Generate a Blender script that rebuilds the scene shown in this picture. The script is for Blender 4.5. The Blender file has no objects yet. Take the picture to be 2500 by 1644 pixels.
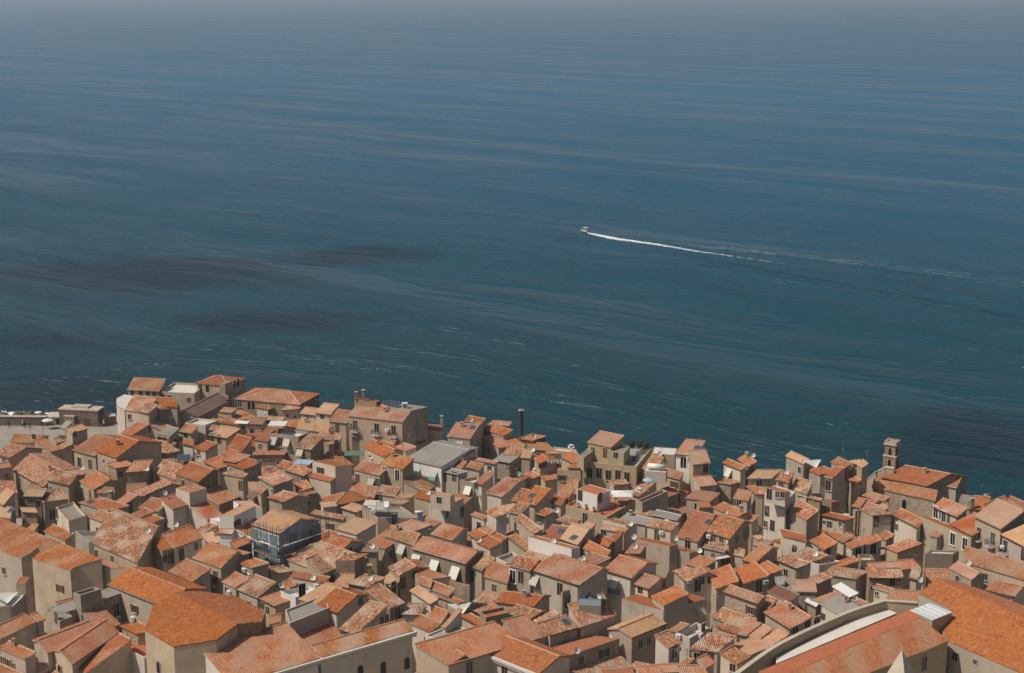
# Old town roofs by the sea: every building, its roofs, walls, windows and rooftop things as real geometry (metres).
import bpy, math, random
from mathutils import Vector, Matrix
random.seed(7)
sc = bpy.context.scene
C = sc.collection
# ---------------------------------------------------------------- camera, sky, sun, exposure
cam = bpy.data.cameras.new('camera'); camo = bpy.data.objects.new('camera', cam); C.objects.link(camo)
camo.location = (0, 0, 106); camo.rotation_euler = (math.radians(90 - 12.4932), 0, 0)
cam.sensor_fit = 'HORIZONTAL'; cam.sensor_width = 36; cam.lens = 36 * 3800 / 2500
cam.clip_start = 1; cam.clip_end = 80000
sc.camera = camo
SUN_EL = math.radians(52); SX, SY = -0.95, -0.31            # the sun stands to the left, a little behind the camera
W = bpy.data.worlds.new('World'); sc.world = W; W.use_nodes = True
nt = W.node_tree; nt.nodes.clear()
sky = nt.nodes.new('ShaderNodeTexSky'); sky.sky_type = 'NISHITA'; sky.sun_disc = False
sky.sun_elevation = SUN_EL; sky.sun_rotation = math.atan2(SX, SY)
sky.air_density = 1.0; sky.dust_density = 4.0; sky.altitude = 100
bg = nt.nodes.new('ShaderNodeBackground'); bg.inputs[1].default_value = 0.08
wo = nt.nodes.new('ShaderNodeOutputWorld'); hs = nt.nodes.new('ShaderNodeHueSaturation'); hs.inputs['Saturation'].default_value = .95; nt.links.new(sky.outputs[0], hs.inputs['Color']); nt.links.new(hs.outputs[0], bg.inputs[0]); nt.links.new(bg.outputs[0], wo.inputs[0])
sun = bpy.data.lights.new('sun', 'SUN'); sun.energy = 4.6; sun.angle = math.radians(0.53); sun.color = (1, .92, .80)
suno = bpy.data.objects.new('sun', sun); C.objects.link(suno); suno.location = (-60, 0, 200)
hl = math.hypot(SX, SY); sd = Vector((SX/hl*math.cos(SUN_EL), SY/hl*math.cos(SUN_EL), math.sin(SUN_EL)))
suno.rotation_euler = sd.to_track_quat('Z', 'Y').to_euler()
sc.view_settings.view_transform = 'Standard'; sc.view_settings.look = 'None'
sc.view_settings.exposure = -0.38; sc.view_settings.gamma = 1; sc.view_settings.use_curve_mapping = False
# ---------------------------------------------------------------- materials
def lin(r, g, b):
    f = lambda c: (c/255/12.92) if c/255 <= .04045 else ((c/255+.055)/1.055)**2.4
    return (f(r), f(g), f(b), 1)
class NT:
    def __init__(s, name):
        s.m = bpy.data.materials.new(name); s.m.use_nodes = True; s.t = s.m.node_tree
        s.b = s.t.nodes['Principled BSDF']; s.out = s.t.nodes['Material Output']
    def n(s, typ, **kw):
        n = s.t.nodes.new(typ)
        for k, v in kw.items(): setattr(n, k, v)
        return n
    def l(s, a, b): s.t.links.new(a, b)
    def math(s, op, a, b=None, clamp=False):
        n = s.n('ShaderNodeMath', operation=op); n.use_clamp = clamp
        for i, x in enumerate((a, b)):
            if x is None: continue
            if isinstance(x, (int, float)): n.inputs[i].default_value = x
            else: s.l(x, n.inputs[i])
        return n.outputs[0]
    def mix(s, f, a, b, bt='MIX'):
        n = s.n('ShaderNodeMix', data_type='RGBA', blend_type=bt)
        for i, x in ((0, f), (6, a), (7, b)):
            if isinstance(x, (int, float)): n.inputs[i].default_value = x
            elif isinstance(x, tuple): n.inputs[i].default_value = x
            else: s.l(x, n.inputs[i])
        return n.outputs[2]
    def ramp(s, v, stops, mode='LINEAR'):
        n = s.n('ShaderNodeValToRGB'); n.color_ramp.interpolation = mode
        e = n.color_ramp.elements
        while len(e) < len(stops): e.new(.5)
        for i, (p, c) in enumerate(stops): e[i].position = p; e[i].color = c
        s.l(v, n.inputs[0]); return n.outputs[0]
    def noise(s, vec, scale, detail=3, rough=.55, dims='3D'):
        n = s.n('ShaderNodeTexNoise', noise_dimensions=dims); n.inputs['Scale'].default_value = scale
        n.inputs['Detail'].default_value = detail; n.inputs['Roughness'].default_value = rough
        if vec is not None: s.l(vec, n.inputs['Vector'])
        return n.outputs['Fac']
    def mapping(s, vec, scale=(1, 1, 1), rot=(0, 0, 0), loc=(0, 0, 0)):
        n = s.n('ShaderNodeMapping'); n.inputs['Scale'].default_value = scale; n.inputs['Rotation'].default_value = rot
        n.inputs['Location'].default_value = loc; s.l(vec, n.inputs['Vector']); return n.outputs[0]
    def pos(s): return s.n('ShaderNodeNewGeometry').outputs['Position']
    def bump(s, h, strength=.3, dist=.05):
        n = s.n('ShaderNodeBump'); n.inputs['Strength'].default_value = strength; n.inputs['Distance'].default_value = dist
        s.l(h, n.inputs['Height']); s.l(n.outputs[0], s.b.inputs['Normal'])
    def rnd(s): return s.n('ShaderNodeObjectInfo').outputs['Random']
def plain(name, col, rough=.7, metal=0, vary=.08, nscale=2.0):
    t = NT(name); p = t.pos(); f = t.noise(p, nscale)
    c = t.mix(f, tuple(x*(1-vary) for x in col[:3])+(1,), tuple(min(1, x*(1+vary)) for x in col[:3])+(1,))
    t.l(c, t.b.inputs['Base Color']); t.b.inputs['Roughness'].default_value = rough; t.b.inputs['Metallic'].default_value = metal
    return t.m
def tile_mat(name, cols, blotch, blotch_amt, var=.25, course=.42, period=.26):
    """clay tiles: each tile its own tone, larger weathered patches, overlapping courses"""
    t = NT(name); uv = t.n('ShaderNodeUVMap'); sp = t.n('ShaderNodeSeparateXYZ'); t.l(uv.outputs[0], sp.inputs[0])
    u = t.math('DIVIDE', sp.outputs[0], period); v = t.math('DIVIDE', sp.outputs[1], course)
    fu = t.math('FLOOR', u); fv = t.math('FLOOR', v); rr = t.rnd()
    cb = t.n('ShaderNodeCombineXYZ'); t.l(fu, cb.inputs[0]); t.l(fv, cb.inputs[1]); t.l(t.math('MULTIPLY', rr, 91.7), cb.inputs[2])
    wn = t.n('ShaderNodeTexWhiteNoise', noise_dimensions='3D'); t.l(cb.outputs[0], wn.inputs[0])
    n = len(cols); base = t.ramp(wn.outputs[0], [(i/max(1, n-1), c) for i, c in enumerate(cols)])
    p = t.pos(); big = t.noise(p, .35, 4, .6); med = t.noise(p, 1.7, 3, .6)
    k = t.math('MULTIPLY', t.math('SUBTRACT', t.math('ADD', t.math('MULTIPLY', big, .6), t.math('MULTIPLY', med, .4)), .46), 7, )
    k = t.math('MULTIPLY', t.math('MINIMUM', t.math('MAXIMUM', k, 0), 1), blotch_amt)
    col = t.mix(k, base, blotch)
    hsv = t.n('ShaderNodeHueSaturation'); t.l(col, hsv.inputs['Color'])
    t.l(t.math('ADD', t.math('MULTIPLY', rr, var), 1 - var/2), hsv.inputs['Value'])
    t.l(t.math('ADD', t.math('MULTIPLY', t.math('FRACT', t.math('MULTIPLY', rr, 17.3)), .010), .495), hsv.inputs['Hue'])
    t.l(t.math('ADD', t.math('MULTIPLY', t.math('FRACT', t.math('MULTIPLY', rr, 7.7)), .16), .86), hsv.inputs['Saturation'])
    t.l(hsv.outputs[0], t.b.inputs['Base Color']); t.b.inputs['Roughness'].default_value = .85
    t.b.inputs['Specular IOR Level'].default_value = .2
    saw = t.math('FRACT', v)
    t.bump(t.math('ADD', saw, t.math('MULTIPLY', wn.outputs[0], .6)), 1.0, .07)
    return t.m
def wall_mat(name, col, stain, amt=.5, streak=.5, var=.18):
    t = NT(name); p = t.pos(); rr = t.rnd()
    big = t.noise(p, .25, 4, .6); st = t.noise(t.mapping(p, (1.6, 1.6, .16)), 1.0, 4, .65); fine = t.noise(p, 3.0, 4, .7)
    k = t.math('MULTIPLY', t.math('SUBTRACT', big, .42), 3.2, True)
    k2 = t.math('MULTIPLY', t.math('SUBTRACT', st, .5), 5, True)
    k = t.math('MULTIPLY', t.math('MAXIMUM', t.math('MULTIPLY', k, .8), t.math('MULTIPLY', k2, streak)), amt)
    c = t.mix(k, col, stain)
    pn = t.noise(t.mapping(p, (.55, .55, .4)), 1.0, 6, .7); pk = t.math('MULTIPLY', t.math('SUBTRACT', pn, .56), 14, True)
    c = t.mix(t.math('MULTIPLY', pk, amt*.55), c, stain)
    c = t.mix(t.math('MULTIPLY', fine, .22), c, tuple(x*.72 for x in col[:3])+(1,))
    hsv = t.n('ShaderNodeHueSaturation'); t.l(c, hsv.inputs['Color'])
    t.l(t.math('ADD', t.math('MULTIPLY', rr, var), 1-var*.55), hsv.inputs['Value'])
    t.l(t.math('ADD', t.math('MULTIPLY', t.math('FRACT', t.math('MULTIPLY', rr, 13.1)), .5), .75), hsv.inputs['Saturation'])
    t.l(hsv.outputs[0], t.b.inputs['Base Color']); t.b.inputs['Roughness'].default_value = .9
    t.b.inputs['Specular IOR Level'].default_value = .15
    t.bump(fine, .35, .06)
    return t.m
def stone_mat(name, a, b, sz=.45):
    t = NT(name); p = t.pos(); v = t.n('ShaderNodeTexVoronoi'); v.inputs['Scale'].default_value = 1/sz
    t.l(t.mapping(p, (1, 1, 1.5)), v.inputs['Vector'])
    sp = t.n('ShaderNodeSeparateColor'); t.l(v.outputs['Color'], sp.inputs[0])
    c = t.mix(sp.outputs[0], a, b); big = t.noise(p, .4, 4)
    c = t.mix(t.math('MULTIPLY', big, .5), c, tuple(x*.5 for x in a[:3])+(1,))
    t.l(c, t.b.inputs['Base Color']); t.b.inputs['Roughness'].default_value = .95
    t.bump(t.math('SUBTRACT', 1, v.outputs['Distance']), .7, .08)
    return t.m
O1, O2, O3 = (.42, .140, .046, 1), (.36, .112, .035, 1), (.50, .205, .086, 1)
O4 = (.27, .085, .032, 1)
RO = {
 'o': tile_mat('orange_tiles', [O4, O2, O1, O1, O3], (.37, .145, .060, 1), .6),
 'r': tile_mat('deep_red_tiles', [(.33, .098, .034, 1), (.37, .115, .040, 1), (.40, .132, .047, 1)], (.29, .105, .046, 1), .5),
 'v': tile_mat('old_mottled_tiles', [(.13, .055, .032, 1), (.34, .115, .052, 1), (.40, .16, .08, 1), (.27, .10, .05, 1), (.52, .31, .17, 1), (.42, .14, .06, 1), (.60, .42, .27, 1)], (.30, .17, .095, 1), .75, .3),
 't': tile_mat('straw_tiles', [(.46, .255, .13, 1), (.52, .31, .175, 1), (.49, .275, .145, 1), (.56, .35, .205, 1)], (.38, .21, .11, 1), .55),
 'p': tile_mat('salmon_tiles', [(.46, .21, .125, 1), (.50, .235, .145, 1), (.43, .185, .105, 1)], (.36, .18, .11, 1), .5),
}
RO['g'] = wall_mat('grey_roof_screed', (.30, .275, .245, 1), (.16, .14, .115, 1), .7, .2)
RO['C'] = wall_mat('grey_deck', (.34, .335, .325, 1), (.24, .23, .21, 1), .5, .1)
RO['W'] = wall_mat('white_deck', (.66, .62, .57, 1), (.45, .41, .36, 1), .5, .1)
RO['w'] = wall_mat('white_sheet', (.68, .68, .66, 1), (.5, .5, .48, 1), .4, .2)
RO['R'] = plain('terracotta_deck', (.42, .135, .06, 1), .8, 0, .18, 3)
RO['d'] = wall_mat('rusty_sheet_metal', (.175, .095, .072, 1), (.26, .17, .13, 1), .6, .3)
RO['L'] = plain('blue_glass_floor', (.42, .56, .62, 1), .15, 0, .15, 1.2)
WA = {
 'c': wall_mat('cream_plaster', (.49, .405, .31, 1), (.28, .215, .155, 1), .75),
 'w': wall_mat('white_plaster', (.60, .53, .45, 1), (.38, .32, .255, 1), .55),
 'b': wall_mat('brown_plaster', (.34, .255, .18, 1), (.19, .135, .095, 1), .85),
 'g': wall_mat('grey_cement', (.41, .345, .27, 1), (.21, .165, .125, 1), .9, .8),
 'y': wall_mat('ochre_plaster', (.46, .365, .25, 1), (.31, .235, .16, 1), .7),
 'p': wall_mat('pink_plaster', (.48, .385, .31, 1), (.33, .25, .19, 1), .6),
 's': stone_mat('rubble_stone', (.34, .255, .18, 1), (.48, .39, .29, 1)),
 'n': wall_mat('new_white_plaster', (.76, .73, .69, 1), (.58, .53, .47, 1), .4, .4),
 'B': wall_mat('pale_blue_plaster', (.46, .50, .53, 1), (.32, .36, .40, 1), .7),
}
MT = dict(
 verge=wall_mat('verge_mortar', (.46, .36, .27, 1), (.27, .19, .13, 1), .7, .2),
 ridge=tile_mat('ridge_tiles', [(.46, .22, .12, 1), (.52, .30, .18, 1), (.40, .17, .08, 1)], (.5, .38, .27, 1), .6, .3, .4, .3),
 dark=plain('window_dark', (.022, .020, .020, 1), .12), brown=plain('brown_shutter', (.10, .048, .026, 1), .6),
 green=plain('green_shutter', (.05, .07, .05, 1), .6), red=plain('red_shutter', (.19, .045, .025, 1), .6),
 frame=plain('pale_frame', (.44, .37, .29, 1), .7), white=plain('white_paint', (.74, .72, .68, 1), .5, 0, .05),
 dirty=wall_mat('weathered_white', (.60, .57, .52, 1), (.36, .31, .26, 1), .6), metal=plain('dull_metal', (.24, .23, .22, 1), .5, .4),
 black=plain('black_iron', (.03, .028, .026, 1), .55), wood=plain('wood', (.2, .11, .06, 1), .7),
 solar=plain('solar_cells', (.05, .07, .11, 1), .15), skyl=plain('skylight_pane', (.06, .08, .10, 1), .1),
 canvas=wall_mat('white_canvas', (.70, .68, .63, 1), (.52, .49, .44, 1), .4), beige=wall_mat('beige_canvas', (.56, .50, .40, 1), (.45, .4, .32, 1), .4),
 greenc=plain('green_canvas', (.10, .16, .12, 1), .8), bluec=plain('blue_canvas', (.30, .42, .52, 1), .8), maroon=plain('maroon_sheet', (.17, .045, .035, 1), .6, 0, .15),
 terra=plain('terracotta_pot', (.34, .12, .06, 1), .85), leaf=plain('leaf_green', (.045, .065, .03, 1), .8, 0, .4, 4), skin=plain('skin', (.45, .28, .2, 1), .6),
 cloth_d=plain('dark_cloth', (.035, .035, .045, 1), .9), cloth_w=plain('pale_cloth', (.62, .6, .56, 1), .9), hair=plain('hair', (.03, .02, .015, 1), .7),
 palestone=wall_mat('pale_stone', (.50, .44, .37, 1), (.32, .27, .21, 1), .6), brick=stone_mat('tower_stone', (.33, .20, .135, 1), (.42, .29, .2, 1), .3),
 dstone=stone_mat('shaded_wall_stone', (.15, .115, .085, 1), (.23, .18, .135, 1), .5), rock=stone_mat('shore_rock', (.085, .07, .06, 1), (.16, .13, .10, 1), .8), steel=plain('scaffold_steel', (.05, .07, .09, 1), .5), net=plain('blue_net', (.12, .17, .185, 1), .8, 0, .3, 1.0),  # dstone: brown stone, darkened to hold the shade of unlit wall faces
 glasssheet=plain('translucent_sheet', (.58, .62, .64, 1), .35, 0, .1, .6), rust=wall_mat('rusty_flue', (.10, .05, .035, 1), (.18, .09, .06, 1), .7), glass=plain('pale_glass', (.42, .52, .55, 1), .1),
)
def striped(name, a, b, w):
    t = NT(name); uv = t.n('ShaderNodeUVMap'); sp = t.n('ShaderNodeSeparateXYZ'); t.l(uv.outputs[0], sp.inputs[0])
    k = t.math('GREATER_THAN', t.math('FRACT', t.math('DIVIDE', sp.outputs[0], w)), .5)
    t.l(t.mix(k, a, b), t.b.inputs['Base Color']); t.b.inputs['Roughness'].default_value = .9; return t.m
MT['stripe'] = striped('striped_canvas', (.66, .63, .58, 1), (.30, .26, .22, 1), .28)
MT['gstripe'] = striped('green_striped_canvas', (.50, .58, .54, 1), (.20, .30, .26, 1), .34)
# ---------------------------------------------------------------- mesh helpers
class MB:
    def __init__(s): s.v = []; s.f = []; s.mi = []; s.uv = []; s.sm = []; s.mats = []
    def mat(s, m):
        if m not in s.mats: s.mats.append(m)
        return s.mats.index(m)
    def poly(s, pts, m, uv=None, smooth=False):
        i = len(s.v); s.v += [tuple(p) for p in pts]; s.f.append(tuple(range(i, i+len(pts)))); s.mi.append(s.mat(m)); s.sm.append(smooth)
        s.uv += list(uv) if uv else [(p[0]+p[1], p[2]) for p in pts]
    def grid(s, rows, m, uvs, smooth=True):
        """rows: list of equal-length lists of points"""
        i = len(s.v); nr, nc = len(rows), len(rows[0]); k = s.mat(m)
        for r in rows: s.v += [tuple(p) for p in r]
        fl = [q for r in uvs for q in r]
        for a in range(nr-1):
            for b in range(nc-1):
                q = (a*nc+b, a*nc+b+1, (a+1)*nc+b+1, (a+1)*nc+b)
                s.f.append(tuple(i+x for x in q)); s.mi.append(k); s.sm.append(smooth); s.uv += [fl[x] for x in q]
    def box(s, c, h, m, ax=None):
        ax = ax or (Vector((1, 0, 0)), Vector((0, 1, 0)), Vector((0, 0, 1))); c = Vector(c)
        P = [c + ax[0]*(h[0]*x) + ax[1]*(h[1]*y) + ax[2]*(h[2]*z) for z in (-1, 1) for y in (-1, 1) for x in (-1, 1)]
        for q in ((0, 2, 3, 1), (4, 5, 7, 6), (0, 1, 5, 4), (2, 6, 7, 3), (0, 4, 6, 2), (1, 3, 7, 5)):
            pts = [P[i] for i in q]; a = (pts[1]-pts[0]).length; b = (pts[2]-pts[1]).length
            s.poly(pts, m, [(0, 0), (a, 0), (a, b), (0, b)])
    def tube(s, a, b, r, m, n=6, r2=None):
        a, b = Vector(a), Vector(b); d = (b-a).normalized(); x = d.orthogonal().normalized(); y = d.cross(x); r2 = r if r2 is None else r2
        ra = [a + x*math.cos(6.2832*i/n)*r + y*math.sin(6.2832*i/n)*r for i in range(n)]
        rb = [b + x*math.cos(6.2832*i/n)*r2 + y*math.sin(6.2832*i/n)*r2 for i in range(n)]
        for i in range(n):
            j = (i+1) % n; s.poly([ra[i], ra[j], rb[j], rb[i]], m, smooth=True)
        s.poly(ra[::-1], m); s.poly(rb, m)
    def prism(s, pts, z0, z1, m, mtop=None):
        """pts: plan polygon; a solid from z0 to z1"""
        n = len(pts); area = sum(pts[i][0]*pts[(i+1) % n][1]-pts[(i+1) % n][0]*pts[i][1] for i in range(n))
        if area < 0: pts = pts[::-1]
        for i in range(n):
            a, b = pts[i], pts[(i+1) % n]; l = math.dist(a[:2], b[:2])
            s.poly([(a[0], a[1], z0), (b[0], b[1], z0), (b[0], b[1], z1), (a[0], a[1], z1)], m, [(0, z0), (l, z0), (l, z1), (0, z1)])
        s.poly([(p[0], p[1], z1) for p in pts], mtop or m, [(p[0], p[1]) for p in pts])
    def mesh(s, name):
        me = bpy.data.meshes.new(name); me.from_pydata(s.v, [], s.f)
        for m in s.mats: me.materials.append(m)
        me.polygons.foreach_set('material_index', s.mi); me.polygons.foreach_set('use_smooth', s.sm)
        ul = me.uv_layers.new(name='UVMap'); flat = []
        for q in s.uv: flat += [q[0], q[1]]
        ul.data.foreach_set('uv', flat); me.update(); return me
def link(name, data, parent=None, loc=None, rz=0):
    o = bpy.data.objects.new(name, data); C.objects.link(o)
    if loc is not None: o.location = loc
    o.rotation_euler = (0, 0, rz)
    if parent: o.parent = parent
    return o
def tag(o, label=None, cat=None, group=None, kind=None):
    for k, v in (('label', label), ('category', cat), ('group', group), ('kind', kind)):
        if v: o[k] = v
    return o
def thing(name, loc, label, cat, group=None, rz=0): return tag(link(name, None, None, loc, rz), label, cat, group)
def child(name, mb, parent, off=(0, 0, 0)):
    """a part built in world metres, put under its thing (whose base is at off)"""
    mb.v = [(x-off[0], y-off[1], z-off[2]) for x, y, z in mb.v]
    return link(name, mb.mesh(name), parent)
HOUSES = [
 ('pale seafront house with curved corner terrace, orange roof above the promenade','house',[{'t':'M','r':'o','w':'w','o':{'round':1.0},'f':[('w',-83.11,326.45,15.79,-0.466,-0.885),('w',-79.68,324.64,15.9,-0.466,-0.885),('w',-81.97,325.85,13.23,-0.466,-0.885),('w',-80.69,325.18,13.23,-0.466,-0.885),('w',-79.41,324.5,13.23,-0.466,-0.885)],'p':(-84.24,326.8,-78.58,323.82),'D':5.62,'z':17.29,'pi':0.3,'sh':-2.24,'g':3.45},{'t':'Q','r':'W','w':'w','o':{},'f':[],'q':[(-88.68,337.84,16.95),(-87.83,334.09,16.95),(-86.51,330.77,16.96),(-84.55,328.01,16.96),(-84.97,333.7,16.96),(-85.39,339.88,16.96),(-87.78,341.28,16.96)],'e':(0,0),'z':16.95,'g':3.2},{'t':'M','r':'o','w':'c','o':{},'f':[],'p':(-81.55,329.85,-72.76,327.81),'D':3.4,'z':17.6,'pi':0.3,'sh':-2.44,'g':3.35},{'t':'M','r':'v','w':'c','o':{},'f':[('d',-77.06,325.73,15.07,0.939,-0.345)],'p':(-80.76,324.85,-78.0,322.73),'D':3.43,'z':17.55,'pi':0.3,'sh':-1.07,'g':3.5},{'t':'M','r':'v','w':'b','o':{},'f':[],'p':(-76.66,326.65,-72.52,330.48),'D':2.85,'z':17.19,'pi':0.3,'sh':-1.29,'g':3.45},{'t':'M','r':'o','w':'c','o':{},'f':[],'p':(-83.8,320.88,-81.05,318.76),'D':5.0,'z':13.77,'pi':0.27,'sh':0.0,'g':3.62},{'t':'M','r':'v','w':'c','o':{},'f':[],'p':(-73.31,321.01,-72.07,324.39),'D':5.0,'z':13.72,'pi':0.27,'sh':0.0,'g':3.62}]),
 ('square tan-roofed house alone beside the promenade','house',[{'t':'M','r':'t','w':'c','o':{},'f':[('w',-91.72,314.3,15.39,0.846,-0.534)],'p':(-92.03,313.38,-89.62,317.21),'D':2.88,'z':15.84,'pi':0.12,'sh':0.87,'g':3.85},{'t':'M','r':'g','w':'c','o':{},'f':[],'p':(-96.63,320.38,-95.05,319.17),'D':2.58,'z':15.13,'pi':0.3,'sh':-0.99,'g':3.64},{'t':'M','r':'o','w':'c','o':{},'f':[],'p':(-87.81,310.71,-85.39,314.54),'D':5.0,'z':11.83,'pi':0.27,'sh':0.0,'g':3.93},{'t':'M','r':'v','w':'c','o':{},'f':[],'p':(-96.05,313.89,-94.07,311.61),'D':2.7,'z':12.68,'pi':0.27,'sh':0.0,'g':3.83}]),
 ('orange gable house at promenade edge, left of the tan-roofed house','house',[{'t':'G','r':'o','w':'c','o':{},'f':[('w',-101.1,316.91,14.07,-0.142,-0.99)],'p':(-106.58,317.47,-100.27,316.57),'D':2.88,'z':12.73,'pi':0.3,'sh':0.0,'g':3.73}]),
 ('small orange roof with a skylight beside the promenade','house',[{'t':'M','r':'o','w':'c','o':{},'f':[('k',-95.43,317.45,13.76,-0.83,0.56)],'p':(-95.77,314.38,-93.78,317.35),'D':1.7,'z':13.33,'pi':0.3,'sh':0.69,'g':3.82}]),
 ('stubby orange roof below the small skylight roof','house',[{'t':'M','r':'o','w':'c','o':{},'f':[],'p':(-95.49,309.71,-93.69,311.58),'D':5.2,'z':12.96,'pi':0.3,'sh':-0.93,'g':3.96}]),
 ('speckled gable house at the left picture edge with brown side wall','house',[{'t':'G','r':'v','w':'c','o':{},'f':[('d',-102.43,300.94,13.82,-0.618,-0.786)],'p':(-104.91,302.62,-100.89,299.45),'D':4.08,'z':14.67,'pi':0.3,'sh':-0.01,'g':4.17}]),
 ('long old chapel with lichened roof and arched stone windows','house',[{'t':'G','r':'v','w':'s','o':{},'f':[('a',-96.22,290.99,12.46,-0.761,-0.649),('a',-92.4,286.51,12.86,-0.761,-0.649)],'p':(-98.26,293.04,-88.94,282.11),'D':5.17,'z':14.26,'pi':0.3,'sh':-3.25,'g':4.46}]),
 ('pink flat block with one tiny window at left picture edge','house',[{'t':'M','r':'r','w':'p','o':{},'f':[('s',-98.57,290.44,13.87,0.485,-0.875)],'p':(-100.33,289.22,-97.58,290.74),'D':1.63,'z':15.57,'pi':0.3,'sh':0.0,'g':4.57},{'t':'M','r':'v','w':'p','o':{},'f':[],'p':(-97.9,284.85,-95.16,286.36),'D':5.0,'z':11.73,'pi':0.27,'sh':0.0,'g':4.7}]),
 ('large orange roof with two tall white-framed windows under its eave','house',[{'t':'G','r':'o','w':'c','o':{},'f':[('d',-87.03,300.29,13.56,-0.594,-0.804),('d',-84.32,298.29,13.73,-0.594,-0.804)],'p':(-88.61,301.18,-82.78,296.88),'D':6.13,'z':15.96,'pi':0.3,'sh':-0.06,'g':4.21}]),
 ('large orange roof with a square chimney and big shaded gable','house',[{'t':'G','r':'o','w':'c','o':{},'f':[('h',-78.39,297.6,17.89,0.66,0.75),('s',-80.85,295.57,15.29,-0.657,-0.754)],'p':(-82.74,296.92,-77.49,292.34),'D':6.27,'z':16.87,'pi':0.3,'sh':-1.02,'g':4.34}]),
 ('pinkish low roof on grey block right of the terrace full of laundry','house',[{'t':'M','r':'p','w':'g','o':{},'f':[],'p':(-76.87,289.37,-73.74,291.75),'D':3.13,'z':15.68,'pi':0.1,'sh':-0.55,'g':4.57},{'t':'M','r':'o','w':'g','o':{},'f':[('t',-70.8,289.04,15.37,0,0)],'p':(-74.7,287.95,-70.94,288.73),'D':4.83,'z':15.33,'pi':0.15,'sh':1.41,'g':4.61},{'t':'M','r':'o','w':'g','o':{},'f':[],'p':(-73.68,283.05,-69.92,283.83),'D':5.0,'z':11.52,'pi':0.27,'sh':0.0,'g':4.76}]),
 ('faded peach roof strip behind the old chapel','house',[{'t':'M','r':'p','w':'c','o':{},'f':[('t',-83.46,289.45,15.48,0.626,-0.78)],'p':(-85.78,287.3,-82.76,289.73),'D':2.2,'z':14.49,'pi':0.3,'sh':0.0,'g':4.63}]),
 ('stone-sided house with tile patch beside the old chapel','house',[{'t':'M','r':'v','w':'s','o':{},'f':[('s',-87.56,282.07,14.08,-0.532,-0.847),('d',-82.76,282.32,13.02,0.992,-0.123)],'p':(-88.29,282.27,-83.07,278.99),'D':4.28,'z':15.64,'pi':0.16,'sh':-2.0,'g':4.78}]),
 ('neat orange gable house with two white-lintel windows','house',[{'t':'G','r':'o','w':'c','o':{'d2':0.5},'f':[('d',-81.3,281.12,13.5,-0.795,-0.606),('d',-78.94,278.04,14.0,-0.795,-0.606)],'p':(-81.91,281.56,-77.84,276.23),'D':3.68,'z':15.61,'pi':0.3,'sh':-0.65,'g':4.8}]),
 ('seafront hall with plain orange roof and row of small windows','house',[{'t':'M','r':'o','w':'c','o':{},'f':[('w',-87.11,345.71,16.11,-0.18,-0.984),('w',-85.13,345.35,16.2,-0.18,-0.984),('w',-83.38,345.03,16.18,-0.18,-0.984),('w',-81.84,344.75,16.16,-0.18,-0.984)],'p':(-88.24,345.7,-80.46,344.27),'D':5.04,'z':16.99,'pi':0.3,'sh':-0.55,'g':2.88}]),
 ('seafront building with white terrace behind a railing','house',[{'t':'F','r':'W','w':'c','o':{'par':0.5},'f':[('w',-78.38,344.57,15.28,-0.19,-0.982),('w',-73.77,343.68,15.01,-0.19,-0.982),('w',-79.92,344.87,15.41,-0.19,-0.982)],'p':(-80.52,344.99,-72.42,343.42),'D':8.81,'z':16.64,'pi':0,'sh':-0.33,'g':2.9}]),
 ('seafront block with hipped orange roof and arched windows','house',[{'t':'H','r':'o','w':'c','o':{},'f':[('a',-71.79,347.59,16.92,-0.343,-0.939),('a',-70.07,346.97,16.95,-0.343,-0.939),('a',-63.95,347.87,17.61,0.939,-0.343),('a',-63.41,349.35,17.64,0.939,-0.343)],'p':(-72.98,347.79,-64.83,344.82),'D':4.1,'z':17.93,'pi':0.3,'sh':0.0,'g':2.82},{'t':'F','r':'g','w':'b','o':{'par':0.3},'f':[('w',-68.47,349.81,16.13,-0.293,-0.956),('w',-66.65,349.26,16.16,-0.293,-0.956)],'p':(-68.95,349.96,-65.52,348.91),'D':3.17,'z':16.87,'pi':0,'sh':-0.77,'g':14.27},{'t':'F','r':'g','w':'g','o':{},'f':[],'p':(-66.64,343.13,-65.18,342.65),'D':2.85,'z':19.07,'pi':0,'sh':0.44,'g':16.47}]),
 ('gabled chapel with brown metal roof and dark arched door','house',[{'t':'G','r':'d','w':'s','o':{'d2':0.7},'f':[('a',-71.96,330.9,14.56,-0.077,-0.997)],'p':(-68.81,330.4,-64.01,345.87),'D':3.35,'z':14.7,'pi':0.42,'sh':-0.76,'g':3.34}]),
 ('small orange roof right of the brown metal chapel roof','house',[{'t':'M','r':'o','w':'c','o':{},'f':[],'p':(-64.68,331.87,-61.66,331.0),'D':1.72,'z':15.48,'pi':0.3,'sh':0.22,'g':3.29},{'t':'M','r':'g','w':'b','o':{},'f':[],'p':(-64.69,333.14,-62.33,331.71),'D':1.61,'z':13.94,'pi':0.3,'sh':0.49,'g':3.26}]),
 ('small white house with orange roof and deep open balcony','house',[{'t':'M','r':'o','w':'w','o':{},'f':[('d',-69.87,320.84,13.02,-0.498,-0.867),('t',-70.55,321.23,12.04,-0.498,-0.867)],'p':(-71.55,321.55,-68.41,319.75),'D':2.89,'z':13.92,'pi':0.3,'sh':-0.57,'g':3.6},{'t':'F','r':'W','w':'w','o':{'par':0.5},'f':[],'p':(-70.85,325.08,-66.12,323.36),'D':4.28,'z':14.81,'pi':0,'sh':0.52,'g':3.5},{'t':'M','r':'o','w':'w','o':{},'f':[],'p':(-63.68,318.14,-62.73,320.93),'D':5.0,'z':9.97,'pi':0.27,'sh':0.0,'g':3.71}]),
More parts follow.
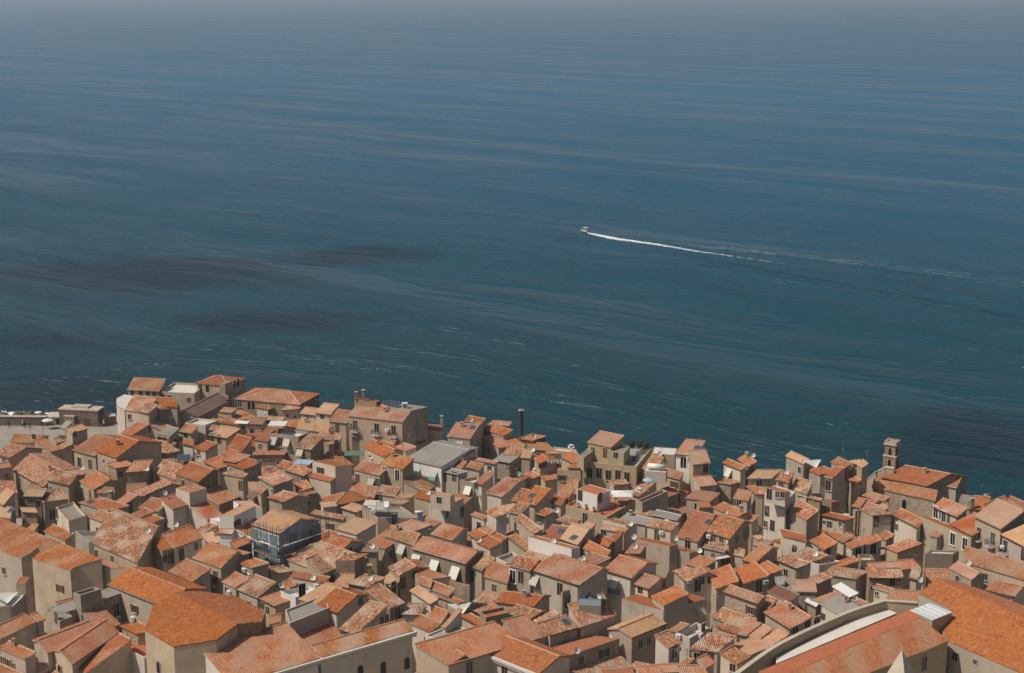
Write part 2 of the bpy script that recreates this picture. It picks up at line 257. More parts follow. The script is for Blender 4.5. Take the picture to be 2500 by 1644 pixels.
 ('grey corrugated roof with dark windows underneath','house',[{'t':'M','r':'g','w':'c','o':{},'f':[('d',-74.87,318.0,13.28,-0.467,-0.884),('d',-73.63,317.35,13.28,-0.467,-0.884)],'p':(-75.6,318.14,-72.5,316.5),'D':3.65,'z':14.0,'pi':0.3,'sh':-0.2,'g':3.71},{'t':'M','r':'g','w':'c','o':{},'f':[('d',-71.98,318.8,12.09,-0.492,-0.87)],'p':(-73.06,319.16,-70.77,317.86),'D':3.62,'z':12.27,'pi':0.2,'sh':-0.62,'g':3.68}]),
 ('L-shaped white house with orange roof and three small windows','house',[{'t':'M','r':'o','w':'w','o':{},'f':[('s',-64.77,306.76,13.05,-0.623,-0.782),('s',-64.77,306.76,13.35,-0.623,-0.782),('w',-64.21,306.31,13.83,-0.623,-0.782)],'p':(-65.47,307.03,-62.54,304.7),'D':3.17,'z':14.54,'pi':0.3,'sh':0.37,'g':4.04},{'t':'M','r':'o','w':'w','o':{},'f':[],'p':(-68.16,309.38,-65.62,307.81),'D':1.8,'z':14.77,'pi':0.3,'sh':-1.4,'g':12.17}]),
 ('small speckled roof left of the tan roofed sunroom','house',[{'t':'M','r':'v','w':'c','o':{},'f':[],'p':(-66.74,324.26,-63.16,322.23),'D':1.53,'z':13.88,'pi':0.3,'sh':-0.27,'g':3.52}]),
 ('tan roof over a glazed sunroom with white railing','house',[{'t':'M','r':'t','w':'c','o':{},'f':[('d',-63.19,315.59,14.17,-0.466,-0.885),('d',-61.58,314.74,14.13,-0.466,-0.885)],'p':(-64.02,315.77,-59.7,313.5),'D':3.78,'z':14.78,'pi':0.3,'sh':0.73,'g':3.78}]),
 ('long thin red roof above the wavy fence','house',[{'t':'M','r':'r','w':'c','o':{},'f':[],'p':(-66.39,328.12,-59.38,324.65),'D':1.12,'z':14.45,'pi':0.2,'sh':0.1,'g':3.41}]),
 ('orange roof with hanging white awning below the arched windows','house',[{'t':'M','r':'o','w':'c','o':{},'f':[],'p':(-61.17,329.95,-56.67,333.86),'D':3.96,'z':13.74,'pi':0.3,'sh':-1.74,'g':3.35}]),
 ('lichened orange patch roof behind the white awning terrace','house',[{'t':'M','r':'o','w':'c','o':{},'f':[],'p':(-58.12,325.55,-54.1,325.0),'D':2.73,'z':14.48,'pi':0.3,'sh':0.35,'g':3.48},{'t':'M','r':'r','w':'c','o':{},'f':[],'p':(-58.8,320.59,-54.78,320.04),'D':5.0,'z':10.89,'pi':0.27,'sh':0.0,'g':3.63}]),
 ('little pyramid-roofed white house with speckled tiles below the long seafront roof','house',[{'t':'H','r':'v','w':'w','o':{},'f':[('w',-54.11,336.69,14.04,0.878,-0.48),('t',-55.4,336.82,13.72,-0.48,-0.878)],'p':(-57.65,337.8,-54.26,335.95),'D':2.14,'z':14.86,'pi':0.3,'sh':0.0,'g':3.12}]),
 ('white gable house with two little windows below the long seafront roof','house',[{'t':'M','r':'o','w':'w','o':{},'f':[('s',-49.98,334.14,13.96,0.183,-0.983),('s',-48.4,334.43,13.58,0.183,-0.983)],'p':(-51.31,333.67,-47.38,334.4),'D':2.93,'z':15.38,'pi':0.15,'sh':1.57,'g':3.24},{'t':'M','r':'o','w':'w','o':{},'f':[],'p':(-50.69,330.33,-46.76,331.06),'D':3.4,'z':12.11,'pi':0.27,'sh':0.0,'g':3.34}]),
 ('low cream house with tan strip roof and white sill','house',[{'t':'M','r':'t','w':'w','o':{},'f':[('w',-53.18,329.25,13.74,-0.163,-0.987)],'p':(-54.58,329.26,-50.31,328.56),'D':1.77,'z':14.42,'pi':0.12,'sh':0.21,'g':3.37}]),
 ('steep deep-red roof above a row of white arches','house',[{'t':'M','r':'r','w':'c','o':{},'f':[],'p':(-59.14,308.21,-55.41,305.13),'D':5.2,'z':14.0,'pi':0.3,'sh':-2.33,'g':4.0}]),
 ('steep red roof left of the balcony house with white blinds','house',[{'t':'M','r':'r','w':'c','o':{},'f':[],'p':(-53.53,309.64,-50.36,308.18),'D':5.32,'z':15.53,'pi':0.3,'sh':0.47,'g':3.96}]),
 ('grey balcony house with white roof terrace and canvas blinds','house',[{'t':'F','r':'W','w':'g','o':{'par':0.6},'f':[('y',-49.2,309.32,15.53,-0.393,-0.919),('y',-46.26,308.06,15.53,-0.393,-0.919),('d',-47.78,308.71,15.34,-0.393,-0.919)],'p':(-50.48,309.87,-43.76,306.99),'D':4.04,'z':16.95,'pi':0,'sh':0.32,'g':3.95}]),
 ('narrow pale grey house between two orange gables','house',[{'t':'M','r':'g','w':'c','o':{},'f':[],'p':(-78.23,315.63,-76.88,315.31),'D':1.2,'z':12.26,'pi':0.3,'sh':0.62,'g':3.78}]),
 ('low lichened roof running under the grey corrugated roof','house',[{'t':'M','r':'v','w':'c','o':{},'f':[],'p':(-77.22,315.34,-71.33,312.48),'D':1.99,'z':12.82,'pi':0.3,'sh':0.0,'g':3.79}]),
 ('cream house with thin speckled roof and one black window','house',[{'t':'M','r':'v','w':'c','o':{},'f':[('s',-71.75,307.28,12.43,-0.728,-0.686)],'p':(-73.67,309.01,-70.78,305.93),'D':2.67,'z':13.58,'pi':0.15,'sh':0.98,'g':3.98}]),
 ('rough speckled roof with four blue solar panels on its ridge','house',[{'t':'G','r':'v','w':'c','o':{},'f':[],'p':(-70.35,292.34,-64.28,286.81),'D':4.02,'z':13.98,'pi':0.3,'sh':-2.42,'g':4.48},{'t':'M','r':'o','w':'c','o':{},'f':[],'p':(-67.2,297.67,-64.32,295.34),'D':1.57,'z':14.82,'pi':0.3,'sh':-0.29,'g':4.32}]),
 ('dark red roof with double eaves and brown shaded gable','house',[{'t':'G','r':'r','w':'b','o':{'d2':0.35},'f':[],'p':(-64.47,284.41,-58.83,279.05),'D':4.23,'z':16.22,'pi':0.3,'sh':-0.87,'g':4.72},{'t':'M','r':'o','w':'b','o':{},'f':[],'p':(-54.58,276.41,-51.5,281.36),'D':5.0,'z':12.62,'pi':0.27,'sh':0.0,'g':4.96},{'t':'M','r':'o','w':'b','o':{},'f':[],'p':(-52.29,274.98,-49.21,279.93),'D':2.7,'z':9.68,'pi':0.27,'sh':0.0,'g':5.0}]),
 ('orange house with pale valley gutter right of the solar panels','house',[{'t':'G','r':'o','w':'c','o':{},'f':[],'p':(-61.78,298.07,-57.67,292.6),'D':3.04,'z':14.52,'pi':0.3,'sh':1.22,'g':4.31}]),
 ('orange mono-pitch roof with dark skylight on grey block','house',[{'t':'M','r':'o','w':'g','o':{},'f':[('k',-49.47,292.05,16.1,0.69,0.72),('c',-55.58,293.22,14.41,-0.69,-0.724)],'p':(-57.11,294.37,-52.04,289.54),'D':3.71,'z':15.39,'pi':0.2,'sh':0.79,'g':4.42},{'t':'M','r':'p','w':'g','o':{},'f':[],'p':(-57.14,294.17,-54.2,292.44),'D':4.12,'z':15.89,'pi':0.1,'sh':0.5,'g':13.29},{'t':'M','r':'t','w':'g','o':{},'f':[],'p':(-49.22,285.41,-46.09,287.55),'D':5.0,'z':11.43,'pi':0.27,'sh':0.0,'g':4.69}]),
 ('curved orange roof on dark weathered stone block','house',[{'t':'M','r':'o','w':'s','o':{},'f':[],'p':(-53.38,306.53,-46.66,306.65),'D':2.67,'z':13.21,'pi':0.15,'sh':0.52,'g':4.05},{'t':'M','r':'v','w':'s','o':{},'f':[],'p':(-53.29,301.53,-46.57,301.65),'D':5.0,'z':9.32,'pi':0.27,'sh':0.0,'g':4.2}]),
 ('flat orange roof behind the white arched railing','house',[{'t':'M','r':'o','w':'c','o':{},'f':[],'p':(-59.55,305.96,-56.86,303.23),'D':2.17,'z':13.57,'pi':0.3,'sh':-0.35,'g':4.07}]),
 ('very long orange seafront roof with a pale hip line','house',[{'t':'H','r':'o','w':'b','o':{},'f':[('a',-62.15,340.47,15.02,-0.31,-0.951),('a',-61.64,340.3,15.1,-0.31,-0.951),('a',-59.28,339.53,14.9,-0.31,-0.951),('a',-58.35,339.23,14.98,-0.31,-0.951)],'p':(-62.91,340.48,-47.19,335.36),'D':5.27,'z':16.12,'pi':0.3,'sh':0.0,'g':3.04}]),
 ('left of two tan-roofed white houses above the sea','house',[{'t':'M','r':'t','w':'w','o':{},'f':[('s',-44.89,329.87,14.74,-0.414,-0.91)],'p':(-46.75,330.47,-42.83,328.69),'D':2.66,'z':15.46,'pi':0.3,'sh':-0.19,'g':3.34}]),
 ('taller of two tan-roofed white houses, beside the sea','house',[{'t':'M','r':'t','w':'w','o':{},'f':[('w',-41.24,326.54,15.86,-0.36,-0.933),('s',-40.89,326.4,14.09,-0.36,-0.933)],'p':(-43.0,326.98,-39.33,325.56),'D':4.16,'z':16.52,'pi':0.3,'sh':0.1,'g':3.44}]),
 ('wide plain tan roof below the two tan-roofed white houses','house',[{'t':'M','r':'t','w':'c','o':{},'f':[],'p':(-46.67,324.32,-39.37,321.29),'D':4.25,'z':13.67,'pi':0.2,'sh':-1.76,'g':3.52}]),
 ('orange-roofed house with barred window left of the balcony seafront building','house',[{'t':'M','r':'o','w':'c','o':{},'f':[('d',-37.43,321.5,14.66,-0.417,-0.909),('s',-38.66,322.06,14.47,-0.417,-0.909)],'p':(-39.41,322.16,-35.23,320.24),'D':4.42,'z':16.2,'pi':0.3,'sh':-0.35,'g':3.59}]),
 ('big pinkish seafront building with four balcony doors','house',[{'t':'G','r':'o','w':'p','o':{'d2':1.2},'f':[('d',-33.08,316.38,16.78,-0.375,-0.927),('d',-28.37,314.48,16.66,-0.375,-0.927),('d',-24.73,313.01,16.61,-0.375,-0.927),('b',-33.11,316.39,15.45,-0.375,-0.927),('b',-28.4,314.49,15.24,-0.375,-0.927),('b',-24.76,313.02,15.2,-0.375,-0.927),('s',-34.01,316.76,16.74,-0.375,-0.927),('c',-26.04,313.54,16.46,-0.375,-0.927),('w',-20.04,319.29,14.84,0.928,-0.371),('s',-20.46,318.23,15.59,0.928,-0.371),('s',-20.04,319.29,15.24,0.928,-0.371)],'p':(-34.76,316.82,-22.73,311.96),'D':3.87,'z':18.68,'pi':0.3,'sh':-0.01,'g':3.75}]),
 ('steep speckled roof above white hanging canvas','house',[{'t':'M','r':'v','w':'b','o':{'d2':0.3},'f':[('y',-42.96,303.86,14.75,-0.449,-0.894)],'p':(-44.21,304.24,-40.56,302.41),'D':4.72,'z':15.64,'pi':0.3,'sh':0.05,'g':4.12},{'t':'M','r':'r','w':'b','o':{},'f':[],'p':(-46.46,299.78,-42.8,297.94),'D':5.0,'z':11.61,'pi':0.27,'sh':0.0,'g':4.26}]),
 ('low speckled roof above the tall speckled gable','house',[{'t':'M','r':'v','w':'c','o':{},'f':[],'p':(-41.34,317.67,-36.33,315.39),'D':2.38,'z':13.66,'pi':0.3,'sh':-0.79,'g':3.72}]),
 ('ruined roofless house with pale wall tops','house',[{'t':'M','r':'p','w':'s','o':{},'f':[('d',-36.74,312.64,13.57,0.667,-0.745)],'p':(-38.18,311.05,-36.06,312.96),'D':1.11,'z':14.09,'pi':0.15,'sh':0.0,'g':3.92},{'t':'M','r':'g','w':'s','o':{},'f':[],'p':(-33.97,315.59,-31.45,315.92),'D':0.85,'z':14.45,'pi':0.1,'sh':0.0,'g':3.78},{'t':'M','r':'v','w':'s','o':{},'f':[],'p':(-34.85,307.33,-32.72,309.23),'D':5.0,'z':10.23,'pi':0.27,'sh':0.0,'g':4.03}]),
 ('narrow speckled roof in the gap beside the green canopy','house',[{'t':'M','r':'v','w':'c','o':{},'f':[],'p':(-39.05,305.99,-37.46,304.48),'D':2.33,'z':12.64,'pi':0.3,'sh':-0.84,'g':4.07},{'t':'M','r':'v','w':'c','o':{},'f':[],'p':(-32.88,302.48,-31.89,304.75),'D':5.0,'z':8.83,'pi':0.27,'sh':0.0,'g':4.18}]),
 ('orange gable house right of the green canopy','house',[{'t':'G','r':'o','w':'c','o':{},'f':[('w',-29.15,307.05,12.41,-0.833,-0.553),('c',-28.75,306.44,12.32,-0.833,-0.553)],'p':(-30.62,308.86,-25.75,301.53),'D':2.98,'z':14.18,'pi':0.3,'sh':-1.0,'g':3.98}]),
 ('straw-coloured round tiled roof below the balcony seafront building','house',[{'t':'M','r':'v','w':'c','o':{},'f':[],'p':(-27.63,309.5,-24.55,308.87),'D':2.07,'z':14.36,'pi':0.3,'sh':0.15,'g':3.97}]),
 ('small pink-white block next to the straw-coloured roof','house',[{'t':'M','r':'p','w':'w','o':{},'f':[],'p':(-24.47,307.78,-21.77,304.7),'D':2.93,'z':14.5,'pi':0.12,'sh':-0.03,'g':4.02}]),
 ('tall white block with small brown windows and flat red top','house',[{'t':'F','r':'r','w':'w','o':{},'f':[('w',-36.12,281.23,17.81,-0.591,-0.806),('w',-36.47,281.49,15.09,-0.591,-0.806),('w',-34.52,280.06,14.7,-0.591,-0.806)],'p':(-37.78,282.45,-33.07,278.99),'D':2.83,'z':19.28,'pi':0,'sh':1.56,'g':4.78},{'t':'M','r':'o','w':'w','o':{},'f':[],'p':(-38.61,281.32,-33.89,277.87),'D':1.4,'z':16.67,'pi':0.27,'sh':0.0,'g':4.81}]),
 ('orange roof with wide double eave right of the tall white block','house',[{'t':'M','r':'o','w':'c','o':{},'f':[('d',-29.67,286.25,14.51,-0.599,-0.801),('y',-26.73,284.05,14.69,-0.599,-0.801),('d',-25.59,283.2,14.62,-0.599,-0.801)],'p':(-30.58,286.66,-25.09,282.55),'D':3.22,'z':16.37,'pi':0.3,'sh':-0.33,'g':4.65}]),
 ('ochre house with white-framed windows','house',[{'t':'M','r':'o','w':'y','o':{},'f':[('D',-24.29,284.82,16.35,-0.612,-0.791),('D',-21.76,282.86,16.36,-0.612,-0.791)],'p':(-25.3,285.32,-20.67,281.74),'D':3.84,'z':17.83,'pi':0.3,'sh':-0.45,'g':4.69},{'t':'M','r':'v','w':'y','o':{},'f':[],'p':(-16.39,279.15,-14.39,282.46),'D':5.0,'z':14.26,'pi':0.27,'sh':0.0,'g':4.88}]),
 ('orange roof behind the bluish canopy frame','house',[{'t':'M','r':'o','w':'c','o':{},'f':[],'p':(-46.74,294.96,-44.45,293.25),'D':2.2,'z':14.4,'pi':0.3,'sh':-0.26,'g':4.4}]),
 ('speckled gable roof left of the tall white block','house',[{'t':'M','r':'v','w':'b','o':{},'f':[('w',-40.47,287.52,14.45,-0.672,-0.74)],'p':(-44.62,290.99,-40.03,286.82),'D':2.13,'z':15.02,'pi':0.3,'sh':0.35,'g':4.52}]),
 ('broad speckled roof with brick chimney beside white ledge','house',[{'t':'M','r':'v','w':'g','o':{},'f':[('h',-46.05,283.09,16.8,0.83,0.55),('w',-42.59,277.53,15.52,0.398,-0.917),('w',-42.21,277.7,15.55,0.398,-0.917),('s',-44.76,277.37,14.99,-0.832,-0.555)],'p':(-48.11,282.0,-44.42,276.46),'D':3.85,'z':16.29,'pi':0.22,'sh':0.7,'g':4.79},{'t':'M','r':'v','w':'c','o':{},'f':[],'p':(-48.13,278.66,-46.88,277.38),'D':2.48,'z':14.39,'pi':0.3,'sh':-0.54,'g':4.89}]),
 ('grey tower-like house with tall brown end wall','house',[{'t':'M','r':'v','w':'c','o':{},'f':[('d',-51.36,281.51,14.74,-0.494,-0.869)],'p':(-55.05,283.36,-50.78,280.93),'D':1.69,'z':16.55,'pi':0.1,'sh':0.0,'g':4.75}]),
 ('small speckled roof at the foot of the tall white block','house',[{'t':'M','r':'v','w':'c','o':{},'f':[],'p':(-41.47,282.75,-39.74,277.78),'D':2.23,'z':14.77,'pi':0.3,'sh':0.76,'g':4.77}]),
 ('rust metal canopy between grey houses','house',[{'t':'M','r':'d','w':'c','o':{},'f':[],'p':(-49.96,279.2,-48.41,277.67),'D':1.99,'z':13.37,'pi':0.3,'sh':-0.52,'g':4.87}]),
 ('speckled tile house with dark ivy-stained wall behind the scaffolded building','house',[{'t':'G','r':'v','w':'s','o':{'d2':0.7},'f':[('w',-37.98,272.22,13.38,0.456,-0.89)],'p':(-45.0,272.7,-41.75,269.97),'D':2.84,'z':15.36,'pi':0.3,'sh':1.2,'g':5.07}]),
 ('brown-walled flat house right behind the scaffolded building','house',[{'t':'M','r':'v','w':'s','o':{},'f':[],'p':(-39.24,273.5,-35.97,275.42),'D':1.15,'z':15.26,'pi':0.1,'sh':0.0,'g':5.04}]),
 ('salmon roof with pale hip in front of the tall white block','house',[{'t':'H','r':'o','w':'c','o':{},'f':[],'p':(-35.32,273.86,-32.58,269.41),'D':3.7,'z':14.8,'pi':0.3,'sh':0.0,'g':5.03}]),
 ('brown seafront penthouse with two chimney stacks and tilted rooftop solar panels','house',[{'t':'F','r':'r','w':'b','o':{},'f':[('h',-33.68,325.68,20.43,-0.454,-0.891),('h',-32.08,324.86,21.05,-0.454,-0.891)],'p':(-34.13,325.9,-29.15,323.36),'D':1.56,'z':19.91,'pi':0,'sh':0.0,'g':3.47},{'t':'M','r':'o','w':'b','o':{},'f':[],'p':(-34.06,327.74,-30.86,325.57),'D':0.89,'z':18.35,'pi':0.2,'sh':0.0,'g':3.42},{'t':'M','r':'o','w':'b','o':{},'f':[],'p':(-28.9,320.33,-27.07,318.22),'D':1.26,'z':19.58,'pi':0.3,'sh':0.15,'g':16.98},{'t':'F','r':'g','w':'g','o':{},'f':[],'p':(-27.39,319.93,-21.79,317.14),'D':4.88,'z':19.59,'pi':0,'sh':1.81,'g':11.59}]),
 ('low pink seafront house with one slim brown chimney','house',[{'t':'M','r':'o','w':'p','o':{},'f':[('h',-15.11,322.67,15.87,0.964,-0.267)],'p':(-18.95,322.24,-15.28,321.23),'D':2.08,'z':14.45,'pi':0.12,'sh':0.0,'g':3.58}]),
 ('narrow orange roof in the alley beside the balcony seafront building','house',[{'t':'M','r':'o','w':'c','o':{},'f':[],'p':(-19.45,317.51,-16.99,323.42),'D':1.54,'z':12.18,'pi':0.15,'sh':0.0,'g':3.72}]),
 ('cream seafront house with skylight and striped curtain at its window','house',[{'t':'G','r':'o','w':'c','o':{'d2':0.5},'f':[('k',-7.94,302.18,20.24,0.35,0.94),('y',-10.47,299.2,17.59,-0.354,-0.935)],'p':(-13.16,299.98,-8.27,298.13),'D':5.09,'z':19.07,'pi':0.3,'sh':-0.06,'g':4.25},{'t':'M','r':'o','w':'g','o':{},'f':[('t',-8.45,308.57,19.81,0,0)],'p':(-9.8,309.29,-6.2,306.67),'D':2.8,'z':19.79,'pi':0.08,'sh':-1.03,'g':3.97}]),
 ('orange roof with ochre gable and white terrace awning','house',[{'t':'M','r':'o','w':'c','o':{},'f':[('y',-5.73,309.53,15.75,-0.747,-0.665),('d',-2.49,305.89,16.35,-0.747,-0.665)],'p':(-6.63,310.21,-1.77,304.75),'D':2.34,'z':17.87,'pi':0.3,'sh':0.3,'g':3.94}]),
 ('flat red roof on pinkish white seafront house','house',[{'t':'M','r':'r','w':'w','o':{},'f':[('w',-2.94,317.23,14.93,-0.304,-0.953)],'p':(-4.77,317.58,-0.56,316.24),'D':1.93,'z':16.72,'pi':0.1,'sh':0.0,'g':3.72}]),
 ('white house with big grey flat roof edged in orange','house',[{'t':'G','r':'g','w':'n','o':{'d2':0.35},'f':[('Y',-18.31,288.35,15.58,-0.583,-0.812),('Y',-14.85,285.87,15.76,-0.583,-0.812)],'p':(-20.9,289.94,-13.45,284.59),'D':9.32,'z':17.45,'pi':0.12,'sh':-0.34,'g':4.55},{'t':'M','r':'g','w':'w','o':{},'f':[],'p':(-13.23,293.01,-9.43,290.69),'D':3.94,'z':17.66,'pi':0.1,'sh':0.45,'g':15.06}]),
 ('speckled roof right of the big grey flat roof','house',[{'t':'M','r':'v','w':'c','o':{},'f':[],'p':(-12.17,287.35,-10.11,285.42),'D':3.31,'z':16.16,'pi':0.3,'sh':-1.18,'g':4.63},{'t':'M','r':'g','w':'c','o':{},'f':[('d',-12.93,285.36,15.31,-0.569,-0.823),('d',-11.05,284.06,15.72,-0.569,-0.823)],'p':(-13.84,285.72,-10.28,283.26),'D':1.92,'z':16.41,'pi':0.1,'sh':0.94,'g':4.68}]),
 ('white box house with dish and one dark window','house',[{'t':'M','r':'p','w':'w','o':{},'f':[('w',-4.39,290.36,15.3,-0.55,-0.835),('t',-4.14,290.2,14.83,-0.55,-0.835)],'p':(-8.14,292.57,-3.37,289.43),'D':1.28,'z':16.56,'pi':0.06,'sh':0.0,'g':4.47},{'t':'M','r':'o','w':'c','o':{},'f':[],'p':(-8.93,286.2,-6.11,284.0),'D':2.38,'z':16.95,'pi':0.2,'sh':-0.76,'g':4.66}]),
 ('grey balcony house with blue canvas blinds','house',[{'t':'F','r':'W','w':'g','o':{'par':0.6},'f':[('y',-8.2,281.55,13.96,-0.561,-0.828),('y',-6.56,281.34,13.68,0.597,-0.803)],'p':(-9.94,282.73,-7.19,280.87),'D':4.28,'z':15.46,'pi':0,'sh':1.49,'g':4.77},{'t':'M','r':'r','w':'w','o':{},'f':[],'p':(-7.13,281.65,-5.55,280.07),'D':3.72,'z':15.29,'pi':0.3,'sh':-0.78,'g':4.8},{'t':'M','r':'r','w':'g','o':{},'f':[],'p':(-12.75,278.59,-9.99,276.73),'D':5.0,'z':11.59,'pi':0.27,'sh':0.0,'g':4.89}]),
 ('long steep red roof above white wall','house',[{'t':'G','r':'r','w':'w','o':{'d2':0.3},'f':[],'p':(-4.95,278.39,-1.78,276.09),'D':5.53,'z':14.4,'pi':0.3,'sh':0.38,'g':4.9}]),
 ('wide orange roof behind the small grey lichened ridge','house',[{'t':'M','r':'o','w':'c','o':{},'f':[],'p':(-2.71,301.96,2.89,303.8),'D':4.27,'z':16.06,'pi':0.3,'sh':-1.92,'g':4.19}]),
 ('small brick-coloured roof at the sea edge with dish in front','house',[{'t':'M','r':'o','w':'b','o':{},'f':[('t',4.54,309.45,16.06,0,0)],'p':(4.34,307.57,7.26,311.13),'D':2.5,'z':15.91,'pi':0.15,'sh':-1.47,'g':4.02}]),
 ('flat orange roof left of the tiny white sun terrace','house',[{'t':'M','r':'o','w':'c','o':{},'f':[],'p':(4.14,305.27,8.87,304.35),'D':3.05,'z':14.71,'pi':0.2,'sh':-2.13,'g':4.09}]),
 ('tiny sun terrace with white furniture above the sea','house',[{'t':'F','r':'W','w':'c','o':{'par':0.3},'f':[],'p':(8.84,303.43,13.32,301.49),'D':2.34,'z':15.11,'pi':0,'sh':-1.47,'g':4.15}]),
 ('orange roof under the tiny sun terrace','house',[{'t':'M','r':'o','w':'c','o':{},'f':[],'p':(9.81,300.48,12.23,295.66),'D':2.57,'z':14.7,'pi':0.3,'sh':0.0,'g':4.24},{'t':'M','r':'v','w':'c','o':{},'f':[],'p':(7.4,299.26,9.82,294.45),'D':2.7,'z':11.52,'pi':0.27,'sh':0.0,'g':4.27}]),
 ('striped brown tile roof beneath white parapet','house',[{'t':'M','r':'v','w':'c','o':{},'f':[],'p':(-1.92,300.35,1.37,298.86),'D':3.3,'z':15.28,'pi':0.3,'sh':-0.04,'g':4.24}]),
 ('mossy grey roof on beige house with one small window','house',[{'t':'M','r':'g','w':'s','o':{},'f':[('s',-0.95,297.09,13.93,-0.51,-0.86),('s',0.86,298.63,13.64,0.846,-0.534)],'p':(-3.72,298.47,-0.27,296.42),'D':3.07,'z':14.68,'pi':0.15,'sh':0.09,'g':4.3}]),
 ('house with curved stained gable and grey balcony','house',[{'t':'G','r':'o','w':'c','o':{},'f':[('w',5.93,290.16,16.12,0.49,-0.871),('c',4.59,292.58,14.35,-0.947,-0.323)],'p':(4.15,293.19,5.36,289.64),'D':2.01,'z':16.56,'pi':0.3,'sh':-0.37,'g':4.45},{'t':'M','r':'t','w':'c','o':{},'f':[('t',4.14,299.33,16.13,0,0)],'p':(1.62,296.75,3.67,296.16),'D':3.97,'z':15.65,'pi':0.15,'sh':-0.55,'g':4.35},{'t':'M','r':'v','w':'c','o':{},'f':[],'p':(2.25,292.55,3.46,288.99),'D':2.0,'z':13.48,'pi':0.27,'sh':0.0,'g':4.47},{'t':'M','r':'v','w':'c','o':{},'f':[],'p':(6.34,287.9,9.9,289.9),'D':2.0,'z':13.59,'pi':0.27,'sh':0.0,'g':4.61}]),
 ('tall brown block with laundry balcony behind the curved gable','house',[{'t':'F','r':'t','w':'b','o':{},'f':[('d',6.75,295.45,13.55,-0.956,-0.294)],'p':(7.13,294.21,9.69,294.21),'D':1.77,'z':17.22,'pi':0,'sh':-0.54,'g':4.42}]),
 ('little orange roof left of the big terrace house','house',[{'t':'M','r':'o','w':'c','o':{},'f':[],'p':(10.56,287.44,12.97,287.16),'D':1.25,'z':16.4,'pi':0.2,'sh':0.73,'g':4.63},{'t':'M','r':'o','w':'c','o':{},'f':[],'p':(9.99,282.47,12.39,282.2),'D':5.0,'z':12.71,'pi':0.27,'sh':0.0,'g':4.78}]),
 ('pale house with two small windows and satellite dish at its corner','house',[{'t':'F','r':'t','w':'c','o':{},'f':[('w',9.72,287.64,14.25,-0.182,-0.983),('s',10.58,287.48,14.04,-0.182,-0.983)],'p':(8.71,287.82,13.21,286.99),'D':1.13,'z':15.93,'pi':0,'sh':0.0,'g':4.62}]),
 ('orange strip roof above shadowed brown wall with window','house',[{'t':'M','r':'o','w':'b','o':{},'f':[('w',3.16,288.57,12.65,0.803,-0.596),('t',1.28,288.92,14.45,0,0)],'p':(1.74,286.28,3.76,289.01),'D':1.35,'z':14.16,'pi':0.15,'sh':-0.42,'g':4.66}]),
 ('house in the town middle under a half speckled, half orange roof with tiny skylight','house',[{'t':'M','r':'v','w':'c','o':{},'f':[],'p':(-0.41,273.14,1.34,272.14),'D':4.01,'z':14.56,'pi':0.3,'sh':0.13,'g':5.06},{'t':'M','r':'o','w':'c','o':{'d2':0.3},'f':[('k',3.58,272.0,15.85,0.6,0.8),('t',3.68,269.38,15.24,0,0)],'p':(1.33,270.68,4.29,268.48),'D':5.4,'z':15.13,'pi':0.3,'sh':-0.38,'g':5.13}]),
 ('orange roof left of the roof terrace with the white parasol','house',[{'t':'M','r':'o','w':'c','o':{},'f':[('t',8.41,274.73,14.99,0,0)],'p':(8.07,275.07,10.39,272.81),'D':2.95,'z':15.0,'pi':0.3,'sh':-1.2,'g':5.0}]),
 ('low red-brown roof below the dish left of the parasol terrace','house',[{'t':'M','r':'r','w':'c','o':{},'f':[],'p':(6.98,272.97,9.06,270.75),'D':2.32,'z':14.36,'pi':0.3,'sh':-1.09,'g':5.06}]),
 ('tan roof behind small mottled tower roof','house',[{'t':'M','r':'t','w':'c','o':{},'f':[],'p':(-2.91,269.3,-0.71,266.41),'D':2.4,'z':14.77,'pi':0.2,'sh':1.77,'g':5.17},{'t':'M','r':'v','w':'c','o':{},'f':[],'p':(-0.63,264.85,1.6,263.21),'D':3.06,'z':15.3,'pi':0.3,'sh':-0.13,'g':5.3}]),
 ('small white tower house with mottled roof and dish','house',[{'t':'M','r':'v','w':'w','o':{'d2':0.3},'f':[('w',-2.02,255.76,17.16,0.25,-0.968),('t',-4.15,258.18,15.24,-0.881,-0.474)],'p':(-4.68,258.71,-2.84,255.28),'D':2.01,'z':17.49,'pi':0.3,'sh':0.5,'g':5.49},{'t':'M','r':'r','w':'w','o':{},'f':[('w',-5.87,260.7,14.17,-0.722,-0.692)],'p':(-7.42,261.99,-4.85,259.32),'D':1.05,'z':15.69,'pi':0.2,'sh':0.0,'g':5.39},{'t':'M','r':'v','w':'w','o':{},'f':[],'p':(-9.09,256.34,-7.24,252.91),'D':5.0,'z':13.52,'pi':0.27,'sh':0.0,'g':5.56}]),
 ('grey-white flat tan-roofed house with tall brown end wall','house',[{'t':'F','r':'t','w':'w','o':{'par':0.1},'f':[('w',-11.45,260.64,16.19,0.831,-0.556),('d',-8.91,264.44,15.4,0.831,-0.556)],'p':(-14.65,261.97,-11.82,260.08),'D':5.74,'z':17.78,'pi':0,'sh':0.0,'g':5.39},{'t':'F','r':'t','w':'w','o':{'par':0.1},'f':[('w',-12.68,257.79,19.77,-0.373,-0.928)],'p':(-14.24,258.41,-10.7,256.99),'D':1.92,'z':20.59,'pi':0,'sh':0.0,'g':17.99}]),
 ('tall cream house with mottled roof descending right and one window','house',[{'t':'M','r':'v','w':'c','o':{'d2':0.3},'f':[('w',1.04,255.82,14.55,-0.913,-0.407)],'p':(0.07,257.46,3.71,249.29),'D':1.62,'z':16.73,'pi':0.3,'sh':0.32,'g':5.53},{'t':'M','r':'v','w':'c','o':{},'f':[],'p':(-1.21,256.9,2.43,248.72),'D':1.4,'z':13.8,'pi':0.27,'sh':0.0,'g':5.54}]),
